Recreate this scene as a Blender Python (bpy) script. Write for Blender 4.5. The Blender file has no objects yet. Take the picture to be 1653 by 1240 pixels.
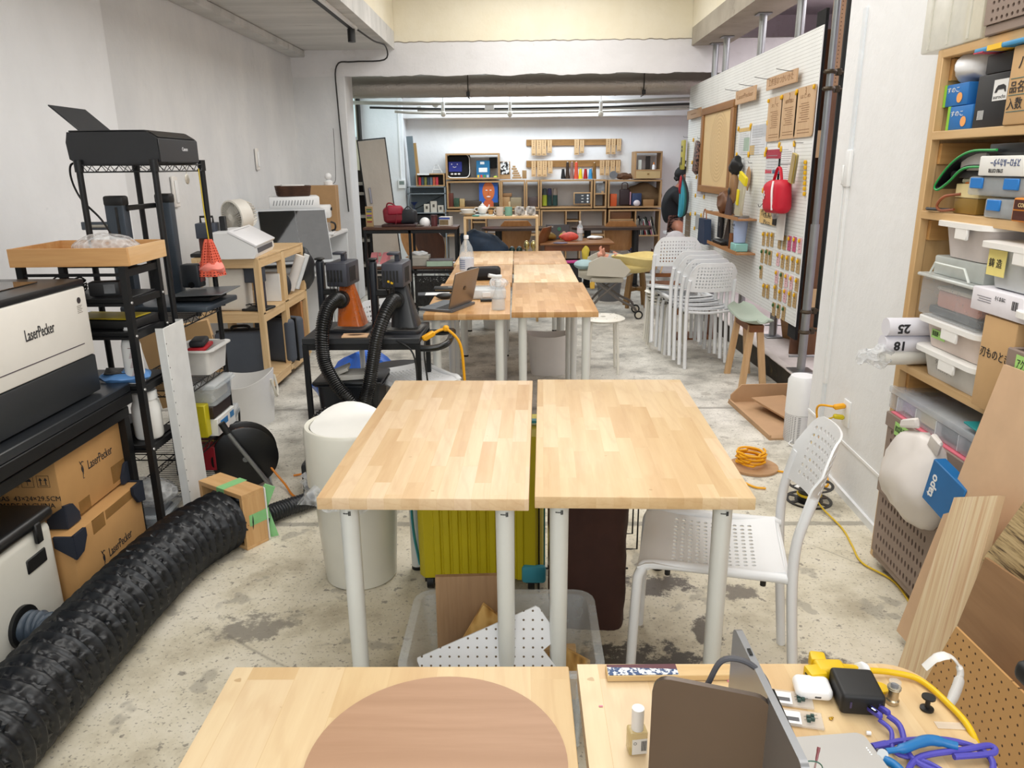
import bpy, bmesh, math, random
import numpy as np
from mathutils import Vector, Matrix, Euler, noise
random.seed(7)
SC = bpy.context.scene
COL = SC.collection
PI = math.pi
R_ = math.radians

# ------------------------------------------------------------ camera, world, lights, exposure
F, CX, CY, CAMH = 1216.0, 826.5, 620.0, 1.54
def _d(x, y): return Vector(((x - CX) / F, -(y - CY) / F, -1.0)).normalized()
_Y = _d(845, 267); _h = _d(1845, 257); _Z = _h.cross(_Y).normalized(); _X = _Y.cross(_Z)
RW = Matrix((_X, _Y, _Z))                       # camera vector -> world vector
def at(px, py, X=None, Y=None, Z=None):         # the point of the room that a line of sight meets on one plane of the room
    w = RW @ _d(px, py)
    if Y is not None: t = Y / w.y
    elif X is not None: t = X / w.x
    else: t = ((Z or 0) - CAMH) / w.z
    return Vector((w.x * t, w.y * t, CAMH + w.z * t))
cam_d = bpy.data.cameras.new('camera'); cam = bpy.data.objects.new('camera', cam_d); COL.objects.link(cam)
cam_d.sensor_fit = 'HORIZONTAL'; cam_d.sensor_width = 36.0; cam_d.lens = F / 1653 * 36.0
cam_d.clip_start = 0.02; cam_d.clip_end = 60
cam_d.dof.use_dof = False
cam.matrix_world = Matrix.Translation((0, 0, CAMH)) @ RW.to_4x4()
SC.camera = cam
vs = SC.view_settings
vs.view_transform = 'Standard'; vs.look = 'None'; vs.gamma = 1.0; vs.use_curve_mapping = False
vs.exposure = 0.2
world = bpy.data.worlds.new('world'); SC.world = world; world.use_nodes = True
world.node_tree.nodes['Background'].inputs[0].default_value = (0.86, 0.93, 1.0, 1)
world.node_tree.nodes['Background'].inputs[1].default_value = 0.85
def area(name, loc, sx, sy, power, color, rot=(0, 0, 0)):
    l = bpy.data.lights.new(name, 'AREA'); l.shape = 'RECTANGLE'; l.size = sx; l.size_y = sy
    l.energy = power; l.color = color
    o = bpy.data.objects.new(name, l); o.location = loc; o.rotation_euler = [R_(a) for a in rot]; COL.objects.link(o)
    return o
WARM = (1.0, 0.975, 0.935); COOL = (0.84, 0.93, 1.0); NEUT = (1.0, 0.99, 0.97)
area('light_void_front', (0.25, 2.0, 3.45), 1.8, 2.6, 46, WARM)
area('light_void_mid', (0.25, 5.0, 3.45), 1.8, 2.2, 46, NEUT)
area('light_void_far', (0.25, 7.6, 3.45), 1.8, 1.6, 38, NEUT)
area('light_rear_room', (0.0, 10.4, 2.66), 2.6, 0.9, 62, COOL)
area('light_side_room', (3.3, 6.5, 2.9), 1.2, 4.0, 60, (1.0, 0.95, 0.97))
area('light_behind', (0.2, -1.6, 2.6), 2.6, 1.6, 46, WARM, (60, 0, 0))  # added fill light behind the camera, tilted forward to brighten the cross beam

# ------------------------------------------------------------ helpers: materials
def lin(h):
    h = h.lstrip('#'); c = [int(h[i:i+2], 16) / 255 for i in (0, 2, 4)]
    return [x / 12.92 if x <= .04045 else ((x + .055) / 1.055) ** 2.4 for x in c] + [1.0]
MATS = {}
class NT:
    def __init__(s, name):
        s.m = bpy.data.materials.new(name); s.m.use_nodes = True
        s.t = s.m.node_tree; s.b = s.t.nodes['Principled BSDF']
    def n(s, typ, **k):
        nd = s.t.nodes.new(typ)
        for a, v in k.items():
            if a.startswith('i_'):
                key = a[2:]; key = int(key) if key.isdigit() else key.replace('_', ' ')
                nd.inputs[key].default_value = v
            else: setattr(nd, a, v)
        return nd
    def l(s, a, b): s.t.links.new(a, b)
    def coord(s, scale=(1, 1, 1), rot=(0, 0, 0), out='Object'):
        tc = s.n('ShaderNodeTexCoord'); mp = s.n('ShaderNodeMapping')
        mp.inputs['Scale'].default_value = scale; mp.inputs['Rotation'].default_value = rot
        s.l(tc.outputs[out], mp.inputs[0]); return mp.outputs[0]
    def noise(s, vec, scale, detail=4, rough=.55):
        nd = s.n('ShaderNodeTexNoise', i_Scale=scale, i_Detail=detail, i_Roughness=rough); s.l(vec, nd.inputs['Vector']); return nd.outputs['Fac']
    def ramp(s, fac, stops):
        r = s.n('ShaderNodeValToRGB'); e = r.color_ramp.elements
        while len(e) < len(stops): e.new(.5)
        for q, (p, c) in zip(e, stops): q.position = p; q.color = lin(c) if isinstance(c, str) else c
        s.l(fac, r.inputs[0]); return r.outputs[0]
    def mix(s, fac, a, b, mode='MIX'):
        m = s.n('ShaderNodeMix', data_type='RGBA', blend_type=mode)
        for sock, v in ((m.inputs[0], fac), (m.inputs[6], a), (m.inputs[7], b)):
            if isinstance(v, (int, float)): sock.default_value = v
            elif isinstance(v, str): sock.default_value = lin(v)
            elif isinstance(v, (list, tuple)): sock.default_value = v
            else: s.l(v, sock)
        return m.outputs[2]
    def math(s, op, a, b=0.0):
        m = s.n('ShaderNodeMath', operation=op)
        for i, v in enumerate((a, b)):
            if isinstance(v, (int, float)): m.inputs[i].default_value = v
            else: s.l(v, m.inputs[i])
        return m.outputs[0]
    def bump(s, h, strength=.3, dist=.01):
        b = s.n('ShaderNodeBump', i_Strength=strength, i_Distance=dist); s.l(h, b.inputs['Height']); s.l(b.outputs[0], s.b.inputs['Normal'])
    def color(s, c):
        if isinstance(c, str): s.b.inputs['Base Color'].default_value = lin(c)
        else: s.l(c, s.b.inputs['Base Color'])
BW = ((0, (0, 0, 0, 1)), (1, (1, 1, 1, 1)))
def M(c, rough=.5, metal=0.0, var=.06, bump=0.0, bs=60, coat=0.0, sheen=0.0):
    """plain material: one colour with a slight procedural variation"""
    key = ('m', c, rough, metal, var, bump, bs, coat)
    if key in MATS: return MATS[key]
    t = NT('mat_' + c.strip('#')); v = t.coord()
    n = t.noise(v, 9, 3)
    base = lin(c)
    hi = [min(1, x * (1 + var)) for x in base[:3]] + [1]; lo = [x * (1 - var) for x in base[:3]] + [1]
    t.color(t.ramp(n, [(.3, lo), (.7, hi)]))
    t.b.inputs['Roughness'].default_value = rough; t.b.inputs['Metallic'].default_value = metal
    t.b.inputs['Coat Weight'].default_value = coat
    if bump: t.bump(t.noise(v, bs, 4), bump, .004)
    MATS[key] = t.m; return t.m
def EM(c, s=1.0):
    key = ('e', c, s)
    if key in MATS: return MATS[key]
    t = NT('mat_glow'); t.color(c); t.b.inputs['Emission Color'].default_value = lin(c); t.b.inputs['Emission Strength'].default_value = s
    MATS[key] = t.m; return t.m
def GL(c='#ffffff', rough=.1, alpha=.25, ior=1.45):
    """thin clear or frosted plastic / glass: glossy coat over a see-through tint"""
    key = ('g', c, rough, alpha)
    if key in MATS: return MATS[key]
    t = NT('mat_clear'); t.color(c); t.b.inputs['Roughness'].default_value = rough
    v = t.coord(); nz = t.noise(v, 14, 3)
    t.b.inputs['Alpha'].default_value = alpha
    mr = t.n('ShaderNodeMapRange'); mr.inputs['To Min'].default_value = alpha * .8; mr.inputs['To Max'].default_value = min(1, alpha * 1.2)
    t.l(nz, mr.inputs['Value']); t.l(mr.outputs[0], t.b.inputs['Alpha'])
    MATS[key] = t.m; return t.m
def FILM():
    """crinkled clear film"""
    if 'film' in MATS: return MATS['film']
    t = NT('mat_film'); t.color('#e8eaec'); t.b.inputs['Roughness'].default_value = .12
    v = t.coord(); n = t.n('ShaderNodeTexVoronoi', i_Scale=38.0); t.l(v, n.inputs['Vector'])
    t.bump(n.outputs['Distance'], .9, .01)
    t.l(t.ramp(n.outputs['Distance'], [(.2, (.25, .25, .25, 1)), (.8, (.6, .6, .6, 1))]), t.b.inputs['Alpha'])
    MATS['film'] = t.m; return t.m
def WD(c1, c2, axis='y', s=1.0, rough=.5, rings=.5):
    """plain wood with grain along one local axis"""
    key = ('w', c1, c2, axis, s, rough)
    if key in MATS: return MATS[key]
    t = NT('mat_wood')
    sc = {'x': (1.2, 16, 16), 'y': (16, 1.2, 16), 'z': (16, 16, 1.2)}[axis]
    v = t.coord([q * s for q in sc])
    n1 = t.noise(v, 1.6, 5, .6); n2 = t.noise(v, 7, 3, .5)
    c = t.ramp(n1, [(.32, c1), (.68, c2)])
    mid = t.mix(.5, lin(c1), lin(c2)); 
    c = t.mix(t.math('MULTIPLY', n2, .35), c, t.mix(1.0, c, '#b89a78', 'MULTIPLY'))
    t.color(c); t.b.inputs['Roughness'].default_value = rough; t.bump(n2, .08, .002)
    MATS[key] = t.m; return t.m

# ------------------------------------------------------------ helpers: mesh builder
class MB:
    def __init__(s): s.bm = bmesh.new()
    def box(s, c, size, bev=0.0, rot=None, seg=1):
        mat = Matrix.Translation(c)
        if rot is not None: mat = mat @ (rot.to_4x4() if isinstance(rot, Matrix) else Euler([R_(a) for a in rot]).to_matrix().to_4x4())
        mat = mat @ Matrix.Diagonal((size[0], size[1], size[2], 1))
        r = bmesh.ops.create_cube(s.bm, size=1.0, matrix=mat)
        if bev > 0:
            bev = min(bev, min(size) * .45)
            es = list({e for v in r['verts'] for e in v.link_edges})
            bmesh.ops.bevel(s.bm, geom=es, offset=bev, segments=seg, profile=.5, affect='EDGES')
        return s
    def bb(s, x0, y0, z0, x1, y1, z1, bev=0.0, seg=1):
        return s.box(((x0+x1)/2, (y0+y1)/2, (z0+z1)/2), (abs(x1-x0), abs(y1-y0), abs(z1-z0)), bev, None, seg)
    def ring(s, c, ax, r, n, up=None, r2=None):
        ax = Vector(ax).normalized()
        u = Vector(up) if up is not None else (Vector((0, 0, 1)) if abs(ax.z) < .9 else Vector((1, 0, 0)))
        a = ax.cross(u).normalized(); b = a.cross(ax).normalized(); r2 = r if r2 is None else r2
        return [s.bm.verts.new(Vector(c) + a * (r * math.cos(2*PI*i/n)) + b * (r2 * math.sin(2*PI*i/n))) for i in range(n)]
    def bridge(s, A, B):
        n = len(A)
        for i in range(n):
            try: s.bm.faces.new((A[i], A[(i+1) % n], B[(i+1) % n], B[i]))
            except ValueError: pass
    def face(s, vs):
        try: return s.bm.faces.new(vs)
        except ValueError: return None
    def cyl(s, p0, p1, r, r2=None, n=16, cap=True):
        p0 = Vector(p0); p1 = Vector(p1); ax = p1 - p0; r2 = r if r2 is None else r2
        A = s.ring(p0, ax, r, n); B = s.ring(p1, ax, r2, n); s.bridge(B, A)
        if cap: s.face(A); s.face(B[::-1])
        return s
    def tube(s, pts, r, n=8, smooth=0, closed=False, flat=None):
        pts = [Vector(p) for p in pts]
        if smooth: pts = spline(pts, smooth, closed)
        rs = r if isinstance(r, (list, tuple)) else None
        up = None; rings = []; m = len(pts)
        for i, p in enumerate(pts):
            if closed: ta = pts[(i+1) % m] - pts[i-1]
            else: ta = pts[min(i+1, m-1)] - pts[max(i-1, 0)]
            if ta.length < 1e-9: ta = Vector((0, 0, 1))
            ta.normalize()
            if up is None: up = Vector((0, 0, 1)) if abs(ta.z) < .9 else Vector((1, 0, 0))
            up = (up - ta * up.dot(ta))
            if up.length < 1e-6: up = ta.orthogonal()
            up.normalize()
            rr = rs[min(i * len(rs) // m, len(rs)-1)] if rs else r
            rings.append(s.ring(p, ta, rr, n, up, rr * flat if flat else None))
        for a, b in zip(rings, rings[1:]): s.bridge(b, a)
        if closed: s.bridge(rings[0], rings[-1])
        else: s.face(rings[0]); s.face(rings[-1][::-1])
        return s
    def lathe(s, prof, n=24, c=(0, 0, 0), mat=None, sx=1, sy=1, a0=0, a1=2*PI):
        c = Vector(c); rings = []; full = abs(a1 - a0 - 2*PI) < 1e-6; k = n if full else n + 1
        for r, z in prof:
            ring = []
            for i in range(k):
                a = a0 + (a1 - a0) * i / n
                p = Vector((math.cos(a) * r * sx, math.sin(a) * r * sy, z))
                if mat is not None: p = mat @ p
                ring.append(s.bm.verts.new(p + c))
            rings.append(ring)
        for A, B in zip(rings, rings[1:]):
            for i in range(k if full else k - 1): s.face((A[i], A[(i+1) % k], B[(i+1) % k], B[i]))
        if full:
            if prof[0][0] > 1e-6: s.face(rings[0][::-1])
            if prof[-1][0] > 1e-6: s.face(rings[-1])
        return s
    def ell(s, c, rad, n=12, m=8, rot=None, fn=None):
        c = Vector(c); R3 = Euler([R_(a) for a in rot]).to_matrix() if rot else None; rings = []
        for j in range(m + 1):
            th = PI * j / m; ring = []
            for i in range(n):
                a = 2*PI*i/n; p = Vector((math.sin(th)*math.cos(a), math.sin(th)*math.sin(a), -math.cos(th)))
                k = fn(p) if fn else 1.0
                p = Vector((p.x*rad[0]*k, p.y*rad[1]*k, p.z*rad[2]*k))
                if R3: p = R3 @ p
                ring.append(p + c)
            rings.append(ring)
        V = [[s.bm.verts.new(p) for p in r] if 0 < j < m else [s.bm.verts.new(r[0])] for j, r in enumerate(rings)]
        for j in range(m):
            for i in range(n):
                a = V[j]; b = V[j+1]; i2 = (i+1) % n
                if j == 0: s.face((a[0], b[i2], b[i]))
                elif j == m-1: s.face((a[i], a[i2], b[0]))
                else: s.face((a[i], a[i2], b[i2], b[i]))
        return s
    def prism(s, pts, h, o=(0, 0, 0), u=(1, 0, 0), v=(0, 1, 0), w=None):
        """polygon pts (2D, in u,v from o) extruded by h along w"""
        o, u, v = Vector(o), Vector(u), Vector(v); w = Vector(w) if w else u.cross(v).normalized()
        A = [s.bm.verts.new(o + u*a + v*b) for a, b in pts]; B = [s.bm.verts.new(o + u*a + v*b + w*h) for a, b in pts]
        s.face(A[::-1]); s.face(B); s.bridge(A, B); return s
    def grid(s, nu, nv, fn, holes=None, closed_u=False):
        """sheet fn(u,v) -> point, u,v in 0..1; holes(i,j) True -> the cell keeps an eight-sided hole"""
        vs = [[s.bm.verts.new(fn(i/nu, j/nv)) for j in range(nv+1)] for i in range(nu+1)]
        for i in range(nu):
            for j in range(nv):
                q = (vs[i][j], vs[i+1][j], vs[i+1][j+1], vs[i][j+1])
                h = holes(i, j) if holes else 0
                if h:
                    cen = ((i+.5)/nu, (j+.5)/nv); ring = []
                    for k in range(8):
                        a = -3*PI/4 + k*PI/4
                        ring.append(s.bm.verts.new(fn(cen[0] + math.cos(a)*h/nu, cen[1] + math.sin(a)*h/nv)))
                    for k in range(4):
                        s.face((q[k], q[(k+1) % 4], ring[(2*k+2) % 8], ring[2*k+1])); s.face((q[k], ring[2*k+1], ring[2*k]))
                else: s.face(q)
        return s
    def thick(s, t, even=False):
        bmesh.ops.recalc_face_normals(s.bm, faces=s.bm.faces); s.bm.normal_update()
        r = bmesh.ops.solidify(s.bm, geom=list(s.bm.faces), thickness=t); return s
    def add(s, other, mat=None):
        me = bpy.data.meshes.new('tmp'); other.bm.to_mesh(me)
        if mat is not None: me.transform(mat)
        s.bm.from_mesh(me); bpy.data.meshes.remove(me); return s
    def xf(s, mat): bmesh.ops.transform(s.bm, matrix=mat, verts=s.bm.verts); return s
    def jitter(s, amp, sc=8.0, seed=0):
        for v in s.bm.verts:
            n = noise.noise_vector(v.co * sc + Vector((seed*3.1, seed*1.7, seed)))
            v.co += n * amp
        return s
    def mesh(s, name, mat, ang=38):
        bmesh.ops.recalc_face_normals(s.bm, faces=s.bm.faces)
        me = bpy.data.meshes.new(name); s.bm.to_mesh(me); s.bm.free()
        for p in me.polygons: p.use_smooth = True
        me.set_sharp_from_angle(angle=R_(ang))
        if mat: me.materials.append(mat)
        return me
def spline(pts, k=6, closed=False):
    P = [Vector(p) for p in pts]; out = []; n = len(P)
    def g(i):
        if closed: return P[i % n]
        if i < 0: return P[0]*2 - P[1]
        if i >= n: return P[-1]*2 - P[-2]
        return P[i]
    for i in range(n if closed else n - 1):
        a, b, c, d = g(i-1), g(i), g(i+1), g(i+2)
        for j in range(k):
            t = j / k
            out.append(.5*((2*b) + (c-a)*t + (2*a-5*b+4*c-d)*t*t + (3*b-a-3*c+d)*t*t*t))
    if not closed: out.append(P[-1])
    return out
def rrect(w, h, r, n=4, cx=0, cy=0):
    out = []
    for sx, sy, a0 in ((1, -1, -90), (1, 1, 0), (-1, 1, 90), (-1, -1, 180)):
        for i in range(n + 1):
            a = R_(a0 + 90 * i / n); out.append((cx + sx*(w/2-r) + r*math.cos(a), cy + sy*(h/2-r) + r*math.sin(a)))
    return out

# ------------------------------------------------------------ helpers: objects
SUBS = set('lettering logo label_print box_print print print_lines print_line barcode sticker packing_tape label_tape engraving emblem emblem_card eye mouth nose ear icon box_seam stripe label_tape button dial port indicator digits keys touchpad vent_row port_row slot_row hole_row label'.split())
class Thing:
    def __init__(s, name, label, cat, loc=(0, 0, 0), rz=0, group=None, rot=None):
        o = bpy.data.objects.new(name, None); COL.objects.link(o); o.empty_display_size = .05
        o.location = loc; o.rotation_euler = [R_(a) for a in rot] if rot else (0, 0, R_(rz))
        o['label'] = label; o['category'] = cat
        if group: o['group'] = group
        s.o = o
    def p(s, name, mb, mat, parent=None, label=None, ang=38, kind=None, mesh=None):
        me = mesh or mb.mesh(name, mat, ang)
        c = bpy.data.objects.new(name, me); COL.objects.link(c)
        c.parent = parent or (s.main if name in SUBS and getattr(s, 'main', None) else s.o)      # prints and small fittings hang under the main part
        if not hasattr(s, 'main'): s.main = c
        if label: c['label'] = label
        if kind: c['kind'] = kind
        return c
def solo(name, mb, mat, label, cat, loc=(0, 0, 0), rz=0, group=None, rot=None, ang=38, kind=None):
    o = bpy.data.objects.new(name, mb.mesh(name, mat, ang) if isinstance(mb, MB) else mb); COL.objects.link(o)
    o.location = loc; o.rotation_euler = [R_(a) for a in rot] if rot else (0, 0, R_(rz))
    o['label'] = label; o['category'] = cat
    if group: o['group'] = group
    if kind: o['kind'] = kind
    return o
def struct(name, mb, mat, ang=38, parent=None, label=None):
    o = bpy.data.objects.new(name, mb.mesh(name, mat, ang)); COL.objects.link(o)
    if parent: o.parent = parent
    else: o['kind'] = 'structure'
    if label: o['label'] = label
    return o
KIDS = {}
def kids(o): return [c for c in COL.objects if c.parent == o]
def dup(o, loc, rz=None, label=None, rot=None, scale=None, par=None):
    src = o.o if isinstance(o, Thing) else o
    c = src.copy(); COL.objects.link(c)
    if par: c.parent = par
    else:
        c.location = loc
        if rz is not None: c.rotation_euler = (0, 0, R_(rz))
        if rot is not None: c.rotation_euler = [R_(a) for a in rot]
        if scale: c.scale = (scale,)*3 if isinstance(scale, (int, float)) else scale
        if label: c['label'] = label
    if src.name not in KIDS: KIDS[src.name] = kids(src)
    for ch in KIDS[src.name]: dup(ch, None, par=c)
    return c
def text(s, size, ext=.0006, align='CENTER', bold=0.0, shear=0.0, w=None):
    """lettering as a mesh builder, in the XY plane facing +Z"""
    cu = bpy.data.curves.new('txt', 'FONT'); cu.body = s; cu.size = size; cu.extrude = ext; cu.align_x = align; cu.align_y = 'CENTER'
    cu.resolution_u = 2; cu.offset = bold; cu.shear = shear
    o = bpy.data.objects.new('txt', cu); COL.objects.link(o)
    bpy.context.view_layer.update()
    me = bpy.data.meshes.new_from_object(o.evaluated_get(bpy.context.evaluated_depsgraph_get()))
    bpy.data.objects.remove(o); bpy.data.curves.remove(cu)
    m = MB(); m.bm.from_mesh(me); bpy.data.meshes.remove(me)
    if w:
        xs = [v.co.x for v in m.bm.verts]
        if xs:
            k = w / max(1e-6, max(xs) - min(xs)); cxm = (max(xs)+min(xs))/2
            for v in m.bm.verts: v.co.x = (v.co.x - cxm) * k
    return m
def frame(o, x, z=None, y=None):
    """4x4 matrix with origin o, local x axis, local y axis (z = cross)"""
    x = Vector(x).normalized(); y = Vector(y).normalized(); zz = x.cross(y).normalized(); y = zz.cross(x)
    m = Matrix((x, y, zz)).transposed().to_4x4(); m.translation = Vector(o); return m
def facing(o, out, up=(0, 0, 1)):
    """matrix for flat print: local z = outward normal, local y = up"""
    z = Vector(out).normalized(); x = Vector(up).cross(z).normalized(); y = z.cross(x)
    m = Matrix((x, y, z)).transposed().to_4x4(); m.translation = Vector(o); return m
# ------------------------------------------------------------ setting
def m_floor():
    t = NT('mat_floor'); v = t.coord()
    big = t.noise(v, .9, 4, .6); med = t.noise(v, 3.5, 6, .65)
    # far half of the room is greyer and streaked, the near half a worn cream paint
    sep = t.n('ShaderNodeSeparateXYZ'); t.l(v, sep.inputs[0])
    far = t.n('ShaderNodeMapRange'); far.inputs['From Min'].default_value = 3.3; far.inputs['From Max'].default_value = 5.0; t.l(t.math('ADD', sep.outputs[1], t.math('MULTIPLY', big, .9)), far.inputs['Value'])
    cream = t.ramp(med, [(.34, '#b7ad97'), (.48, '#d5cdb8'), (.64, '#e3dccb')])
    grey = t.ramp(med, [(.34, '#96948e'), (.48, '#c6c3ba'), (.62, '#dedbd2')])
    c = t.mix(far.outputs[0], cream, grey)
    # long dark scuffs
    v2 = t.coord((1.3, 4.2, 1)); s1 = t.noise(v2, 1.9, 9, .72)
    sm = t.ramp(s1, [(.60, (0, 0, 0, 1)), (.68, (1, 1, 1, 1))])
    amt = t.math('ADD', .12, t.math('MULTIPLY', far.outputs[0], .55))
    c = t.mix(t.math('MULTIPLY', sm, amt), c, '#5e5c57')
    # blotches and spots
    n3 = t.noise(v, 5.2, 3, .5); m3 = t.ramp(n3, [(.63, (0, 0, 0, 1)), (.66, (1, 1, 1, 1))]); c = t.mix(t.math('MULTIPLY', m3, .5), c, '#8f8a80')
    n4 = t.noise(v, 26, 3, .55); m4 = t.ramp(n4, [(.64, (0, 0, 0, 1)), (.68, (1, 1, 1, 1))]); c = t.mix(t.math('MULTIPLY', m4, .7), c, '#77716a')
    n5 = t.noise(v, 90, 2, .5); m5 = t.ramp(n5, [(.60, (0, 0, 0, 1)), (.68, (1, 1, 1, 1))]); c = t.mix(t.math('MULTIPLY', m5, .55), c, '#6c665d')
    # dark worn patches where the paint has gone, at their own places
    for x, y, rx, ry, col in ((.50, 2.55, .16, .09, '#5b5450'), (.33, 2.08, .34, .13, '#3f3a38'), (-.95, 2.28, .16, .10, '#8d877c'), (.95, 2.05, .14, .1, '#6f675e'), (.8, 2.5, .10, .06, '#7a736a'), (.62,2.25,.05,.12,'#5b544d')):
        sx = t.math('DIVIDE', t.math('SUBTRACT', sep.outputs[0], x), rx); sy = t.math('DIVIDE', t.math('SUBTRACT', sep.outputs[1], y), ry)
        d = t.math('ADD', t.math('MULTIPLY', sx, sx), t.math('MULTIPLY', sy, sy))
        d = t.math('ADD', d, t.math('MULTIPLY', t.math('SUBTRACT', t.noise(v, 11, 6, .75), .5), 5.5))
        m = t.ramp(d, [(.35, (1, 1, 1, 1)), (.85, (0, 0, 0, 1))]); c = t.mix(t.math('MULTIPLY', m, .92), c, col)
    # hairline cracks and the two saw-cut joints
    vr = t.n('ShaderNodeTexVoronoi', feature='DISTANCE_TO_EDGE', i_Scale=.8)
    wob = t.mix(.30, v, t.n('ShaderNodeTexNoise', i_Scale=2.2, i_Detail=6.0).outputs['Color']); t.l(wob, vr.inputs['Vector'])
    mc = t.ramp(vr.outputs['Distance'], [(0, (1, 1, 1, 1)), (.004, (0, 0, 0, 1))]); c = t.mix(t.math('MULTIPLY', t.math('MULTIPLY', mc, .5), t.ramp(t.noise(v, 1.7, 2), [(.5, (0,0,0,1)), (.62, (1,1,1,1))])), c, '#6f695f')
    for yj in (3.06, 4.72):
        dj = t.math('ABSOLUTE', t.math('SUBTRACT', t.math('ADD', sep.outputs[1], t.math('MULTIPLY', t.noise(v, 16, 3), .02)), yj + .01))
        mj = t.ramp(dj, [(0, (1, 1, 1, 1)), (.016, (1, 1, 1, 1)), (.022, (0, 0, 0, 1))]); c = t.mix(t.math('MULTIPLY', mj, .6), c, '#77746d')
    t.color(c); t.b.inputs['Roughness'].default_value = .62
    t.bump(t.math('ADD', t.noise(v, 40, 8, .7), t.math('MULTIPLY', n4, .5)), .35, .006)
    return t.m
def m_plaster(c1, c2, stain='#8d8d8a', amt=.4, sc=(1, 1, .35), rough=.75, seed=0):
    t = NT('mat_plaster'); v = t.coord(sc)
    v0 = t.coord(); n = t.noise(v, 1.6 + seed*.1, 6, .62); n2 = t.noise(v, 4.6, 8, .7)
    c = t.ramp(n, [(.35, c1), (.65, c2)])
    m = t.ramp(n2, [(.60, (0, 0, 0, 1)), (.74, (1, 1, 1, 1))]); c = t.mix(t.math('MULTIPLY', m, amt), c, stain)
    n3 = t.noise(v0, 22, 4, .5); m3 = t.ramp(n3, [(.74, (0, 0, 0, 1)), (.76, (1, 1, 1, 1))]); c = t.mix(t.math('MULTIPLY', m3, .35), c, stain)
    t.color(c); t.b.inputs['Roughness'].default_value = rough; t.bump(t.noise(v0, 9, 8, .65), .28, .02)
    return t.m
P_LEFT = m_plaster('#d6d7d8', '#e4e4e3', '#b9bcbc', .30, (1.1, 1.1, .55))
P_WHITE = m_plaster('#e6e7e8', '#eeeff0', '#d6d9dc', .25, (1.1, 1.1, .6))
P_CREAM = m_plaster('#e9e0c6', '#f0e9d4', '#cdbd9a', .25, (1, 1, 1))
P_CEIL = m_plaster('#c4c4c1', '#d9d8d5', '#6f6e6b', .6, (.35, 2.6, 1))
P_BEAM = m_plaster('#dcdbdb', '#e8e7e8', '#b7b2a8', .35, (.6, 1, 1))
P_RAW = m_plaster('#7d7467', '#9b9285', '#4c463d', .7, (1, 1, 1), .9)
P_PINK = m_plaster('#dccfd6', '#e8dfe6', '#b29f8a', .55, (1, 1, 1))
P_DARK = m_plaster('#1d1b18', '#4a4030', '#8d7a3a', .5, (1, 1, 1), .8)
P_BLUE = m_plaster('#e4e9ee', '#edf0f3', '#cdd6dd', .2)
XL, XR, YB = -2.55, 1.54, 11.5
struct('floor', MB().bb(-4.6, -2.6, -.12, 5.2, 12.2, 0), m_floor())
struct('wall_left', MB().bb(XL-.2, 4.9, 0, XL, 8.95, 2.77), P_LEFT)
struct('wall_left_front', MB().bb(XL-.2, -2.5, 0, XL+.035, 4.9, 2.77), P_WHITE)
# pillar at the far end of the left wall, with its chipped edges
struct('pillar_left', MB().bb(-2.75, 8.9, 0, -1.97, 9.28, 2.77, .012), P_LEFT)
# low side ceiling (slab) on the left, its edge going up into the light well
struct('ceiling_left', MB().bb(XL-.2, -2.5, 2.77, -1.40, 8.9, 2.95), P_CEIL)
struct('ceiling_beam_left', MB().bb(XL, -2.5, 2.70, XL+.16, 8.9, 2.77, .01), P_CEIL)
struct('ceiling_right', MB().bb(1.83, 2.4, 2.77, 2.21, 8.9, 2.95), m_plaster('#9a9284', '#b3ab9c', '#5b5348', .7, (1, 1, 1), .9))
struct('well_wall_left', MB().bb(-1.52, -2.5, 2.95, -1.40, 8.9, 3.9), P_CREAM)
struct('well_wall_right', MB().bb(1.83, -2.5, 2.95, 1.95, 8.9, 3.9), P_CREAM)
struct('well_wall_far', MB().bb(-1.9, 8.905, 2.83, 2.3, 9.1, 3.9), P_CREAM)
struct('ceiling_well', MB().bb(-1.6, -2.5, 3.9, 2.05, 9.1, 4.0), P_WHITE)
bm_ = MB(); 
def beam_pt(u, v):                                                   # front face of the cross beam: slightly uneven lower edge
    x = -2.75 + 7.2*u; z = 2.50 + .34*v
    if v < .05: z += .022*noise.noise(Vector((x*3.1, 0, 0))) + .012*noise.noise(Vector((x*11, 4, 0)))
    return Vector((x, 8.895 + .004*noise.noise(Vector((x*2, z*4, 0))), z))
bm_.grid(160, 4, beam_pt); bm_.thick(-.01)
struct('beam_front', bm_, P_BEAM)
struct('beam', MB().bb(-2.75, 8.905, 2.545, 4.45, 9.25, 2.83), P_RAW)
tr = MB()
tr.grid(120, 1, lambda u, v: Vector((-1.40 + 3.23*u, 8.893, 2.845 + .012*noise.noise(Vector((u*40, 0, 0))) - .008*v)))
struct('trim_well', tr.thick(-.008), P_RAW)
# rear room beyond the beam
struct('ceiling_rear', MB().bb(-2.75, 9.25, 2.78, 4.45, 11.7, 2.9), m_plaster('#cfcdc8', '#dddbd6', '#8d8a84', .5))
struct('wall_back', MB().bb(-2.6, YB, 0, 4.45, YB+.2, 2.8), P_WHITE)
struct('lintel_back', MB().bb(-1.70, 11.2, 2.19, 4.4, YB, 2.52, .005), P_BEAM)
struct('pillar_back', MB().bb(-2.35, 11.12, 0, -1.69, YB, 2.78, .005), P_BLUE)
W0 = (9.65, 10.95)                                                   # window in the rear left wall
struct('wall_left_rear', MB().bb(-2.55, 9.28, 0, -2.3, YB, 1.90).bb(-2.55, 9.28, 2.66, -2.3, YB, 2.8).bb(-2.55, 9.28, 1.9, -2.3, W0[0], 2.66).bb(-2.55, W0[1], 1.9, -2.3, YB, 2.66), m_plaster('#a8a58d', '#b9b69c', '#8d8a74', .3))
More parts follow.
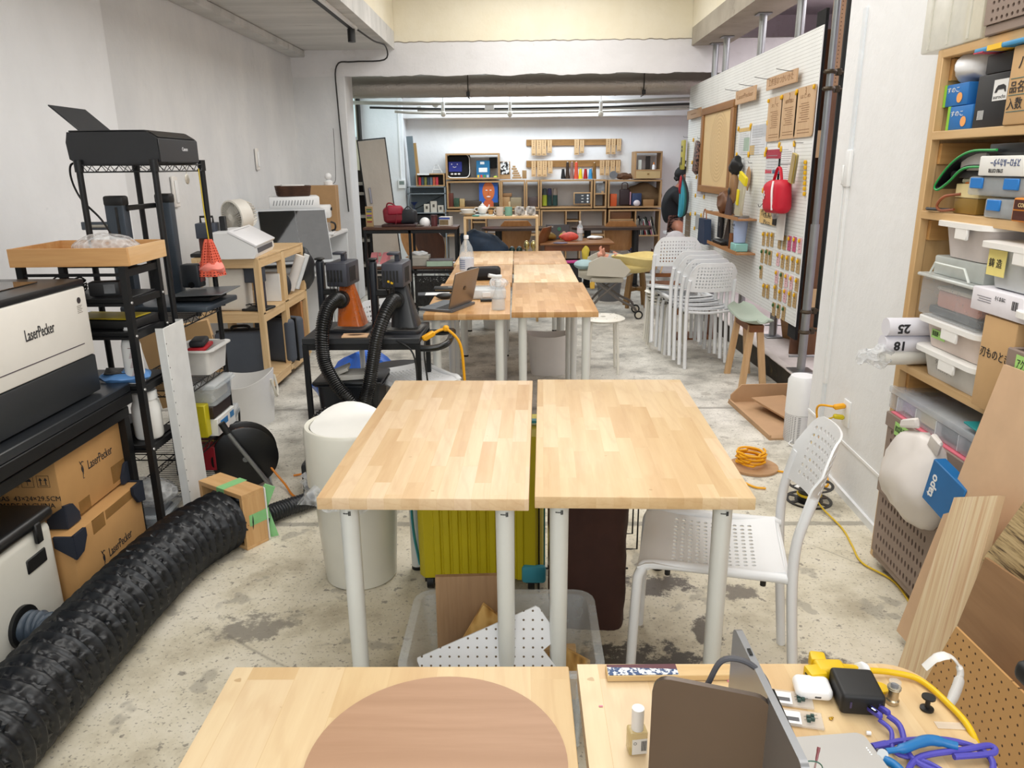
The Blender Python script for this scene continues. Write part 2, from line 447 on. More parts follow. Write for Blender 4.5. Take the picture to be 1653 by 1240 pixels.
win = bpy.data.objects.new('window_1', MB().bb(-2.36, W0[0], 1.90, -2.30, W0[1], 1.94).bb(-2.36, W0[0], 2.62, -2.30, W0[1], 2.66).bb(-2.36, W0[0], 1.94, -2.3, W0[0]+.04, 2.62).bb(-2.36, W0[1]-.04, 1.94, -2.3, W0[1], 2.62).bb(-2.36, 10.28, 1.94, -2.32, 10.33, 2.62).mesh('window_1', M('#c8ced0', .4, .6)))
COL.objects.link(win); win['kind'] = 'structure'
pn = bpy.data.objects.new('pane', MB().bb(-2.345, W0[0]+.04, 1.94, -2.339, W0[1]-.04, 2.62).mesh('pane', EM('#dff3f2', 1.3))); COL.objects.link(pn); pn.parent = win
struct('trim_1', MB().bb(-2.30, 10.98, 1.3, -2.26, 11.08, 2.75, .004), M('#1f1b18', .6))       # dark upright beside the window
# right side: white wall with the socket, recess for the shelf, step and the room behind the pegboard
wr = MB(); wr.prism([(1.505, 2.82), (1.545, 3.92), (1.62, 3.93), (2.6, 3.93), (2.6, 2.82)], 3.4)
struct('wall_right', wr, P_WHITE)
struct('baseboard_right', MB().prism([(1.492, 2.82), (1.53, 3.92), (1.545, 3.92), (1.507, 2.82)], .035), M('#e6e8ea', .4))
struct('trim_2', MB().prism([(1.5005, 2.82), (1.5405, 3.925), (1.545, 3.92), (1.505, 2.82)], .012, o=(0, 0, .245)), M('#f2f3f4', .4))
struct('trim_3', MB().bb(1.526, 3.70, .25, 1.54, 3.73, 2.2).bb(1.536, 3.732, .0, 1.54, 3.738, .25), M('#dfe4e8', .4))
struct('wall_right_recess', MB().bb(1.80, -2.5, 0, 2.0, 2.82, 3.4), P_WHITE)
struct('wall_back_side', MB().bb(4.4, 3.9, 0, 4.6, YB, 3.4), P_PINK)
struct('wall_side_front', MB().bb(2.6, 3.75, 0, 4.6, 3.93, 3.4), P_PINK)
struct('ceiling_side', MB().bb(2.21, 3.9, 3.2, 4.6, YB, 3.3), P_PINK)
struct('lintel_side', MB().bb(2.21, 9.7, 2.35, 4.4, 9.9, 3.2), P_PINK)
# raised slab with its dirty broken edge
st = MB()
def step_edge(u, v):
    y = 3.95 + 5.3*u; x = 1.83 + .012*noise.noise(Vector((y*4, v*3, 0))) + .012*noise.noise(Vector((y*14, v*9, 2)))
    return Vector((x, y, .15*v))
st.grid(90, 5, step_edge)
struct('step_edge', st.thick(-.02), P_DARK)
struct('floor_raised', MB().bb(1.85, 3.93, 0, 4.5, 11.5, .15), m_plaster('#b6aeaa', '#cbc4c2', '#7d756c', .6, (1, 1, 1)))
struct('step_nosing', MB().grid(90, 1, lambda u, v: Vector((1.82 + .06*v + .01*noise.noise(Vector((u*70, 0, 1))), 3.95 + 5.3*u, .151))).thick(-.006), m_plaster('#cfc9c4', '#b9b2ab', '#8d6f3a', .5, (1, 1, 1)))
# sockets and the cable raceway on the right wall
# ------------------------------------------------------------ laminated work tables
def m_staves(name, c1, c2, c3, seed, rough=.38, w=.043, L=.30):
    t = NT('mat_' + name); v = t.coord((1, 1, 1), (0, 0, PI/2))
    mp = t.n('ShaderNodeVectorMath', operation='ADD'); t.l(v, mp.inputs[0]); mp.inputs[1].default_value = (seed*1.37, seed*.61, 0)
    br = t.n('ShaderNodeTexBrick', offset=.37, offset_frequency=2, squash=1.35, squash_frequency=3)
    br.inputs['Color1'].default_value = (0, 0, 0, 1); br.inputs['Color2'].default_value = (1, 1, 1, 1); br.inputs['Mortar'].default_value = (.2, .2, .2, 1)
    br.inputs['Scale'].default_value = 1.0; br.inputs['Mortar Size'].default_value = .0004; br.inputs['Bias'].default_value = 0; br.inputs['Brick Width'].default_value = L; br.inputs['Row Height'].default_value = w
    t.l(mp.outputs[0], br.inputs['Vector'])
    rnd = br.outputs['Color']
    c = t.ramp(rnd, [(0, c1), (.45, c2), (1, c3)])
    # grain: stretched noise displaced per stave
    off = t.n('ShaderNodeVectorMath', operation='MULTIPLY_ADD'); t.l(rnd, off.inputs[0]); off.inputs[1].default_value = (3.7, 9.1, 5.3)
    v2 = t.coord((22, 1.6, 22)); t.l(v2, off.inputs[2])
    g = t.noise(off.outputs[0], 1.5, 6, .62)
    wv = t.n('ShaderNodeTexWave', wave_type='RINGS', rings_direction='SPHERICAL', i_Scale=1.1, i_Distortion=5.0, i_Detail=3.0); wv.inputs['Detail Scale'].default_value = 1.4
    v3 = t.n('ShaderNodeVectorMath', operation='MULTIPLY_ADD'); t.l(rnd, v3.inputs[0]); v3.inputs[1].default_value = (5.1, 7.9, 0); t.l(t.coord((14, 2.2, 14)), v3.inputs[2]); t.l(v3.outputs[0], wv.inputs['Vector'])
    gm = t.ramp(g, [(.35, (0, 0, 0, 1)), (.75, (1, 1, 1, 1))])
    c = t.mix(t.math('MULTIPLY', gm, .28), c, t.mix(1.0, c, '#c99d69', 'MULTIPLY'))
    ww = t.ramp(wv.outputs['Fac'], [(.0, (0, 0, 0, 1)), (.8, (0, 0, 0, 1)), (1, (1, 1, 1, 1))])
    c = t.mix(t.math('MULTIPLY', ww, .09), c, t.mix(1.0, c, '#c08a55', 'MULTIPLY'))
    k = t.noise(t.coord(), 34, 2, .5); km = t.ramp(k, [(.74, (0, 0, 0, 1)), (.77, (1, 1, 1, 1))]); c = t.mix(t.math('MULTIPLY', km, .5), c, '#9c7344')
    t.color(c)
    rr = t.n('ShaderNodeMapRange'); rr.inputs['To Min'].default_value = rough - .08; rr.inputs['To Max'].default_value = rough + .16; t.l(t.noise(t.coord(), 6, 5, .6), rr.inputs['Value']); t.l(rr.outputs[0], t.b.inputs['Roughness'])
    t.bump(t.math('ADD', g, t.math('MULTIPLY', t.noise(t.coord(), 120, 3), .3)), .12, .0015)
    return t.m
S_PALE = m_staves('staves_pale', '#d2b084', '#dec29a', '#e5ccab', 1)
S_PALE2 = m_staves('staves_pale_b', '#d3b283', '#dfc498', '#e6cda8', 4)
S_NEAR = m_staves('staves_near', '#d5b586', '#e0c699', '#e7d1ac', 9, .34, .075, .5)
S_TAN = m_staves('staves_tan', '#b98c56', '#c99d69', '#d4ac7a', 6)
S_MID = m_staves('staves_mid', '#d0a772', '#ddb988', '#e6c89b', 12)
S_LITE = m_staves('staves_light', '#d6b386', '#e5c89d', '#eed8b4', 15)
LEG = M('#dcdeda', .32, .1, .02)
BLK = M('#121314', .5); BLKG = M('#0c0d0e', .25); DGREY = M('#2b2e33', .45, .2); WHT = M('#eceded', .35, 0, .02); WHTM = M('#e9e9e6', .6, 0, .03)
TOPZ = .76
def table(x0, x1, y0, y1, label, mat, rz=0, th=.032, group=None, sticker=False, z=TOPZ, legs=((1, 1), (-1, 1), (1, -1), (-1, -1)), round_corner=False):
    cx, cy = (x0+x1)/2, (y0+y1)/2; w, d = x1-x0, y1-y0
    T = Thing('work_table', label, 'table', (cx, cy, 0), rz, group)
    m = MB()
    if round_corner:
        pts = [(-w/2, -d/2), (w/2, -d/2)] + [(w/2-.06+.06*math.cos(a), d/2-.06+.06*math.sin(a)) for a in [PI/2*i/8 for i in range(9)]] + [(-w/2, d/2)]
        m.prism(pts, th, (0, 0, z-th))
    else: m.box((0, 0, z-th/2), (w, d, th), .0025, seg=2)
    T.p('tabletop', m, mat)
    for sx, sy in legs:
        lx, ly = sx*(w/2-.062), sy*(d/2-.065)
        g = MB().cyl((lx, ly, .012), (lx, ly, z-th-.004), .0215, .0245, 20).cyl((lx, ly, z-th-.006), (lx, ly, z-th), .045, n=20)
        lg = T.p('leg', g, LEG)
        T.p('foot', MB().cyl((lx, ly, 0), (lx, ly, .014), .022, n=16), BLK, parent=lg)
        if sticker and sy < 0:
            s2 = MB()
            for k in range(26):
                a = -PI/2 + (k-13)*.03
                if k % 3 == 2: continue
                s2.box((lx+.0252*math.cos(a), ly+.0252*math.sin(a), z-th-.03), (.0008, .0008, .003 if k < 18 else .012))
            T.p('leg_print', s2, BLK, parent=lg)
    return T
FT = 'pair of pale laminated tables in the middle of the foreground'
table(-.503, .020, 1.687, 2.740, 'pale laminated work table standing over the yellow suitcase, left of its pair', S_PALE, -1.2, sticker=True)
table(.036, .573, 1.690, 2.744, 'pale laminated work table with the perforated white chair pushed under it', S_PALE2, -1.4, sticker=True)
table(-.472, .072, -.05, 1.045, 'nearest work table carrying the round plywood disc', S_NEAR, .3)
table(.086, .632, -.05, 1.052, 'nearest work table with chargers, cables and the laptop on it', S_NEAR, .3, round_corner=True)
table(-.562, -.085, 4.06, 5.19, 'work table with the open laptop and spray bottle', S_TAN, .8)
table(-.075, .408, 4.115, 5.20, 'bare work table in front of the light grey waste bin', S_TAN, .4)
table(-.552, -.088, 5.21, 6.22, 'work table carrying the black pouch and the big water bottle, orange-brown top', S_TAN, .4)
table(-.077, .375, 5.22, 6.20, 'bare work table with the lightest chequered top, middle row on the right', S_LITE, .6)
table(-.585, -.095, 6.24, 7.22, 'bare work table in the farthest row, left, yellowish top', S_MID, .5)
table(-.09, .355, 6.22, 7.20, 'bare work table in the farthest row, right, reddish-brown top', S_TAN, .5)

# ------------------------------------------------------------ white perforated chairs
CH = M('#e6e8ea', .38, 0, .015)
CHC = M('#e4e1d6', .38, 0, .02)
def chair_parts(T, mat):
    def seat(u, v):                                       # u across, v front to back
        x = (u-.5)*(.40 - .05*v); y = -.205 + .40*v; e = abs(2*u-1)
        z = .452 + .012*e**3 - .016*math.sin(PI*v) - (.02*(1-v/.12)**2 if v < .12 else 0)
        return Vector((x, y, z))
    m = MB().grid(16, 18, seat, lambda i, j: .29 if 2 <= i <= 13 and 4 <= j <= 14 else 0); m.thick(.005)
    T.p('seat', m, mat)
    def back(u, v):
        e = abs(2*u-1); x = (u-.5)*(.385 - .02*v); z = .60 + .225*v - (.075*((e-.6)/.4)**2 if e > .6 and v > .5 else 0)*(v-.5)*2
        y = .243 + .05*v - .035*(1-e*e)*-1
        return Vector((x, y - .03*e*e, z))
    m = MB().grid(17, 9, back, lambda i, j: .27 if 2 <= i <= 14 and 1 <= j <= 7 else 0); m.thick(.006)
    T.p('backrest', m, mat)
    for s in (-1, 1):
        T.p('leg', MB().tube([(s*.195, -.215, .0), (s*.192, -.205, .34), (s*.186, -.195, .425), (s*.176, -.15, .446), (s*.176, .12, .446), (s*.178, .215, .446)], .0145, 10, smooth=5), mat)
        T.p('leg', MB().tube([(s*.188, .255, .0), (s*.186, .225, .30), (s*.184, .213, .46), (s*.184, .215, .56), (s*.181, .232, .64), (s*.178, .245, .69)], .0145, 10, smooth=5), mat)
    T.p('crossbar', MB().tube([(-.18, -.175, .437), (0, -.185, .430), (.18, -.175, .437)], .011, 8, smooth=4), mat)
    T.p('crossbar', MB().tube([(-.18, .20, .44), (0, .205, .428), (.18, .20, .44)], .011, 8, smooth=4), mat)
    m = MB()
    for s in (-1, 1):
        for y in (-.12, .14): m.cyl((s*.172, y, .415), (s*.172, y, .436), .008, n=8)
    T.p('stacking_pad', m, BLK, kind='stuff')
    return T
ch0 = chair_parts(Thing('perforated_chair', 'white perforated chair pushed under the foreground table from the right', 'chair', (.56, 2.06, 0), -103), CH)
dup(ch0, (-.62, 3.95, 0), 35, 'white perforated chair behind the black machine table')
for k, (dx, dy, z, rz, lab) in enumerate((
        (0, 0, 0, 8, 'white perforated chair at the bottom of the stack, its back nearest the stool'),
        (-.035, .045, .026, 8, 'white perforated chair second from the bottom of the stack'),
        (-.065, .085, .052, 7, 'white perforated chair third from the bottom of the stack'),
        (-.10, .13, .078, 8, 'white perforated chair fourth from the bottom of the stack'),
        (-.17, .21, .125, -4, 'white perforated chair tilted askew on top of the stack'))):
    o = dup(ch0, (1.40 + dx, 5.98 + dy, z), 180 + rz, lab, rot=(9 if k == 4 else 0, 0, 180 + rz))
    o['group'] = 'stacked white perforated chairs'
# the round stacking stools beside the chair stack and under the tables
def stool(loc, label, grp=None, h=.43):
    T = Thing('round_stool', label, 'stool', loc, 0, grp)
    m = MB()
    def top(u, v):
        a = 2*PI*u; r = .02 + .148*v
        return Vector((r*math.cos(a), r*math.sin(a), h - (.012*max(0, v-.88)/.12)))
    m.grid(24, 6, top, lambda i, j: .3 if (j == 3 and i % 3 == 0) else 0)
    m.thick(.006); T.p('seat', m, CHC)
    T.p('frame_ring', MB().tube([(.125*math.cos(a), .125*math.sin(a), h-.025) for a in [PI/8*i for i in range(16)]], .009, 8, closed=True), CHC)
    for k in range(4):
        a = PI/4 + k*PI/2; c, s = math.cos(a), math.sin(a)
        T.p('leg', MB().tube([(.10*c, .10*s, h-.018), (.135*c, .135*s, h-.03), (.16*c, .16*s, 0)], .0105, 8, smooth=4), CHC)
    return T
s0 = stool((.60, 5.66, 0), 'white round stool with slotted seat beside the light grey waste bin')
for k in range(4):
    o = dup(s0, (1.23 - .012*k, 6.35 + .012*k, .028*k), 20 + 7*k, ['white round stool at the bottom of the stool stack behind the stacked chairs', 'white round stool second from the bottom of the stool stack', 'white round stool third from the bottom of the stool stack', 'white round stool on top of the stool stack behind the chairs'][k])
    o['group'] = 'stacked round stools'

# ------------------------------------------------------------ things under and beside the foreground tables
# swing-lid bin
T = Thing('waste_bin', 'tall cream plastic bin with a swing lid beside the foreground table', 'bin', (-.645, 2.64, 0), 18)
BINM = M('#dedcd0', .28, 0, .02)
T.p('body', MB().lathe([(.128, 0), (.136, .006), (.150, .25), (.158, .50), (.150, .50), (.12, .02), (0, .02)], 36), BINM)
T.p('collar', MB().lathe([(.172, .40), (.176, .405), (.176, .615), (.170, .628), (.155, .625), (.150, .60), (.16, .41)], 36), BINM)
def lid(u, v):
    a = 2*PI*u; r = .150*v; x, y = r*math.cos(a), r*math.sin(a)
    return Vector((x, y, .622 + .012*(1-v*v) + .055*max(0, (y-.03)/.12)**2*(1 if v < .99 else .8)))
T.p('lid', MB().grid(36, 8, lid).thick(.004), M('#e8e7e2', .3, 0, .02))
m = MB()
def bagf(u, v):
    a = 2*PI*u; r = .165 + .045*v + .018*math.sin(a*7+v*2) + .02*noise.noise(Vector((math.cos(a)*3, math.sin(a)*3, v*4)))
    return Vector((r*math.cos(a), r*math.sin(a), .43 - .07*v + .01*math.sin(a*9)))
T.p('bin_liner', m.grid(60, 5, bagf), FILM())
# yellow suitcase
YEL = M('#c9b90f', .5, 0, .03); TEAL = M('#3f9db4', .5)
T = Thing('suitcase', 'ribbed yellow hard-shell suitcase with turquoise trim under the table', 'suitcase', (-.165, 2.62, 0), -2)
def shell(y0, y1):
    m = MB(); W = .47; Hh = .64
    n = 10; xs = []
    for i in range(n):
        c0 = -W/2 + .065 + (W-.13)*i/n; c1 = -W/2 + .065 + (W-.13)*(i+1)/n
        xs += [(c0, 0), (c0+.004, .007), (c1-.010, .007), (c1-.006, 0)]
    prof = [(-W/2, .10), (-W/2+.006, .03), (-W/2+.03, .004)] + xs + [(W/2-.03, .004), (W/2-.006, .03), (W/2, .10)]
    s = 1 if y1 > y0 else -1
    pts = [(x, y0 + (abs(y1-y0) + d - .10)*s if False else (y1 - s*(d))) for x, d in [(a, b if b >= .02 else .004 - b + .004) for a, b in prof]]
    pts = [(x, y) for x, y in pts]
    full = [(pts[0][0], y0)] + pts + [(pts[-1][0], y0)]
    m.prism(full, Hh-.075, (0, 0, .06)); return m
T.p('shell', shell(0, -.13), YEL, label='ribbed yellow front shell')
T.p('shell', shell(0.004, .13), YEL)
T.p('trim_band', MB().bb(-.241, -.012, .04, -.235, .014, .66).bb(.235, -.012, .04, .241, .014, .66).bb(-.24, -.012, .635, .24, .014, .645), TEAL, label='turquoise zip band')
st = MB(); st.tube([(-.2445, -.02, .62), (-.262, -.03, .45), (-.262, -.03, .22), (-.2445, -.02, .06)], .012, 8, smooth=6, flat=.4)
T.p('handle', st, TEAL)
T.p('corner_guard', MB().box((.20, -.125, .085), (.09, .03, .07), .012, seg=2), TEAL)
for sx in (-1, 1):
    for sy in (-1, 1): T.p('wheel', MB().cyl((sx*.19-.012, sy*.09, .03), (sx*.19+.012, sy*.09, .03), .03, n=16).bb(sx*.19-.02, sy*.09-.02, .035, sx*.19+.02, sy*.09+.02, .062), BLK)
# clear storage bin with offcuts
CLR = GL('#dfe6ea', .18, .30)
def tub(T, w, d, h, mat, wall=.004, taper=.85, rim=.02, r=.04, name='body'):
    m = MB(); prof = [(taper, 0), (1, h)]
    def loop(k, z, off=0): return [m.bm.verts.new((x, y, z)) for x, y in rrect((w*k-off*2), (d*k-off*2), max(.004, r*k-off), 4)]
    A = loop(taper, 0); B = loop(1, h); C = loop(1, h, -rim); D = loop(1, h+.006, -rim); E = loop(1, h+.006, wall); G = loop(taper, wall, wall)
    for a, b in ((A, B), (B, C), (C, D), (D, E), (E, G)): m.bridge(a, b)
    m.face(A[::-1]); m.face(G); return T.p(name, m, mat)
T = Thing('storage_bin', 'clear plastic storage bin full of wood offcuts on the floor', 'storage bin', (-.065, 1.83, 0))
tub(T, .50, .37, .29, CLR, taper=.82)
m = MB()
for s in (-1, 1): m.box((s*.2, -.168, .15), (.012, .006, .2), .002)
T.p('rib', m, CLR)
def m_holes(base, hole, pitch, r, name, axis=(0, 2), rough=.5, wood=False):
    t = NT('mat_' + name); v = t.coord(); sp = t.n('ShaderNodeSeparateXYZ'); t.l(v, sp.inputs[0]); d = None
    for a in axis:
        x = t.math('DIVIDE', sp.outputs[a], pitch); f = t.math('SUBTRACT', t.math('SUBTRACT', x, t.math('FLOOR', x)), .5); f = t.math('MULTIPLY', f, pitch)
        f = t.math('MULTIPLY', f, f); d = f if d is None else t.math('ADD', d, f)
    m = t.math('LESS_THAN', d, r*r)
    b = t.ramp(t.noise(t.coord((14, 2, 14)) if wood else v, 3, 4, .6), [(.3, base), (.7, [min(1, q*1.12) for q in lin(base)[:3]] + [1])])
    t.color(t.mix(m, b, hole)); t.b.inputs['Roughness'].default_value = rough; t.bump(t.math('SUBTRACT', 1.0, m), .6, .004); return t.m
PEGW = m_holes('#e6e8e6', '#77746c', .025, .0034, 'pegboard_white', (1, 2))
PEGS = m_holes('#e4e6ea', '#6a5a46', .025, .003, 'pegboard_offcut', (0, 2))
OSB = NT('mat_osb'); vv = OSB.coord((1, 1, 1)); vo = OSB.n('ShaderNodeTexVoronoi', i_Scale=45.0); OSB.l(OSB.coord((1, 1, .35)), vo.inputs['Vector']); OSB.color(OSB.ramp(OSB.math('ADD', OSB.math('MULTIPLY', vo.outputs['Distance'], .9), OSB.math('MULTIPLY', OSB.noise(vv, 30, 3), .3)), [(.1, '#6d4a1d'), (.45, '#b98a44'), (.8, '#d9b06a')])); OSB.bump(vo.outputs['Distance'], .5, .003); OSB = OSB.m
OAK = WD('#9a7b5c', '#b3936f', 'z'); PINE = WD('#d9b27c', '#e8c898', 'z'); PINEX = WD('#d9b27c', '#e8c898', 'x'); PINEY = WD('#d6ad76', '#e6c592', 'y')
solo('wood_board', MB().box((0, 0, .185), (.20, .018, .37), .001), OAK, 'brown oak board standing upright in the clear storage bin', 'board', (-.165, 1.955, .012), 2, rot=(-3, 0, 3))
solo('chipboard_offcut', MB().prism([(0, 0), (.17, .02), (.16, .13), (.07, .21), (-.02, .06)], .018, u=(1, 0, 0), v=(0, 0, 1)), OSB, 'triangular chipboard offcut in front of the oak board', 'offcut', (-.19, 1.88, .12), rot=(-8, 0, 4))
solo('pegboard_offcut', MB().prism([(0, 0), (.02, -.05), (.40, -.05), (.34, .03), (.375, .06), (.36, .10), (.33, .145), (.32, .15), (0, .008)], .006, u=(1, 0, 0), v=(0, 0, 1)), PEGS, 'white wedge of pegboard lying in the clear storage bin', 'offcut', at(674, 1066, Y=1.745), rot=(-14, 0, 0))
solo('chipboard_offcut', MB().prism([(0, 0), (.12, .0), (.13, .11), (.05, .15), (-.02, .10)], .018, u=(1, 0, 0), v=(0, 0, 1)), OSB, 'square chipboard offcut at the right end of the clear storage bin', 'offcut', (.05, 1.82, .09), rot=(-10, 0, -6))
solo('wood_block', MB().box((0, 0, .07), (.20, .03, .14), .002), PINEX, 'pine block lying at the back of the clear storage bin', 'offcut', (.05, 1.955, .012), 0)
# brown bag of kindling in a wire stand
T = Thing('paper_bag', 'dark brown paper bag of wood sticks under the table', 'bag', (.215, 2.36, 0), -4)
m = MB()
def bagw(u, v):
    a = 2*PI*u; c, s = math.cos(a), math.sin(a); k = (abs(c)**5 + abs(s)**5) ** -.2
    w, d = .125 + .006*v, .095 - .012*v
    n = .010*noise.noise(Vector((c*3, s*3, v*5)))
    return Vector((c*k*(w+n), s*k*(d+n), .46*v + .012*v*math.sin(a*3)))
m.grid(48, 14, bagw); T.p('paper', m.thick(-.003), M('#3e241d', .8, 0, .15, .4, 18))
m = MB(); random.seed(3)
for k in range(9): m.box((-.08+.02*k, random.uniform(-.04, .04), .38), (.018, .016, random.uniform(.16, .22)), .001, rot=(random.uniform(-8, 8), random.uniform(-10, 10), random.uniform(0, 60)))
T.p('kindling', m, PINE, kind='stuff')
T = Thing('wire_stand', 'thin black wire magazine stand behind the brown bag', 'wire stand', (.22, 2.56, 0), 0)
m = MB()
for y in (-.06, .06): m.tube([(-.17, y, 0), (-.17, y, .47), (.19, y, .47), (.19, y, .18), (.14, y, .18)], .0035, 6)
for x, z in ((-.17, .47), (.19, .47), (-.17, .01), (.0, .47)): m.tube([(x, -.06, z), (x, .06, z)], .0035, 6)
m.tube([(-.17, -.06, .1), (.16, -.06, .1)], .0035, 6); m.tube([(-.17, -.06, 0), (-.17, .06, 0)], .004, 6); m.tube([(.06, -.06, .47), (.06, -.06, 0), (.06, .06, 0), (.06, .06, .47)], .0035, 6)
T.p('wire_frame', m, BLK)
# ------------------------------------------------------------ left side, near: bench with the big engraver, boxes, hose
INK = M('#26262a', .6, 0, 0)
CARD = M('#b98d57', .75, 0, .05, .08, 30); CARDL = M('#c49a66', .75, 0, .05); TAPE = GL('#8f6a38', .25, .55); KRAFT = M('#c7a273', .75, 0, .04)
PT = M('#17181a', .45, .3)
T = Thing('workbench', 'long black steel bench carrying the big white and black engraver', 'table', (-1.9, 2.0, 0))
T.p('bench_top', MB().bb(-.35, -1.0, .70, .35, .82, .735, .004), M('#24272b', .3))
T.p('front_rail', MB().bb(.33, -1.0, .655, .352, .82, .70, .003), PT)
T.p('front_rail', MB().bb(.30, -1.0, .60, .33, .82, .64, .003), PT)
for x in (-.33, .31):
    for y in (-.98, .78): T.p('leg', MB().bb(x-.018, y, 0, x+.018, y+.036, .70), PT)
# the big engraver
T = Thing('laser_engraver', 'big white and black enclosed engraver with a dark glass lid on the bench', 'engraver', (-1.87, 2.18, .735))
T.p('base', MB().bb(-.27, -.52, .006, .27, .53, .147, .008, 2), M('#25282b', .45))
T.p('body', MB().bb(-.27, -.52, .148, .27, .53, .40, .008, 2), M('#e4e1da', .45, 0, .02), label='white painted body')
T.p('lid', MB().bb(-.275, -.525, .40, .268, .535, .425, .006, 2), M('#1b1d20', .3))
T.p('lid_window', MB().bb(-.22, -.45, .4255, .16, .44, .429, .002), GL('#3b2f28', .05, .9))
T.p('trim_line', MB().bb(.2695, -.5, .197, .2712, .47, .200), M('#4a4048', .5))
T.p('logo', text('LaserPecker', .055, .0005, w=.155).xf(facing((.2712, .235, .292), (1, 0, 0))), INK)
T.p('logo', MB().cyl((.2705, .478, .355), (.2716, .478, .355), .011, n=20), M('#3a3436', .5, 0, .5))
m = MB()
for k in range(5): m.bb(.2705, .462, .335-.006*k, .2713, .492 - .006*(k % 2), .3365-.006*k)
T.p('label_print', m, M('#8c867c', .6), kind='stuff')
for x in (-.22, .22):
    for y in (-.46, .46): T.p('foot', MB().cyl((x, y, 0), (x, y, .007), .02, n=12), BLK)
solo('fur_cushion', MB().ell((0, 0, .035), (.11, .20, .05), 24, 14).jitter(.022, 22).jitter(.008, 80), M('#8f8983', .95, 0, .3, .8, 90), 'grey fluffy fur piece lying on the engraver lid near the wall', 'fur', (-1.98, 2.45, 1.163), 20)
# cardboard boxes with black foam corners
def carton(name, label, x0, x1, y0, y1, z0, z1, big):
    cx, cy = (x0+x1)/2, (y0+y1)/2; w, d, h = x1-x0, y1-y0, z1-z0
    T = Thing(name, label, 'box', (cx, cy, z0), 0)
    T.p('carton', MB().box((0, 0, h/2), (w, d, h), .004, seg=2), CARD)
    X = w/2 + .0006
    m = MB()
    T.p('packing_tape', MB().bb(X-.0008, -.03-.08, h-.055, X, .03-.06, h-.001), TAPE); T.p('packing_tape', MB().bb(X-.0008, -.13, .001, X, -.06, .05), TAPE); T.p('packing_tape', MB().bb(X-.0008, .10, .02, X, d/2-.01, .09), TAPE); T.p('packing_tape', MB().bb(X-.0008, -.02, h-.04, X, d/2-.02, h-.004), TAPE)
    T.p('box_seam', MB().bb(-.002, -d/2, h-.0005, .002, d/2, h+.0006), M('#6e5230', .8))
    T.p('logo', text('LaserPecker', .05, .0005, w=.165).xf(facing((X, .045, h*.50), (1, 0, 0))), INK)
    b = MB()                                              # the little bird mark beside the word
    b.tube([(0, -.02, 0), (.006, -.005, 0), (.004, .012, 0), (-.004, .022, 0), (.004, .03, 0), (.014, .026, 0)], .0016, 5, smooth=4)
    b.tube([(-.004, .022, 0), (-.010, .036, 0)], .0014, 5); b.tube([(.004, -.018, 0), (-.004, .0, 0), (-.002, .014, 0)], .0014, 5, smooth=4)
    b.tube([(0, -.02, 0), (-.002, -.036, 0), (.006, -.036, 0)], .0012, 5); b.prism([(0, -.014), (.004, .006), (-.004, .012), (-.003, -.006)], .001)
    T.p('logo', b.xf(facing((X, -.075, h*.50), (1, 0, 0)) @ Matrix.Scale(.95, 4)), INK)
    if big:
        T.p('box_print', text('MEAS  43×24×29.5CM\nMADE IN CHINA', .026, .0005).xf(facing((w/2-.12, -d/2-.0006, h*.30), (0, -1, 0))), INK)
        for k in range(3):
            m = MB(); x = w/2 - .16 + k*.055
            m.tube([(-.021, -.021, 0), (.021, -.021, 0), (.021, .021, 0), (-.021, .021, 0)], .001, 4, closed=True)
            if k == 2:
                for s in (-.009, .009): m.bb(s-.0015, -.012, 0, s+.0015, .004, .001).prism([(s-.006, .004), (s+.006, .004), (s, .014)], .001)
                m.bb(-.015, -.016, 0, .015, -.0145, .001)
            elif k == 1: m.prism([(-.014, .0)] + [(.014*math.cos(a), .014*math.sin(a)) for a in [PI*(1-i/8) for i in range(9)]], .001).bb(-.0008, -.014, 0, .0008, .0, .001)
            else: m.prism([(-.009, .014), (.009, .014), (.007, .003), (.001, -.002), (.001, -.012), (.006, -.014), (-.006, -.014), (-.001, -.012), (-.001, -.002), (-.007, .003)], .001)
            T.p('box_print', m.xf(facing((x, -d/2-.0006, h*.55), (0, -1, 0))), INK)
    for sy in (-1, 1):
        for z, up in (((h-.05) if not big else .0, 1),):
            c = MB(); yy = sy*(d/2); zz = 0 if big else h
            s2 = 1 if big else -1
            pts = [(0, 0), (-sy*.075, 0), (-sy*.075, s2*.03), (-sy*.045, s2*.075), (0, s2*.085)]
            c.prism([(yy + sy*.006 + a, zz - s2*.004 + b) for a, b in pts], .012, (w/2+.001, 0, 0), (0, 1, 0), (0, 0, 1))
            c.prism([(w/2+.012 - a, zz - s2*.004 + b) for a, b in [(0, 0), (.07, 0), (.07, s2*.04), (0, s2*.085)]], .010, (0, yy + (0 if sy > 0 else -.010), 0), (1, 0, 0), (0, 0, 1), w=(0, 1, 0))
            T.p('corner_pad', c, M('#1b2230', .7, 0, .1))
    return T
carton('cardboard_box', 'upper cardboard box under the bench, big printed bird logo, packing marks on its side', -2.06, -1.60, 2.36, 2.80, .345, .655, True)
carton('cardboard_box', 'lower cardboard box on the floor below the bench, black foam pads on its top corners', -2.00, -1.55, 2.30, 2.77, 0, .335, False)
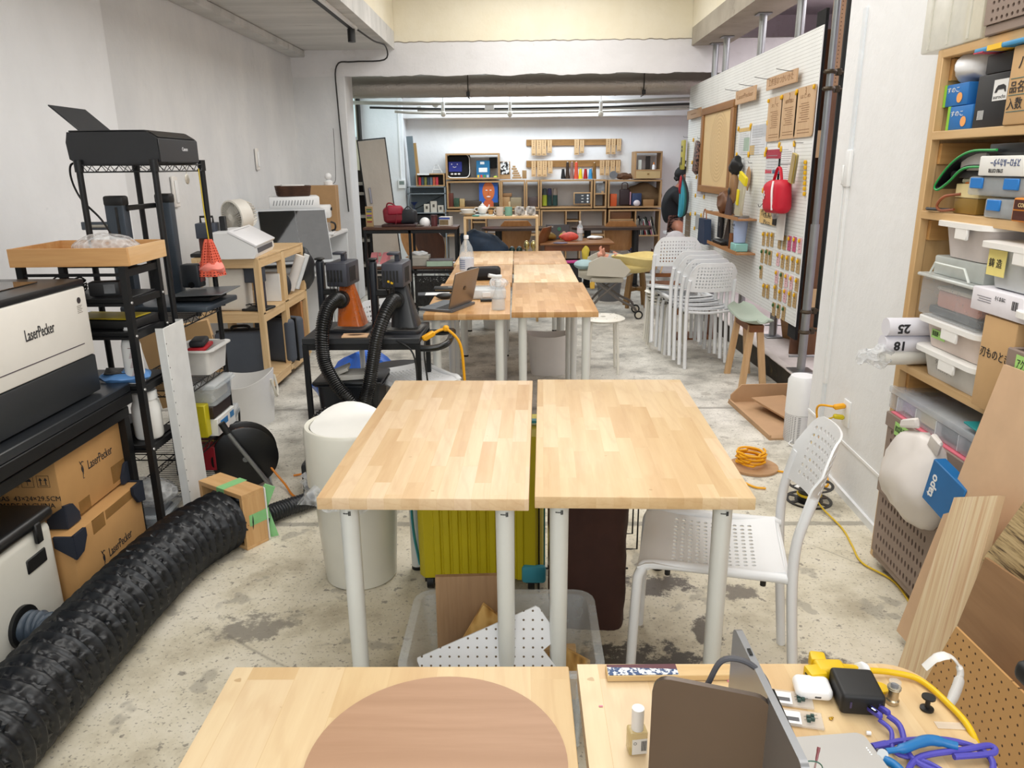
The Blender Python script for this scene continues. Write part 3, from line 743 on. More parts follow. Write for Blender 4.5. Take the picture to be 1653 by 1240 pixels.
# cream fume extractor with black lid and the grey hose
EX = M('#d6d4ca', .35, 0, .02)
T = Thing('fume_extractor', 'cream box with black lid and round hose port beside the lower cardboard box', 'extractor', (-1.79, 2.02, 0))
T.p('base', MB().bb(-.19, -.24, 0, .19, .24, .055, .01, 2), BLK)
T.p('body', MB().bb(-.20, -.26, .055, .20, .26, .42, .03, 4), EX)
T.p('lid', MB().bb(-.21, -.27, .42, .21, .27, .468, .02, 3), M('#131416', .35))
T.p('latch', MB().bb(.20, .155, .375, .216, .185, .445, .004), BLK)
T.p('latch', MB().bb(.195, .10, .295, .204, .20, .345, .005), BLK, label='recessed black handle')
T.p('hose_port', MB().cyl((.195, .03, .155), (.212, .03, .155), .068, n=32), BLK)
def hose(pts, r, n, ring, amp, seed=0, nk=10, crinkle=.0):
    P = spline(pts, 24); L = [0]
    for a, b in zip(P, P[1:]): L.append(L[-1] + (b-a).length)
    tot = L[-1]; steps = int(tot / ring * nk); m = MB(); rings = []; up = None
    j = 0
    for i in range(steps+1):
        s = tot*i/steps
        while j < len(L)-2 and L[j+1] < s: j += 1
        f = (s-L[j])/max(1e-9, L[j+1]-L[j]); p = P[j].lerp(P[j+1], f); ta = (P[j+1]-P[j]).normalized()
        if up is None: up = Vector((0, 0, 1)) if abs(ta.z) < .9 else Vector((1, 0, 0))
        up = (up - ta*up.dot(ta)).normalized(); a = ta.cross(up).normalized()
        ph = (s/ring) % 1.0; prof = abs(2*ph-1)                # 1 at the wire, 0 between
        rr = []
        for k in range(n):
            an = 2*PI*k/n; q = r - amp*(1-prof**3)
            if crinkle: q += crinkle*noise.noise(Vector((math.cos(an)*9, math.sin(an)*9, s*70+seed)))*(1-prof)*1.6 + crinkle*.6*noise.noise(Vector((math.cos(an)*22, math.sin(an)*22, s*150+seed)))*(1-prof)
            rr.append(m.bm.verts.new(p + (a*math.cos(an) + up*math.sin(an))*q))
        rings.append(rr)
    for A, B in zip(rings, rings[1:]): m.bridge(B, A)
    return m
HB = M('#15181d', .38, 0, .1); HG = M('#3b4652', .45, 0, .15)
o = solo('grey_hose', hose([(-1.572, 2.05, .155), (-1.50, 2.04, .15), (-1.46, 1.95, .12), (-1.50, 1.8, .085), (-1.58, 1.60, .08), (-1.68, 1.35, .08), (-1.8, 1.0, .08)], .052, 28, .020, .006, nk=4), HG, 'small blue-grey spiral hose bending out of the cream extractor', 'hose', ang=80)
solo('duct_hose', hose([(-1.215, 2.99, .112), (-1.265, 2.88, .118), (-1.335, 2.62, .134), (-1.365, 2.3, .134), (-1.375, 1.9, .134), (-1.37, 1.5, .134), (-1.36, 1.1, .134), (-1.35, .8, .134)], .131, 84, .052, .017, crinkle=.013), HB, 'thick black crinkled ventilation hose lying along the floor', 'hose', ang=80)
# wooden flange box at the end of the hose, with green tape
T = Thing('hose_flange', 'small pine box frame with green masking tape around the end of the black hose', 'wooden frame', (-1.255, 2.945, 0), -33)
FR = WD('#c99d66', '#dcb582', 'x')
T.p('frame_board', MB().bb(-.145, -.055, .23, .145, .055, .25, .001), FR); T.p('frame_board', MB().bb(-.145, -.055, 0, .145, .055, .014, .001), FR)
T.p('frame_board', MB().bb(-.145, -.055, .014, -.127, .055, .23, .001), WD('#c99d66', '#dcb582', 'z')); T.p('frame_board', MB().bb(.127, -.055, .014, .145, .055, .23, .001), WD('#c99d66', '#dcb582', 'z'))
T.p('flange_plate', MB().bb(-.14, .056, .01, .15, .060, .245), WHT)
GT = GL('#8fcf8c', .5, .85)
T.p('masking_tape', MB().bb(-.02, -.056, .2503, .03, .062, .2508).bb(-.02, -.0562, .225, .03, -.0556, .2508), GT)
T.p('masking_tape', MB().bb(.1453, -.03, .10, .146, .07, .15).bb(.09, .062, .10, .146, .0625, .15), GT)
T.p('masking_tape', MB().box((.13, .075, .20), (.05, .004, .10), .001, rot=(0, 25, 40)).jitter(.006, 30), GT)
T.p('masking_tape', MB().box((.12, .08, .06), (.05, .004, .12), .001, rot=(0, -15, 30)).jitter(.006, 30), GT)
# cable reel with the bent steel handle
T = Thing('cable_reel', 'black cable reel with orange cable and a steel handle standing behind the hose box', 'cable reel', (-1.40, 3.50, .165), 22)
for s, nm in ((-1, 'flange'), (1, 'flange')):
    T.p(nm, MB().lathe([(.03, -.004), (.15, -.004), (.158, 0), (.15, .004), (.03, .004)], 40, mat=Matrix.Rotation(PI/2, 3, 'X'), c=(0, s*.05, 0)), M('#101113', .35))
T.p('drum', MB().cyl((0, -.05, 0), (0, .05, 0), .07, n=28), BLK)
ORG = M('#d98324', .5, 0, .04); ORY = M('#e79a17', .45, 0, .03); YCB = M('#d8b416', .45, 0, .03)
T.p('cable_coil', MB().lathe([(.07, -.042), (.128, -.042), (.128, .042), (.07, .042)], 40, mat=Matrix.Rotation(PI/2, 3, 'X')).add(MB().tube([(.131*math.cos(a), -.036 + .0065*a/(2*PI)*2, .131*math.sin(a)) for a in [2*PI*i/28 for i in range(28*5)]], .0055, 6)), ORG, label='orange cable')
T.p('axle', MB().cyl((0, -.075, 0), (0, .07, 0), .014, n=12), M('#8b8f92', .35, .8))
T.p('handle', MB().tube([(-.085, -.085, .20), (-.06, -.09, .14), (.03, -.09, -.02), (.105, -.09, -.155)], .011, 10, smooth=4), M('#9b9ea0', .35, .8), label='bent steel handle')
T.p('grip', MB().tube([(-.09, -.084, .205), (-.066, -.088, .15)], .017, 10), BLK)
T.p('foot_bar', MB().tube([(.105, -.09, -.158), (.105, .09, -.158)], .008, 8), M('#9b9ea0', .35, .8)); T.p('foot_bar', MB().tube([(-.105, -.09, -.158), (-.105, .09, -.158)], .008, 8), M('#9b9ea0', .35, .8))
T.p('foot_bar', MB().tube([(-.105, .07, -.158), (-.04, .07, 0), (0, .07, 0), (.04, .07, -.0), (.105, .07, -.158)], .008, 8), M('#9b9ea0', .35, .8))
solo('orange_cable', MB().tube([(-1.28, 3.50, .10), (-1.2, 3.45, .03), (-1.1, 3.33, .008), (-.98, 3.42, .008), (-.95, 3.58, .008), (-1.05, 3.66, .008), (-1.2, 3.60, .008)], .0055, 8, smooth=8), ORG, 'loop of orange cable on the floor between the reel and the bin', 'cable')
o = solo('black_ribbed_hose', hose([(-1.16, 3.05, .05), (-1.1, 3.12, .05), (-1.0, 3.22, .05), (-.93, 3.35, .05), (-.9, 3.5, .05)], .042, 20, .014, .005, nk=4), HB, 'short black ribbed hose leading from the hose box towards the bin', 'hose', ang=80)

# ------------------------------------------------------------ narrow black cart rack
T = Thing('cart_rack', 'narrow black steel rack of six levels with the wooden tray on top', 'rack', (-1.71, 2.955, 0))
ZL = (.075, .47, .72, .935, 1.065, 1.18)
for x in (-.19, .20):
    for y in (-.13, .13): T.p('post', MB().bb(x-.012, y-.014, .0, x+.012, y+.014, 1.19), PT)
for z in ZL:
    if z < 1.1: T.p('shelf', MB().bb(-.19, -.125, z-.018, .19, .125, z, .002), PT)
for z in ZL:
    for y in (-.13, .13): T.p('side_rail', MB().bb(-.178, y-.008, z-.028, .188, y+.008, z-.018), PT)
for z in ZL: T.p('end_rail', MB().bb(.188, -.118, z-.032, .208, .118, z-.005), PT)
for z in ZL[:-1]:
    for y in (-.13, .13): T.p('bolt', MB().lathe([(0, .005), (.005, .0035), (.0062, 0)], 12, mat=Matrix.Rotation(PI/2, 3, 'Y'), c=(.213, y, z-.015)), M('#c9c9c6', .3, .8))
T = Thing('wooden_tray', 'shallow pine tray on top of the narrow black rack', 'tray', (-1.71, 2.99, 1.19), 2)
TR = WD('#c48f55', '#d8aa72', 'x', .8)
T.p('tray_base', MB().bb(-.21, -.175, 0, .21, .175, .008), TR)
for y in (-.18, .168): T.p('tray_side', MB().bb(-.222, y, 0, .222, y+.012, .068, .001), TR)
for x in (-.222, .21): T.p('tray_side', MB().bb(x, -.168, 0, x+.012, .168, .068, .001), TR if x < 0 else WD('#dbb07a', '#e8c698', 'y', .8))
solo('film_bundle', MB().ell((0, 0, .03), (.13, .10, .055), 24, 14).jitter(.025, 14, 2), FILM(), 'crumpled clear film bundle lying in the wooden tray', 'film', (-1.66, 3.0, 1.21))
# things on the rack shelves
def lump(name, label, cat, loc, rad, mat, seed=1, amp=.2, sc=20, rz=0, grp=None):
    m = MB().ell((0, 0, rad[2]), rad, 16, 10); mn = min(rad)
    return solo(name, m.jitter(mn*amp, sc, seed), mat, label, cat, loc, rz, grp)
def cablecoil(label, loc, r=.05, seed=0, mat=None, turns=5, th=.0035):
    random.seed(seed); pts = []
    for i in range(turns*10):
        a = 2*PI*i/10; rr = r*(.75 + .3*random.random()); pts.append((rr*math.cos(a), rr*.8*math.sin(a), th + .02*random.random() + .006*i/10))
    return solo('cable_coil', MB().tube(pts, th, 6, smooth=3), mat or BLK, label, 'cable', loc)
cablecoil('tangle of black cables on the second shelf of the cart rack', (-1.82, 2.97, 1.067), .07, 3, turns=7)
T = Thing('power_adapter', 'black power adapter with rating print on the upper shelf of the cart rack', 'adapter', (-1.63, 2.90, 1.066), 14)
T.p('housing', MB().box((0, 0, .03), (.11, .055, .055), .006, seg=2), M('#1e1f22', .5)); T.p('label_print', MB().box((0.02, -.028, .03), (.04, .001, .035)), M('#6b6d70', .6, 0, .4))
T = Thing('yellow_case', 'flat black case with a yellow lid on the cart rack below the adapters', 'case', (-1.67, 2.97, .937), -6)
T.p('body', MB().box((0, 0, .018), (.30, .19, .036), .006, seg=2), BLK); T.p('lid_panel', MB().box((0, 0, .0375), (.26, .15, .003), .001), M('#d7bd12', .5))
T = Thing('spray_bottle', 'tall white plastic bottle with printed label standing on the cart rack', 'bottle', (-1.555, 2.88, .722))
T.p('bottle', MB().lathe([(.0, 0), (.034, 0), (.037, .008), (.036, .15), (.030, .175), (.018, .19), (.017, .195)], 24), WHTM)
T.p('cap', MB().lathe([(.019, .195), (.019, .225), (.0, .227)], 20), WHT)
m = MB()
for k in range(22): m.box((.0366*math.cos(-1.3+.05*(k % 7)), .0366*math.sin(-1.3+.05*(k % 7)), .03+.0055*k), (.012, .004, .0016), rot=(0, 0, math.degrees(-1.3)+90))
T.p('label_print', m, M('#b0808a', .6, 0, .3), kind='stuff')
BAGB = M('#5f8fc9', .35, 0, .15)
T = Thing('plastic_pouch', 'blue and clear plastic pouch with pink spot lying on the cart rack end', 'pouch', (-1.60, 2.89, .722), 10)
T.p('pouch', MB().ell((0, 0, .022), (.10, .075, .026), 20, 10).jitter(.012, 30, 5), BAGB); T.p('flap', MB().box((-.01, -.01, .045), (.12, .07, .006), .002, rot=(6, 4, 10)).jitter(.004, 40), BLKG); T.p('sticker', MB().box((.05, -.03, .047), (.03, .02, .003), .001), M('#e0468a', .5))
T = Thing('bulk_bottle', 'white round canister on the fourth level of the cart rack', 'canister', (-1.56, 2.93, .472))
T.p('body', MB().lathe([(0, 0), (.05, 0), (.056, .01), (.056, .13), (.046, .16), (.046, .165)], 24), WHTM); T.p('lid', MB().lathe([(.05, .165), (.05, .195), (.046, .2), (0, .2)], 24), WHT)
T = Thing('filament_spool', 'black filament spool lying behind the white canister', 'spool', (-1.72, 2.95, .472), 0)
for z in (0, .055): T.p('flange', MB().lathe([(.03, z), (.1, z), (.1, z+.006), (.03, z+.006)], 32), BLK)
T.p('winding', MB().lathe([(.03, .006), (.085, .006), (.085, .055), (.03, .055)], 32), M('#17181a', .6))
T = Thing('clear_case', 'clear plastic case on the bottom level of the cart rack', 'case', (-1.69, 2.955, .076), 4)
tub(T, .32, .21, .06, CLR, taper=.95, r=.02); T.p('contents', MB().box((0, 0, .03), (.28, .17, .04), .01), M('#7f858c', .5))
lump('film_bundle', 'crumpled clear film on the clear case at the bottom of the cart rack', 'film', (-1.62, 2.95, .15), (.13, .09, .06), FILM(), 3)
# white metal panel leaning on the rack end
T = Thing('metal_panel', 'tall white perforated-edge metal panel leaning against the end of the cart rack', 'panel', (-1.44, 3.045, .0), 0, rot=(0, -1, 2))
PW = M('#e3e4e2', .35, .1)
T.p('face', MB().bb(0, -.10, .02, .003, .10, .925, .001), PW); T.p('flange', MB().bb(-.03, -.10, .02, 0, -.0975, .925), PW); T.p('flange', MB().bb(-.03, .0975, .02, 0, .10, .925), PW)
m = MB()
for k in range(17): m.cyl((.0028, -.092, .06+.05*k), (.0034, -.092, .06+.05*k), .003, n=8)
T.p('hole_row', m, INK, kind='stuff')

# ------------------------------------------------------------ black wire rack with the printer
T = Thing('wire_rack', 'tall black wire rack carrying the inkjet printer by the left wall', 'rack', (-1.655, 3.40, 0))
for x in (-.155, .155):
    for y in (-.235, .235):
        T.p('post', MB().cyl((x, y, 0), (x, y, 1.575), .0125, n=12).add(MB().cyl((x, y, 1.53), (x, y, 1.578), .017, n=12)), PT)
def wire_shelf(T, z, w, d, nm='wire_shelf'):
    m = MB()
    for zz in (z, z-.028): m.tube([(-w, -d, zz), (w, -d, zz), (w, d, zz), (-w, d, zz)], .0032, 6, closed=True)
    for s in (-1, 1):
        n = int(2*d/.035)
        m.tube([(s*w, -d + 2*d*i/n, z if i % 2 else z-.028) for i in range(n+1)], .0018, 5)
        n = int(2*w/.035)
        m.tube([(-w + 2*w*i/n, s*d, z if i % 2 else z-.028) for i in range(n+1)], .0018, 5)
    n = int(2*d/.022)
    for i in range(1, n): m.tube([(-w, -d+2*d*i/n, z), (w, -d+2*d*i/n, z)], .0018, 5)
    return T.p(nm, m, PT)
for z in (1.558, .90, .60, .30, .12): wire_shelf(T, z, .16, .24)
T = Thing('inkjet_printer', 'black inkjet printer with its paper tray raised, on the wire rack', 'printer', (-1.66, 3.375, 1.561), 1)
PB = M('#1c1d20', .42, 0, .05)
bd = MB(); bd.prism([(-.19, .02), (-.195, .085), (-.185, .125), (.135, .125), (.165, .108), (.175, .10), (.178, .012), (.165, 0), (-.16, 0)], .40, (0, .20, 0), (1, 0, 0), (0, 0, 1), w=(0, -1, 0))
T.p('body', bd, PB)
T.p('front_panel', MB().bb(.1765, -.198, .006, .180, .195, .098, .002), M('#202226', .35)); T.p('control_strip', MB().box((.156, 0, .1165), (.045, .37, .002), .0005, rot=(0, 32, 0)), BLKG)
T.p('logo', text('Canon', .022, .0005, bold=.0004).xf(facing((.1808, .05, .06), (1, 0, 0))), M('#c9c9cc', .4))
tr_ = MB().box((0, 0, .085), (.006, .28, .17), .002); tr_.xf(Matrix.Translation((-.15, .0, .12)) @ Matrix.Rotation(R_(-48), 4, 'Y'))
T.p('paper_tray', tr_, M('#24262a', .5)); T.p('output_tray', MB().bb(.15, -.13, .004, .179, .13, .006), BLK)
T.p('scanner_lid', MB().bb(-.18, -.198, .1252, .13, .198, .132, .004), M('#191a1d', .3))
solo('printer_cable', MB().tube([(-1.87, 3.3, 1.57), (-1.89, 3.25, 1.56), (-1.88, 3.22, 1.50), (-1.84, 3.20, 1.42), (-1.76, 3.18, 1.34), (-1.72, 3.2, 1.24)], .0045, 6, smooth=6), BLK, 'black power cord hanging down from behind the inkjet printer', 'cord')
T = Thing('medal', 'small round silver disc hanging from the top of the wire rack', 'ornament', (-1.50, 3.46, 1.50))
T.p('disc', MB().ell((0, 0, -.005), (.004, .022, .022), 16, 10), M('#c3bfb2', .3, .6)); T.p('string', MB().cyl((0, 0, .015), (0, 0, .05), .0015, n=5), M('#d8d4c8'))
T = Thing('net_bag', 'orange net bag with pink wrapping hanging on a yellow string from the wire rack', 'bag', (-1.49, 3.58, 1.05))
T.p('string', MB().tube([(0, -.01, .49), (.0, -.004, .3), (.004, 0, .17)], .0028, 6), M('#cbb22c', .6))
m = MB()
def netf(u, v):
    a = 2*PI*u; r = .012 + .048*(1-v)**.8 + .006*math.sin(a*5)
    return Vector((r*math.cos(a), r*math.sin(a), .0 + .17*v))
T.p('net', m.grid(22, 14, netf, lambda i, j: .28 if j < 13 else 0).thick(.0015), M('#d85a40', .6))
T.p('wrapping', MB().ell((0, 0, .035), (.065, .06, .04), 14, 8).jitter(.014, 30), M('#f08a7c', .6, 0, .1))
# desktop engraver on the wire rack shelf
T = Thing('desktop_engraver', 'open-frame grey desktop engraver with twin columns on the wire rack', 'engraver', (-1.66, 3.46, .903), -2)
GR = M('#3f4852', .4, .3)
T.p('base_plate', MB().box((.06, 0, .035), (.40, .34, .026), .008, seg=2), M('#3a434c', .4, .2)); 
T.p('column', MB().box((-.11, -.12, .27), (.085, .05, .45), .006, seg=2), GR); T.p('column', MB().box((-.02, .13, .27), (.07, .05, .45), .006, seg=2), GR)
T.p('column_cap', MB().box((-.11, -.12, .505), (.09, .055, .045), .01, seg=2), BLK); T.p('column_cap', MB().box((-.02, .13, .505), (.075, .055, .045), .01, seg=2), BLK)
T.p('slot', MB().box((-.10, -.1455, .27), (.012, .002, .42)), BLKG); T.p('top_bar', MB().box((-.065, 0, .475), (.02, .25, .022), .003, rot=(0, 0, 0)), BLK)
T.p('laser_head', MB().box((.085, .10, .15), (.09, .07, .11), .01, seg=2), M('#22262b', .4)); T.p('shield', MB().box((.131, .10, .16), (.003, .05, .075), .001), M('#7d3a45', .2))
T.p('dial', MB().cyl((.09, .063, .11), (.09, .058, .11), .014, n=16), BLKG)
T.p('spool_arm', MB().box((-.21, -.13, .40), (.13, .012, .035), .003), M('#4a525c', .3)); T.p('spool_pin', MB().cyl((-.24, -.145, .40), (-.15, -.145, .40), .006, n=8), M('#b9b4aa', .4))
T.p('print_bed', MB().box((.17, .03, .085), (.24, .26, .005), .002, rot=(0, -2, 4)), M('#5b5f62', .35, .5)); T.p('bed_rail', MB().box((.14, .03, .062), (.18, .18, .02), .004), BLK)
for x in (-.1, .2):
    for y in (-.13, .13): T.p('foot', MB().cyl((x, y, 0), (x, y, .024), .012, n=10), BLK)
# smaller storage boxes on the lower levels of the wire rack
T = Thing('storage_tub', 'open white tub with a red and black case in it on the wire rack', 'tub', (-1.555, 3.50, .605)); tub(T, .17, .24, .115, M('#e0deda', .45), taper=.86, r=.02)
solo('zip_case', MB().box((0, 0, .016), (.07, .13, .032), .012, seg=3), M('#222327', .6), 'small black zip case on the red box in the white tub', 'case', (-1.545, 3.47, .735), 12)
solo('red_case', MB().box((0, 0, .012), (.08, .16, .018), .006, seg=2), M('#b9202b', .5), 'flat red case lying in the white tub under the black zip case', 'case', (-1.545, 3.48, .713), 8)
T = Thing('storage_tub', 'clear lidded tub below the open white tub on the wire rack', 'tub', (-1.545, 3.49, .455)); tub(T, .17, .24, .09, CLR, taper=.9, r=.02); T.p('lid', MB().box((0, 0, .10), (.18, .25, .014), .006, seg=2), GL('#e8ecee', .25, .5)); T.p('contents', MB().box((0, 0, .04), (.13, .19, .06), .01), M('#cfc9bd', .6))
solo('storage_box', MB().box((0, 0, .03), (.15, .22, .06), .003), M('#33261f', .5), 'dark brown flat box under the clear lidded tub', 'box', (-1.555, 3.49, .392))
T = Thing('tape_box', 'white box with blue printed labels on the wire rack', 'box', (-1.55, 3.50, .303)); T.p('carton', MB().box((0, 0, .042), (.16, .22, .084), .002), WHTM); T.p('label_print', MB().box((.0805, -.03, .05), (.001, .09, .03)), M('#2a78b8', .5)); T.p('label_print', MB().box((.0805, .07, .055), (.001, .05, .03)), M('#3f7fb4', .5))
solo('storage_box', MB().box((0, 0, .09), (.06, .05, .16), .004), M('#cdbf1d', .5), 'narrow yellow box standing in front of the white label box', 'box', (-1.53, 3.36, .303))
for k, (c, w) in enumerate((('#8d1826', .05), ('#a3232c', .03), ('#c9a94a', .02), ('#6d1520', .02))):
    solo('book', MB().box((0, 0, .06), (.13, w, .12), .002), M(c, .5), ['thick dark red book standing on the lowest level of the wire rack', 'thin bright red book beside the dark red one on the wire rack', 'thin yellow booklet beside the red books on the wire rack', 'narrow maroon book at the end of the red books'][k], 'book', (-1.57, 3.42 + [0, .045, .072, .094][k], .123), 0, 'books on the wire rack')
T = Thing('latch_box', 'clear latching box with grey lid standing on the floor before the cable reel', 'storage box', (-1.69, 3.80, 0), 12)
tub(T, .26, .20, .27, CLR, taper=.92, r=.02); T.p('lid', MB().box((0, 0, .288), (.28, .22, .03), .012, seg=3), GL('#dde3e8', .2, .55)); T.p('latch', MB().box((.12, -.112, .24), (.10, .006, .05), .002), M('#3a3d40', .4)); T.p('latch', MB().tube([(.138, -.08, .20), (.142, -.085, .27), (.142, .085, .27), (.138, .08, .20)], .006, 6), BLK)
T.p('contents', MB().box((0, 0, .09), (.2, .15, .16), .02), M('#9aa1a8', .6)); T.p('label_print', MB().box((.02, -.103, .15), (.07, .001, .07)), M('#55585c', .6, 0, .4))
T = Thing('woven_bin', 'white round tub with rope handles on the floor by the wooden cart', 'basket', (-1.77, 4.50, 0), 10)
BK = M('#e6e5e2', .55, 0, .02, .1, 120)
def bf(u, v):
    a = 2*PI*u; r = .165 + .02*v; return Vector((r*math.cos(a)*1.05, r*math.sin(a), (.30 + .035*math.cos(2*a))*v))
T.p('body', MB().grid(40, 8, bf).add(MB().lathe([(0, .004), (.165, .004)], 40)).thick(-.004), BK)
T.p('rope_handle', MB().tube([(.19, -.055, .28), (.205, -.05, .20), (.208, 0, .155), (.205, .05, .20), (.19, .055, .28)], .008, 8, smooth=5), M('#ddd8ca', .8, 0, .1, .5, 200))
T = Thing('flat_carton', 'flat brown carton standing tilted behind the wire rack', 'box', (-1.80, 3.93, .32), rot=(0, -10, 14)); T.p('carton', MB().box((0, 0, .21), (.36, .05, .42), .002), KRAFT)
T.p('box_print', MB().box((.1805, 0, .25), (.001, .02, .16)), INK)
# ------------------------------------------------------------ pine cart on casters
T = Thing('pine_cart', 'open pine shelf cart on casters carrying the white cutting machine', 'shelf', (-1.985, 5.52, 0), 0)
PV = WD('#d8b684', '#eacfa2', 'z'); PYY = WD('#d6b281', '#e8cb9d', 'y'); PXX = WD('#d6b281', '#e8cb9d', 'x')
W2, D2 = .225, .52
for x in (-W2, W2-.04):
    for y in (-D2, -.04, .0, D2-.04): T.p('post', MB().bb(x, y, .07, x+.04, y+.04, .962, .002), PV)
for z in (.11, .585, .955):
    for y0, y1 in ((-D2, 0), (0, D2)):
        T.p('shelf_board', MB().bb(-W2, y0+.002, z, W2, y1-.002, z+.012, .001), PXX)
        T.p('rail', MB().bb(-W2+.04, y0+.004, z-.055, W2-.04, y0+.03, z), PXX)
        for x in (-W2+.004, W2-.028): T.p('rail', MB().bb(x, y0+.042, z-.055, x+.024, y1-.042, z), PYY)
for x in (-W2+.03, W2-.03):
    for y in (-D2+.04, D2-.04):
        T.p('caster', MB().cyl((x-.012, y, .028), (x+.012, y, .028), .028, n=16).bb(x-.018, y-.018, .04, x+.018, y+.018, .072), M('#5b5b5c', .4, .4))
T = Thing('cutting_machine', 'white desktop cutting machine with sloping lid on the pine cart', 'machine', (-1.93, 5.22, .968), 6)
m = MB(); m.prism([(-.15, 0), (.13, 0), (.145, .03), (.14, .075), (-.02, .165), (-.15, .165)], .56, (0, .28, 0), (1, 0, 0), (0, 0, 1), w=(0, -1, 0))
T.p('body', m, WHT)
m = MB().box((0, 0, 0), (.20, .57, .016), .004, seg=2).xf(Matrix.Translation((.065, 0, .128)) @ Matrix.Rotation(R_(29), 4, 'Y'))
T.p('lid', m, M('#f0f0f2', .3, 0, .01)); T.p('slot', MB().bb(.141, -.22, .03, .146, .22, .062), M('#55555a', .5))
m = MB().box((0, 0, 0), (.002, .42, .001)).xf(Matrix.Translation((.0, 0, .175)) @ Matrix.Rotation(R_(29), 4, 'Y')); T.p('lid_groove', m, M('#8f8f94'))
T = Thing('desk_fan', 'round cream air circulator fan behind the white cutting machine', 'fan', (-2.10, 5.62, .968), -32)
FN = M('#dedad0', .45, 0, .02)
T.p('base', MB().lathe([(0, 0), (.085, 0), (.088, .02), (.05, .045), (.035, .12), (.0, .13)], 24), FN)
hd = Matrix.Translation((0, 0, .235)) @ Matrix.Rotation(R_(96), 4, 'X')
T.p('housing', MB().lathe([(.100, -.055), (.118, -.05), (.122, .05), (.112, .055), (.108, .05), (.108, -.04)], 32, mat=hd.to_3x3(), c=hd.translation), FN)
for k in range(36):
    a = 2*PI*k/36; m = MB()
    m.tube([hd @ Vector((.02*math.cos(a), .02*math.sin(a), .06)), hd @ Vector((.07*math.cos(a+.15), .07*math.sin(a+.15), .062)), hd @ Vector((.112*math.cos(a+.3), .112*math.sin(a+.3), .05))], .0018, 4)
    T.p('grille_rib', m, FN)
for k in range(24):
    a = 2*PI*k/24; T.p('rear_rib', MB().tube([hd @ Vector((.112*math.cos(a), .112*math.sin(a), -.05)), hd @ Vector((.085*math.cos(a), .085*math.sin(a), -.11)), hd @ Vector((.02*math.cos(a), .02*math.sin(a), -.13))], .003, 4), FN)
T.p('hub', MB().lathe([(0, .066), (.022, .064), (.024, .055)], 20, mat=hd.to_3x3(), c=hd.translation), FN)
for k in range(5):
    a = 2*PI*k/5; m = MB().grid(4, 3, lambda u, v: hd @ Vector(((.02+.08*u)*math.cos(a+.6*(v-.5)), (.02+.08*u)*math.sin(a+.6*(v-.5)), .03*(v-.5))))
    T.p('blade', m.thick(.002), M('#cfcbc2', .5))
T = Thing('black_engraver', 'small black handled engraver head behind the net bag on the pine cart', 'engraver', (-2.14, 5.16, .968), 10)
T.p('body', MB().box((0, 0, .17), (.13, .14, .10), .006, seg=2), M('#3d4350', .45)); T.p('handle', MB().tube([(-.04, 0, .22), (-.04, 0, .26), (.04, 0, .26), (.04, 0, .22)], .008, 8), BLK); T.p('column', MB().box((.10, .02, .13), (.04, .05, .26), .004), BLK); T.p('base', MB().box((.02, 0, .012), (.26, .2, .024), .004), BLK); T.p('stand', MB().box((-.03, 0, .07), (.06, .06, .1), .004), M('#5a2f28', .5))
# on the middle shelf
T = Thing('white_bag', 'crumpled white paper sack on the middle shelf of the pine cart', 'bag', (-2.03, 5.17, .598), 5); T.p('paper', MB().box((0, 0, .145), (.24, .2, .29), .02, seg=3).jitter(.012, 12), M('#dad5cb', .8, 0, .03, .4, 14))
T = Thing('galvo_engraver', 'dark grey bench engraver on the middle shelf of the pine cart', 'engraver', (-1.84, 5.14, .598), -8)
T.p('base', MB().box((0, 0, .008), (.17, .17, .016), .004), BLK); T.p('column', MB().box((.02, 0, .14), (.06, .06, .26), .005, seg=2), M('#3a3640', .45)); T.p('head', MB().box((-.02, -.01, .245), (.16, .085, .11), .008, seg=2), M('#3a3f4a', .45)); T.p('handle', MB().tube([(-.07, 0, .30), (-.07, 0, .33), (.02, 0, .33), (.02, 0, .30)], .007, 8), M('#4a4f5a', .4))
T.p('cable', MB().tube([(.03, -.03, .05), (-.06, -.06, .04), (-.12, -.02, .01), (-.1, .02, .04), (-.02, -.04, .03), (.06, -.05, .02)], .004, 6, smooth=6), BLK)
T = Thing('white_carton', 'white upright carton on the middle shelf of the pine cart', 'box', (-1.86, 5.52, .598), 6); T.p('carton', MB().box((0, 0, .10), (.14, .12, .20), .002), WHTM); T.p('flap', MB().box((0, 0, .201), (.142, .122, .002)), M('#c9c6c2', .7))
lump('headphone_case', 'small black rounded case beside the white upright carton', 'case', (-1.82, 5.68, .598), (.05, .05, .085), M('#2a2c33', .6), 2, .02)
for k, (y, lab) in enumerate(((5.14, 'grey hard carrying case on the bottom shelf of the cart, nearer one'), (5.62, 'grey hard carrying case on the bottom shelf of the cart, behind the cart post'))):
    T = Thing('carrying_case', lab, 'case', ([-1.985, -1.87][k], y, .123), [10, -22][k], 'grey hard carrying cases')
    CS = M('#4a505a', .75, 0, .06, .15, 200)
    T.p('shell', MB().box((0, -.052, .165), (.33, .095, .33), .032, seg=4), CS); T.p('shell', MB().box((0, .052, .165), (.33, .095, .33), .032, seg=4), CS)
    T.p('zip', MB().box((0, 0, .165), (.335, .012, .335), .005), BLK); T.p('handle', MB().tube([(-.06, 0, .32), (-.05, 0, .355), (.05, 0, .355), (.06, 0, .32)], .010, 8, smooth=4), BLK)
T = Thing('plywood_offcut', 'brown plywood panel standing in the far half of the pine cart', 'board', (-1.88, 5.90, .123), -10); T.p('sheet', MB().box((0, 0, .20), (.24, .03, .40), .002), WD('#9c6b3e', '#b98552', 'z'))
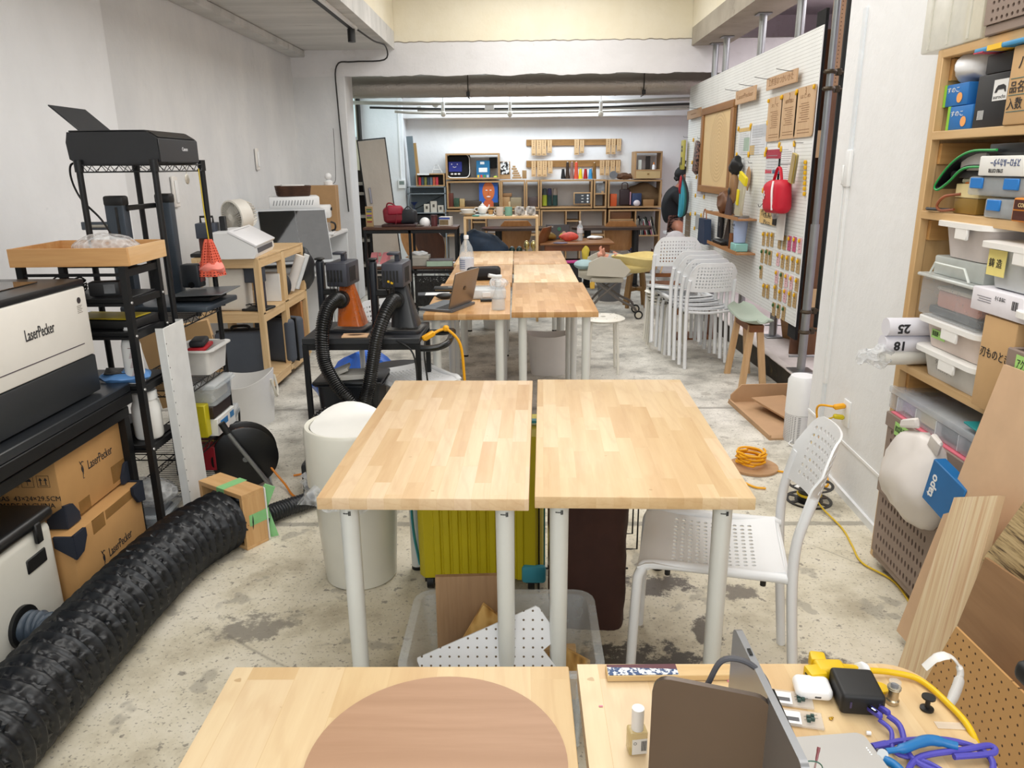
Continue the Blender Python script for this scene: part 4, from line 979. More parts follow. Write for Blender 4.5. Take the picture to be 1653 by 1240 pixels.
for k, (r, x, z, c, l) in enumerate(((.035, -1.80, .60, '#e4e0da', 'white poster roll leaning in the far half of the pine cart'), (.022, -1.77, .60, '#dfe3e4', 'pale grey roll leaning beside the poster roll in the pine cart'))):
    solo('poster_roll', MB().cyl((0, 0, 0), (.12, .10, .30), r, n=20).cyl((.10, .08, .27), (.125, .105, .312), r*.6, n=16) if False else MB().tube([(0, 0, .04), (.10, .02, .30)], r, 20), M(c, .6), l, 'roll', (x-.02, 5.80 + k*.07, z-.01))
solo('garment_bag', MB().ell((0, 0, .16), (.07, .14, .17), 18, 12).jitter(.03, 9), M('#1c1e22', .4, 0, .1), 'black folded bag leaning over the rolls in the pine cart', 'bag', (-1.78, 6.12, .60), 15)

# ------------------------------------------------------------ far left: big cutter, white units
T = Thing('low_bench', 'low white bench carrying the big dark-windowed cutter', 'table', (-2.08, 6.62, 0), 25)
T.p('bench_top', MB().box((0, 0, .655), (.76, .56, .03), .002), M('#d9dcdc', .5))
for sx in (-1, 1):
    for sy in (-1, 1): T.p('leg', MB().box((sx*.35, sy*.25, .32), (.04, .04, .64)), M('#c4c8c9', .4, .2))
T = Thing('laser_cutter', 'big white laser cutter with a dark sloping glass lid by the left wall', 'machine', (-2.08, 6.60, .672), 25)
m = MB(); m.prism([(-.27, 0), (.27, 0), (.27, .52), (-.05, .52), (-.25, .10), (-.27, .09)], .72, (-.36, 0, 0), (0, 1, 0), (0, 0, 1), w=(1, 0, 0)); T.p('body', m, M('#c9cdd0', .35, .1))
def sl(x0, x1, t0, t1, off): return [Vector((x, -.25 + .20*t, .10 + .42*t)) + Vector((0, -.905, .431))*off for x, t in ((x0, t0), (x1, t0), (x1, t1), (x0, t1))]
for x0, x1, nm, mt in ((-.20, .10, 'glass_lid', GL('#0e1113', .04, .96)), (.104, .355, 'glass_lid', GL('#17130f', .04, .96))):
    m = MB(); a = [m.bm.verts.new(p) for p in sl(x0, x1, .02, .98, .004)]; m.face(a); m.thick(.004); T.p(nm, m, mt)
T.p('lower_lip', MB().box((0, -.268, .075), (.70, .05, .02), .004), BLK); T.p('front_panel', MB().box((0, -.273, .035), (.70, .01, .05), .002), M('#b8bcbe', .4))
T = Thing('white_shelf_unit', 'white shelf unit with cables beyond the big cutter', 'shelf', (-2.08, 7.62, 0), 0)
for y in (-.42, .42): T.p('side_panel', MB().box((0, y, .46), (.44, .02, .92), .002), WHT)
for z in (.08, .55, .90): T.p('shelf_board', MB().box((0, 0, z), (.46, .86, .022), .002), WHT)
for z in (.3,): T.p('back_panel', MB().box((-.21, 0, .46), (.01, .82, .9)), WHTM)
cablecoil('black cables heaped in the white shelf unit', (-1.93, 7.75, .565), .09, 8, turns=6)
T = Thing('coffee_machine', 'white espresso machine with black handle on the white shelf unit', 'coffee machine', (-1.98, 7.40, .914), 10)
T.p('body', MB().box((0, 0, .22), (.24, .20, .12), .012, seg=2), WHT); T.p('column', MB().box((-.07, 0, .1), (.10, .18, .2), .006), WHT); T.p('drip_tray', MB().box((.02, 0, .012), (.24, .2, .024), .004), WHT); T.p('group_head', MB().cyl((.05, 0, .12), (.05, 0, .165), .028, n=16), M('#2b2b2d', .3)); T.p('carafe', MB().lathe([(.0, .026), (.035, .026), (.045, .06), (.038, .11), (.03, .115)], 20, c=(.07, 0, 0)), GL('#b0b4b6', .05, .4)); T.p('carafe_handle', MB().tube([(.11, 0, .12), (.15, 0, .10), (.15, 0, .05), (.115, 0, .035)], .009, 8, smooth=5), BLK); T.p('knob', MB().cyl((.121, .03, .24), (.132, .03, .24), .016, n=14), BLK); T.p('button', MB().cyl((.121, -.04, .24), (.127, -.04, .24), .008, n=10), BLK)
T = Thing('white_appliance', 'long white vented appliance lying behind the espresso machine', 'appliance', (-2.12, 7.12, 1.16), 18)
T.p('housing', MB().box((0, 0, .065), (.44, .34, .13), .012, seg=2), WHT)
m = MB()
for k in range(14): m.box((-.18+.026*k, -.1705, .075), (.008, .002, .045), rot=(0, 15, 0))
T.p('vent_row', m, M('#8e9092', .6), kind='stuff')
T = Thing('tall_cabinet', 'tall narrow white cabinet under the vented appliance', 'cabinet', (-2.18, 7.10, 0), 18); T.p('carcass', MB().box((0, 0, .58), (.42, .30, 1.155), .004), WHTM); T.p('door', MB().box((.0, -.156, .58), (.40, .012, 1.10), .003), WHT)
T = Thing('wicker_basket', 'small dark brown wicker basket lying on the white appliance', 'basket', (-2.10, 7.05, 1.292), 24)
WK = M('#4a3122', .85, 0, .35, .9, 160)
tub(T, .30, .20, .085, WK, taper=.9, wall=.012, rim=.004)
for k in range(7): T.p('weave_band', MB().tube([(x, y, .01+.012*k) for x, y in rrect(.278+.0035*k, .178+.0035*k, .035, 3)], .006, 5, closed=True), WK)
T.p('paper', MB().box((0, 0, .09), (.2, .12, .02), .004).jitter(.008, 20), WHTM)
T = Thing('tall_carton', 'tall brown cardboard carton standing against the far end of the left wall', 'box', (-2.08, 7.92, .914), 3); T.p('carton', MB().box((0, 0, .225), (.34, .16, .45), .002), M('#b08c62', .75)); T.p('box_seam', MB().box((.1705, 0, .225), (.001, .004, .45)), M('#7d6040', .8))
T = Thing('white_lamp', 'round white globe camera on top of the tall carton', 'camera', (-1.99, 7.92, 1.366), 0); T.p('base', MB().lathe([(0, 0), (.045, 0), (.045, .035), (.025, .05), (0, .052)], 20), WHT); T.p('globe', MB().ell((0, 0, .085), (.036, .036, .036), 20, 12), WHT); T.p('cable', MB().tube([(.03, 0, .01), (.07, .02, .05), (.075, .05, .3), (.075, .06, .55)], .003, 5, smooth=4), M('#3a3a3c'))
T = Thing('wall_switch', 'white switch box low on the left wall beside the wire rack', 'switch', (-2.545, 5.62, 1.38)); T.p('plate', MB().bb(0, -.04, -.11, .02, .04, .11, .006), M('#e6e2dc', .4)); T.p('cover', MB().bb(.02, -.022, -.08, .028, .022, .08, .004), WHT)
T = Thing('wall_switch', 'white switch box on the left wall beyond the desk fan', 'switch', (-2.545, 7.45, 1.62)); T.p('plate', MB().bb(0, -.035, -.10, .02, .035, .10, .006), M('#e6e2dc', .4)); T.p('cover', MB().bb(.02, -.02, -.07, .028, .02, .07, .004), WHT)

# ------------------------------------------------------------ black trolley with two handled engravers
T = Thing('machine_trolley', 'black steel trolley carrying the two handled engravers and their hoses', 'trolley', (-.81, 3.86, 0), 0)
T.p('top', MB().bb(-.30, -.21, .69, .29, .20, .72, .003), M('#26282c', .4)); T.p('shelf', MB().bb(-.28, -.19, .13, .27, .18, .15, .002), PT)
for x in (-.30, .265):
    for y in (-.21, .175): T.p('leg', MB().bb(x, y, 0, x+.025, y+.025, .69), PT)
for y in (-.205, .18): T.p('rail', MB().bb(-.28, y, .66, .27, y+.02, .69), PT)
T.p('push_handle', MB().tube([(.27, -.19, .665), (.36, -.19, .665), (.42, -.15, .68), (.43, 0, .69), (.42, .14, .68), (.36, .18, .665), (.27, .18, .665)], .017, 12, smooth=5), BLKG)
EG = M('#3b3d47', .42, .15, .04)
def engraver(label, x, y, rz, shield, hgt=.36):
    T = Thing('handled_engraver', label, 'engraver', (x, y, .722), rz, 'handled engravers on the black trolley')
    T.p('base_plate', MB().prism(rrect(.26, .22, .03), .012, (.08, 0, 0)), M('#23252a', .4))
    T.p('bed', MB().prism(rrect(.17, .16, .02), .003, (.12, -.01, .012)), M('#6d6a66', .35, .5))
    T.p('column', MB().box((-.045, .02, .18), (.038, .045, .35), .012, seg=3), M('#20242b', .35, .2)); T.p('column_cap', MB().box((-.045, .02, .362), (.042, .05, .012), .004), BLK)
    T.p('bracket', MB().box((.0, .02, .19), (.07, .04, .03), .004), BLK)
    T.p('head', MB().box((.085, -.005, .295), (.11, .20, .12), .008, seg=2), EG)
    T.p('handle', MB().bb(.075, .0, .352, .10, .035, .39, .003).bb(.045, -.035, .388, .10, .035, .401, .003), EG)
    m = MB()
    for k in range(5): m.bb(.037+.017*k, -.1065, .26, .048+.017*k, -.1045, .32)
    T.p('port_row', m, BLK, kind='stuff')
    m = MB()
    for k in range(5): m.bb(.1405, -.06+.02*k, .255, .1415, -.05+.02*k, .33)
    T.p('vent_row', m, BLK, kind='stuff')
    m = MB(); A = [(-.035, -.03), (.035, -.03), (.045, .03), (-.025, .03)]
    lo = [m.bm.verts.new((.125+x*2.0, -.02+y*2.2, .028)) for x, y in rrect(.07, .06, .012)]; hi = [m.bm.verts.new((.10+x, 0+y, .235)) for x, y in rrect(.07, .06, .012)]
    m.bridge(lo, hi); m.thick(.003); T.p('shield', m, shield)
    T.p('fan_port', MB().cyl((.085, -.085, .165), (.085, -.05, .165), .044, n=24), BLK)
    for k in range(3): T.p('cable', MB().tube([(.055+.02*k, -.108, .28), (.055+.02*k, -.125, .24), (.06+.012*k, -.10, .17), (.05, -.12, .06+.02*k), (.03, -.14, .005)], .0028, 6, smooth=4), BLK)
    return T
engraver('handled engraver with the amber shield, left one on the trolley', -1.02, 3.90, -6, GL('#c9641a', .08, .62))
engraver('handled engraver with the black cone shield, right one on the trolley', -.735, 3.86, -4, M('#1d1f22', .3))
solo('yellow_tie', MB().box((0, 0, 0), (.03, .006, .010), .001, rot=(0, 25, 0)), M('#e8b818', .5), 'small yellow cable tag on the right engraver', 'tag', (-.668, 3.742, .985))
o1 = solo('exhaust_hose', hose([(-.945, 3.80, .888), (-.95, 3.74, .90), (-.975, 3.66, .86), (-.99, 3.60, .76), (-.985, 3.58, .62), (-.93, 3.57, .50), (-.86, 3.56, .42), (-.80, 3.56, .36), (-.76, 3.62, .30)], .037, 20, .011, .006, nk=4), M('#0f1012', .22), 'black ribbed exhaust hose from the left engraver curling down', 'hose', ang=80)
o2 = solo('exhaust_hose', hose([(-.655, 3.765, .888), (-.66, 3.70, .89), (-.685, 3.63, .84), (-.72, 3.59, .74), (-.745, 3.58, .62), (-.765, 3.57, .52), (-.78, 3.55, .46), (-.79, 3.50, .40)], .037, 20, .011, .006, nk=4), M('#0f1012', .22), 'black ribbed exhaust hose from the right engraver hanging straight down', 'hose', ang=80)
solo('exhaust_hose', hose([(-.93, 3.50, .36), (-.96, 3.44, .40), (-1.0, 3.42, .37), (-1.0, 3.42, .30), (-.94, 3.42, .27), (-.88, 3.43, .30), (-.8, 3.45, .34)], .030, 18, .011, .005, nk=4), M('#0f1012', .22), 'short black ribbed hose looped before the black tub', 'hose', ang=80)
solo('burnt_plate', MB().box((0, 0, .004), (.13, .075, .008), .001), NT('mat_burnt').m, 'small wooden plate with a burnt patch on the trolley edge', 'plate', (-.85, 3.70, .721), 3)
t = NT('mat_b2'); v = t.coord(); sp = t.n('ShaderNodeVectorMath', operation='LENGTH'); t.l(t.coord((1, 2, 1)), sp.inputs[0]); dd = t.math('ADD', sp.outputs['Value'], t.math('MULTIPLY', t.noise(v, 60, 4), .03)); t.color(t.ramp(dd, [(.045, '#4a3a28'), (.07, '#e0b890')])); COL.objects['burnt_plate'].data.materials[0] = t.m
T = Thing('black_tub', 'black lidded tub hanging low under the front of the trolley', 'tub', (-.90, 3.78, .152)); tub(T, .32, .26, .32, M('#1d2127', .35, 0, .05), taper=.9); T.p('lid', MB().box((0, 0, .335), (.35, .28, .02), .006, seg=2), M('#14161a', .3)); T.p('port', MB().cyl((-.06, -.13, .20), (-.06, -.115, .20), .035, n=20), BLK)
solo('manual_stack', MB().box((0, 0, .012), (.20, .14, .024), .002, rot=(0, 0, 8)).box((-.07, 0, .035), (.10, .12, .016), .002, rot=(0, -22, 0)), M('#b8b6b0', .6), 'grey instruction papers lying on the black tub lid', 'papers', (-.88, 3.74, .50), 6)
for k, (a, l) in enumerate((((-.55, 3.66, .70), 'thin black power lead dropping from the trolley to the floor, near the hose'), ((-.50, 3.70, .68), 'pair of black leads hanging beside the trolley handle'))):
    x, y, z = a
    solo('power_lead', MB().tube([(x-.1*(1-k), y, z+.015), (x, y-.05, z-.05), (x+.01, y-.05, z-.25), (x-.04, y-.02, z-.45), (x-.02, y, .01)], .0045, 6, smooth=6), BLK, l, 'cable')
T = Thing('extension_cord', 'thick yellow extension cord draped over the trolley handle down to the floor', 'cable', (0, 0, 0))
YC = M('#efab12', .45, 0, .03)
T.p('cord', MB().tube([(-.47, 3.74, .72), (-.42, 3.76, .74), (-.385, 3.76, .735), (-.33, 3.77, .66), (-.315, 3.78, .50), (-.31, 3.80, .25), (-.30, 3.82, .01), (-.25, 3.86, .007), (-.15, 3.9, .007)], .0075, 8, smooth=7), YC)
T.p('plug', MB().box((-.485, 3.72, .715), (.07, .03, .028), .006, rot=(0, -25, 25)), YC); T.p('plug', MB().box((-.40, 3.765, .745), (.03, .03, .03), .008), YC)
T = Thing('plastic_bag', 'big bright blue bag heaped on the floor under the trolley', 'bag', (-1.06, 4.75, 0), 10); T.p('sheet', MB().ell((0, 0, .15), (.30, .20, .19), 22, 12).jitter(.09, 5, 4).jitter(.03, 16, 2), M('#1f5fc0', .35, 0, .2), ang=20)
T = Thing('lid_bin', 'brown-grey bin with black lid under the white chair', 'bin', (-.74, 4.42, 0)); T.p('body', MB().lathe([(.0, 0), (.15, 0), (.175, .34), (.17, .34), (.14, .02)], 28, sx=1.1), M('#a39a90', .5)); T.p('lid', MB().lathe([(.178, .34), (.18, .36), (.17, .372), (0, .38)], 28, sx=1.1), M('#15161a', .35))
T = Thing('clear_tub', 'clear plastic tub with crumpled film on the floor by the trolley', 'tub', (-.62, 3.36, 0)); tub(T, .30, .24, .22, CLR, taper=.85); T.p('film', MB().ell((0, 0, .19), (.15, .11, .09), 20, 12).jitter(.03, 14), FILM())
T = Thing('dust_collector', 'low black machine lying under the trolley beside the bin', 'machine', (-.93, 3.38, 0)); T.p('body', MB().box((0, 0, .10), (.26, .20, .20), .02, seg=2), M('#1a1c20', .4)); T.p('vent', MB().box((0, -.101, .12), (.15, .004, .08), .001), BLKG)

# ------------------------------------------------------------ on the middle tables
SG = M('#8b8178', .3, .7, .02); SGD = M('#5d6064', .4, .5)
T = Thing('laptop', 'open dark silver laptop on the middle table, screen edge towards the camera', 'laptop', (-.42, 4.27, .762), -112)
T.p('keyboard_deck', MB().prism(rrect(.30, .21, .012), .012, (0, -.02, 0)), M('#6c7076', .35, .6)); m = MB()
for r in range(5):
    for c in range(12): m.box((-.12+.0215*c, .055-.02*r, .0125), (.018, .016, .0012))
T.p('keys', m, BLK, kind='stuff'); T.p('touchpad', MB().box((0, -.085, .0123), (.11, .06, .0006)), M('#5f6368', .3, .5))
m = MB(); m.prism(rrect(.30, .205, .012), .006, (0, 0, 0), (1, 0, 0), (0, 0, 1)); m.xf(Matrix.Translation((0, .090, .115)) @ Matrix.Rotation(R_(-14), 4, 'X'))
T.p('screen', m, SG); m = MB().cyl((0, 0, 0), (0, .001, 0), .012, n=20).xf(Matrix.Translation((0, .093, .115)) @ Matrix.Rotation(R_(-14), 4, 'X')); T.p('logo', m, M('#5c534c', .2, .8))
m = MB(); m.prism(rrect(.285, .185, .004), .001, (0, 0, 0), (1, 0, 0), (0, 0, 1)); m.xf(Matrix.Translation((0, .083, .115)) @ Matrix.Rotation(R_(-14), 4, 'X')); T.p('display', m, BLKG)
T = Thing('spray_bottle', 'clear trigger spray bottle on the corner of the middle table', 'bottle', (-.145, 4.19, .762), 200)
T.p('bottle', MB().lathe([(0, 0), (.036, 0), (.040, .006), (.038, .05), (.024, .10), (.014, .125), (.013, .14)], 24), GL('#dfe9ee', .06, .28)); T.p('water', MB().lathe([(0, .004), (.036, .004), (.036, .055), (0, .055)], 24), GL('#cfd8dc', .02, .22)); T.p('collar', MB().lathe([(.018, .135), (.018, .16), (.012, .165)], 18), GL('#f2f4f5', .3, .75)); T.p('trigger_head', MB().tube([(-.02, 0, .185), (.01, 0, .185), (.055, 0, .195)], .011, 10), GL('#f2f4f5', .3, .75)); T.p('trigger', MB().tube([(.03, 0, .18), (.045, 0, .16), (.04, 0, .135)], .005, 8, smooth=3), GL('#f2f4f5', .3, .75))
T = Thing('parts_case', 'clear compartment case with white fittings beside the laptop', 'case', (-.235, 4.62, .762), 4); T.p('case', MB().box((0, 0, .03), (.24, .20, .055), .008, seg=2), GL('#eef1f3', .12, .5))
for k in range(4): T.p('divider', MB().box((0, -.075+.05*k, .03), (.22, .002, .045)), WHT)
T.p('latch', MB().box((.0, -.103, .03), (.05, .008, .03), .002), WHT); T.p('contents', MB().box((0, 0, .025), (.2, .16, .03), .004), WHTM)
lump('film_bundle', 'crumpled clear bag lying on the parts case', 'bag', (-.155, 4.60, .822), (.06, .07, .03), FILM(), 5)
solo('marker', MB().cyl((0, 0, .009), (.07, .0, .009), .009, n=12), BLK, 'short black marker lying in front of the parts case', 'marker', (-.26, 4.44, .762), 5)
T = Thing('flat_case', 'flat black wallet case with a gold trim line beside the laptop', 'case', (-.50, 4.86, .762), 3); T.p('case', MB().box((0, 0, .013), (.17, .10, .024), .006, seg=2), BLK); T.p('trim_line', MB().box((0, -.0505, .013), (.15, .001, .003)), M('#b59a6a', .3, .6)); T.p('logo', MB().box((.02, 0, .0256), (.025, .012, .0006)), M('#c9c4b8', .4))
solo('notebook', MB().box((0, 0, .003), (.16, .11, .006), .001), M('#3c3f45', .5), 'thin dark notebook hanging over the table edge beside the flat black case', 'notebook', (-.59, 4.72, .7625), 8); solo('paper_sheet', MB().box((0, 0, .0006), (.15, .10, .001)), WHT, 'white paper sheet lying on the thin dark notebook', 'paper', (-.545, 4.70, .769), 3)
solo('mouse', MB().ell((0, 0, .017), (.055, .032, .018), 18, 10), BLK, 'black rounded mouse in front of the laptop hinge', 'mouse', (-.485, 4.56, .762), 10)
T = Thing('water_bottle', 'big clear water bottle with a pale label on the middle table', 'bottle', (-.425, 5.62, .762))
T.p('bottle', MB().lathe([(0, 0), (.048, 0), (.053, .008), (.053, .12), (.054, .15), (.045, .20), (.022, .245), (.016, .255), (.016, .275)], 28), GL('#e4eef4', .04, .30)); T.p('label', MB().lathe([(.0545, .035), (.0545, .125)], 28).thick(.0005), M('#d8dde8', .5, 0, .05)); T.p('cap', MB().lathe([(.0185, .262), (.0185, .285), (.016, .289), (0, .289)], 20), WHT)
m = MB()
for k in range(5): m.add(MB().lathe([(.0553, .05+.014*k), (.0553, .055+.014*k)], 10, a0=-PI*.85, a1=-PI*.55))
T.p('label_print', m, M('#6a7fb0', .5), kind='stuff')
T = Thing('black_pouch', 'soft black cloth pouch lying behind the laptop', 'pouch', (-.29, 5.35, .762), 8); T.p('cloth', MB().box((0, 0, .045), (.24, .10, .09), .03, seg=3).jitter(.014, 22), M('#18191c', .8, 0, .1)); T.p('zip', MB().tube([(-.10, -.045, .085), (0, -.05, .09), (.10, -.045, .085)], .003, 6, smooth=3), M('#4a4b4f', .4, .5))
# bins under the middle tables
T = Thing('waste_bin', 'light grey oval waste bin on the floor under the middle table', 'bin', (.18, 5.62, 0), 0)
m = MB()
def wb(u, v):
    a = 2*PI*u; c, s = math.cos(a), math.sin(a); k = (abs(c)**3 + abs(s)**3)**(-1/3)
    return Vector(((.125+.035*v)*c*k, (.09+.02*v)*s*k, (.30 + .025*c*c)*v))
T.p('body', m.grid(44, 8, wb).add(MB().lathe([(0, .004), (.12, .004)], 36, sx=1, sy=.72)).thick(-.004), M('#e0dcd8', .4, 0, .02)); T.p('grip_hole', MB().cyl((.163, -.004, .285), (.170, -.004, .29), .008, n=10), M('#6f5a3a'))
T = Thing('paper_bin', 'small white ribbed bin far under the farthest tables', 'bin', (-.28, 7.35, 0)); T.p('body', MB().lathe([(0, 0), (.12, 0), (.15, .28), (.145, .28), (.115, .01)], 28), WHTM)
for z in (.08, .16, .24): T.p('rim', MB().lathe([(.12+.03*z/.28, z-.003), (.124+.03*z/.28, z), (.12+.03*z/.28, z+.003)], 28), WHT)
# ------------------------------------------------------------ rear of the room: boxes of the wall shelf, placed on the back wall
def skinned(chains, name='skin', sub=2):
    """chains: lists of (x, y, z, r) that share their first point with an earlier chain -> one continuous evaluated mesh builder"""
    vs, es, rs = [], [], []
    def idx(p):
        for i, q in enumerate(vs):
            if (Vector(q) - Vector(p[:3])).length < 1e-5: return i
        vs.append(tuple(p[:3])); rs.append(p[3]); return len(vs) - 1
    for ch in chains:
        ii = [idx(p) for p in ch]
        es += [(a, b) for a, b in zip(ii, ii[1:])]
    me = bpy.data.meshes.new(name); me.from_pydata(vs, es, []); o = bpy.data.objects.new(name, me); COL.objects.link(o)
    md = o.modifiers.new('s', 'SKIN'); md.use_smooth_shade = True
    for i, r in enumerate(rs):
        d = me.skin_vertices[0].data[i]; d.radius = (r, r); d.use_root = (i == 0)
    sb = o.modifiers.new('u', 'SUBSURF'); sb.levels = sub
    bpy.context.view_layer.update()
    out = bpy.data.meshes.new_from_object(o.evaluated_get(bpy.context.evaluated_depsgraph_get()))
    m = MB(); m.bm.from_mesh(out); bpy.data.objects.remove(o); bpy.data.meshes.remove(me); bpy.data.meshes.remove(out)
    return m
SB = WD('#a8845a', '#c4a174', 'x', .8); SBZ = WD('#a8845a', '#c4a174', 'z', .8)
YS = 11.10; DS = .36
def P2(px, py, Y=YS): p = at(px, py, Y=Y); return p.x, p.z
def shelf_box(label, x0, y0, x1, y1, mids_h=(), mids_v=(), foot=False):
    ax, az = P2(x0, y1); bx, bz = P2(x1, y0); w, h = bx-ax, bz-az
    T = Thing('shelf_box', label, 'shelf', (ax, YS, az), 0, 'stacked wooden shelf boxes on the back wall'); t = .022
    T.p('top_board', MB().bb(0, 0, h-t, w, DS, h, .001), SB); T.p('bottom_board', MB().bb(0, 0, 0, w, DS, t, .001), SB)
    for x in (0, w-t): T.p('side_board', MB().bb(x, 0, t, x+t, DS, h-t, .001), SBZ)
    for q in mids_v: xx = P2(q, y1)[0] - ax; T.p('divider', MB().bb(xx, 0, t, xx+t*.8, DS, h-t), SBZ)
    for (q, qa, qb) in mids_h: zz = P2(qa, q)[1] - az; T.p('inner_shelf', MB().bb(P2(qa, q)[0]-ax, 0.004, zz, P2(qb, q)[0]-ax, DS, zz+t*.8), SB)
    return T
shelf_box('top left shelf box holding the black plush monitor and blue game box', 720, 247, 806, 290)
shelf_box('shelf box with the orange face portrait, directly under the plush monitor box', 722, 292, 808, 337)
shelf_box('shelf box with the small wooden crates, right of the orange face portrait', 809, 291, 848, 337)
shelf_box('narrow shelf box between the crates and the dark yarn cones', 849, 291, 871, 337)
shelf_box('wide shelf box with dark yarn cones and the small framed screen', 872, 290, 957, 337)
shelf_box('narrow two-tier shelf box with a black and white photo', 958, 290, 980, 336, mids_h=((314, 960, 979),))
shelf_box('shelf box with the orange cloth, leather apron bag and burlap sack', 981, 290, 1069, 336)
shelf_box('tall top right shelf box with little figures and a wooden drawer', 1024, 244, 1070, 289, mids_h=((276, 1027, 1067),))
shelf_box('long bottom shelf box behind the teapot, left of the row', 720, 338, 872, 442, mids_v=(762, 785), mids_h=((360, 763, 785), (382, 722, 870)))
shelf_box('low shelf box behind the stickered laptop', 873, 338, 979, 442, mids_v=(912, 934), mids_h=((358, 913, 934), (382, 875, 977)))
shelf_box('low shelf box holding books and a wooden drawer on the far right', 980, 338, 1067, 440, mids_v=(1022,), mids_h=((382, 982, 1065), (356, 982, 1022)))
# objects on those shelves: px rectangle on the shelf's front, depth set back into the shelf
def rb(name, label, cat, x0, y0, x1, y1, c, Y=11.2, d=.12, bev=.004, grp=None, rot=0, mat=None, jit=0):
    ax, az = P2(x0, y1, Y); bx, bz = P2(x1, y0, Y); w, h = bx-ax, bz-az
    m = MB().box((0, 0, h/2), (w, d, h), bev, seg=2)
    if jit: m.jitter(jit, 18)
    return solo(name, m, mat or M(c, .6), label, cat, ((ax+bx)/2, Y + d/2, az), rot=(0, rot, 0), group=grp)
T = Thing('plush_monitor', 'black plush cushion shaped like a screen with a smiling blue face', 'cushion', (*at(740, 288.5, Y=11.22),), 4)
T.p('cushion', MB().box((.0, .08, .175), (.35, .17, .345), .06, seg=4).jitter(.012, 9), M('#15171b', .85)); T.p('piping', MB().tube([(x, -.008, z) for x, z in rrect(.33, .325, .07, 4, 0, .175)], .008, 6, closed=True), WHT); T.p('face_panel', MB().box((-.04, -.012, .165), (.19, .01, .14), .004), M('#26318e', .6))
for x in (-.09, -.01): T.p('eye', MB().box((x, -.019, .20), (.014, .004, .014)), WHT)
T.p('mouth', MB().tube([(-.075, -.02, .165), (-.05, -.02, .155), (-.025, -.02, .165)], .004, 5), WHT)
for x in (-.09, -.04, .01): T.p('button', MB().box((x, -.016, .065), (.035, .012, .022), .005), WHT)
T = Thing('game_box', 'blue boxed game with white print beside the plush monitor', 'box', (*at(780, 288.5, Y=11.16),)); T.p('carton', MB().box((0, .04, .125), (.19, .07, .25), .003), M('#1c6f9e', .5)); T.p('label_print', MB().box((0, .004, .12), (.12, .002, .06)), WHT); T.p('label_print', MB().box((-.01, .004, .215), (.06, .002, .035), .001), WHT)
for k, c in enumerate(('#e0b83a', '#cf4536', '#4a8c4a', '#b9c3cc')): T.p('label_print', MB().box((-.07+.045*k, .004, .035), (.03, .002, .035)), M(c, .5))
rb('black_camera', 'black camera on a strap at the right end of the top left box', 'camera', 790, 254, 802, 272, '#17181b', 11.25, .08)
lump('yellow_toy', 'tiny yellow-green toy on the top left shelf box floor', 'toy', at(800, 288.5, Y=11.15), (.03, .02, .02), M('#b9c74a', .5), 1, .05)
T = Thing('portrait', 'orange face portrait painting on blue in the shelf', 'painting', (*at(789, 335, Y=11.14),))
T.p('canvas', MB().box((0, .012, .185), (.27, .02, .37), .001), M('#2f62b8', .6)); FS = M('#d2703c', .6, 0, .06)
T.p('figure', MB().ell((0, 0, .225), (.088, .006, .135), 20, 12), FS); T.p('figure', MB().prism([(-.10, .01), (.10, .01), (.055, .10), (-.055, .10)], .004, (0, -.002, 0), (1, 0, 0), (0, 0, 1)), M('#c45a34', .6))
for x in (-.03, .03): T.p('eye', MB().ell((x, -.007, .24), (.016, .003, .007), 10, 6), WHT)
T.p('mouth', MB().ell((.0, -.007, .15), (.03, .003, .011), 10, 6), M('#f0d8d0', .5)); T.p('nose', MB().box((0, -.007, .20), (.008, .004, .04), .001), M('#b5532c', .6))
rb('black_mug', 'black mug before the orange face portrait', 'mug', 797, 327, 804, 335, '#1b1c1f', 11.11, .05)
for x0, y0, x1, y1, c, n, l, ct in (
 (724, 312, 731, 335, '#5e2a1c', 'wooden_lighthouse', 'small red-brown wooden lighthouse in the portrait shelf box', 'ornament'),
 (733, 320, 741, 335, '#2f4a36', 'green_toy', 'dark green rounded toy beside the lighthouse', 'toy'),
 (742, 321, 750, 334, '#b59a6a', 'straw_toy', 'straw-coloured toy beside the dark green one', 'toy'),
 (751, 324, 778, 335, '#3c3026', 'tool_bundle', 'bundle of dark wooden tools in the portrait shelf box', 'tools'),
 (812, 312, 826, 318, '#8a6540', 'wood_tray', 'flat wooden tray on top of the little crates', 'tray'),
 (811, 318, 823, 334, '#a9855a', 'wood_crate', 'little slatted wooden crate at the left of the crates box', 'crate'),
 (824, 319, 842, 335, '#93856a', 'patterned_box', 'patterned little box right of the slatted crate', 'box'),
 (812, 325, 824, 335, '#c5b08a', 'paper_box', 'pale little box before the slatted crate', 'box'),
 (853, 318, 868, 335, '#4d3f3d', 'curio_group', 'dark little figurine in the narrow shelf box', 'figurine'),
 (985, 313, 996, 333, '#c85522', 'orange_cloth', 'folded orange patterned cloth standing in the right shelf box', 'cloth'),
 (1020, 312, 1036, 332, '#23365a', 'navy_package', 'navy package with tan print beside the apron bag', 'package'),
 (1038, 322, 1056, 334, '#9b7448', 'wood_chips', 'heap of wood chips at the right of the right shelf box', 'wood'),
 (985, 341, 1019, 354, '#7a5233', 'wine_crate', 'dark wooden crate in the low right shelf box', 'crate'),
 (941, 325, 942, 326, '#000000', None, None, None)):
    if n: rb(n, l, ct, x0, y0, x1, y1, c, 11.14, .1, .008, jit=.004)
T = Thing('framed_screen', 'small wooden framed screen with white icons', 'screen', (*at(940, 331.5, Y=11.12),))
T.p('frame', MB().box((0, .015, .095), (.25, .03, .17), .003), SB); T.p('display', MB().box((0, -.001, .095), (.22, .003, .14)), M('#3d4146', .3))
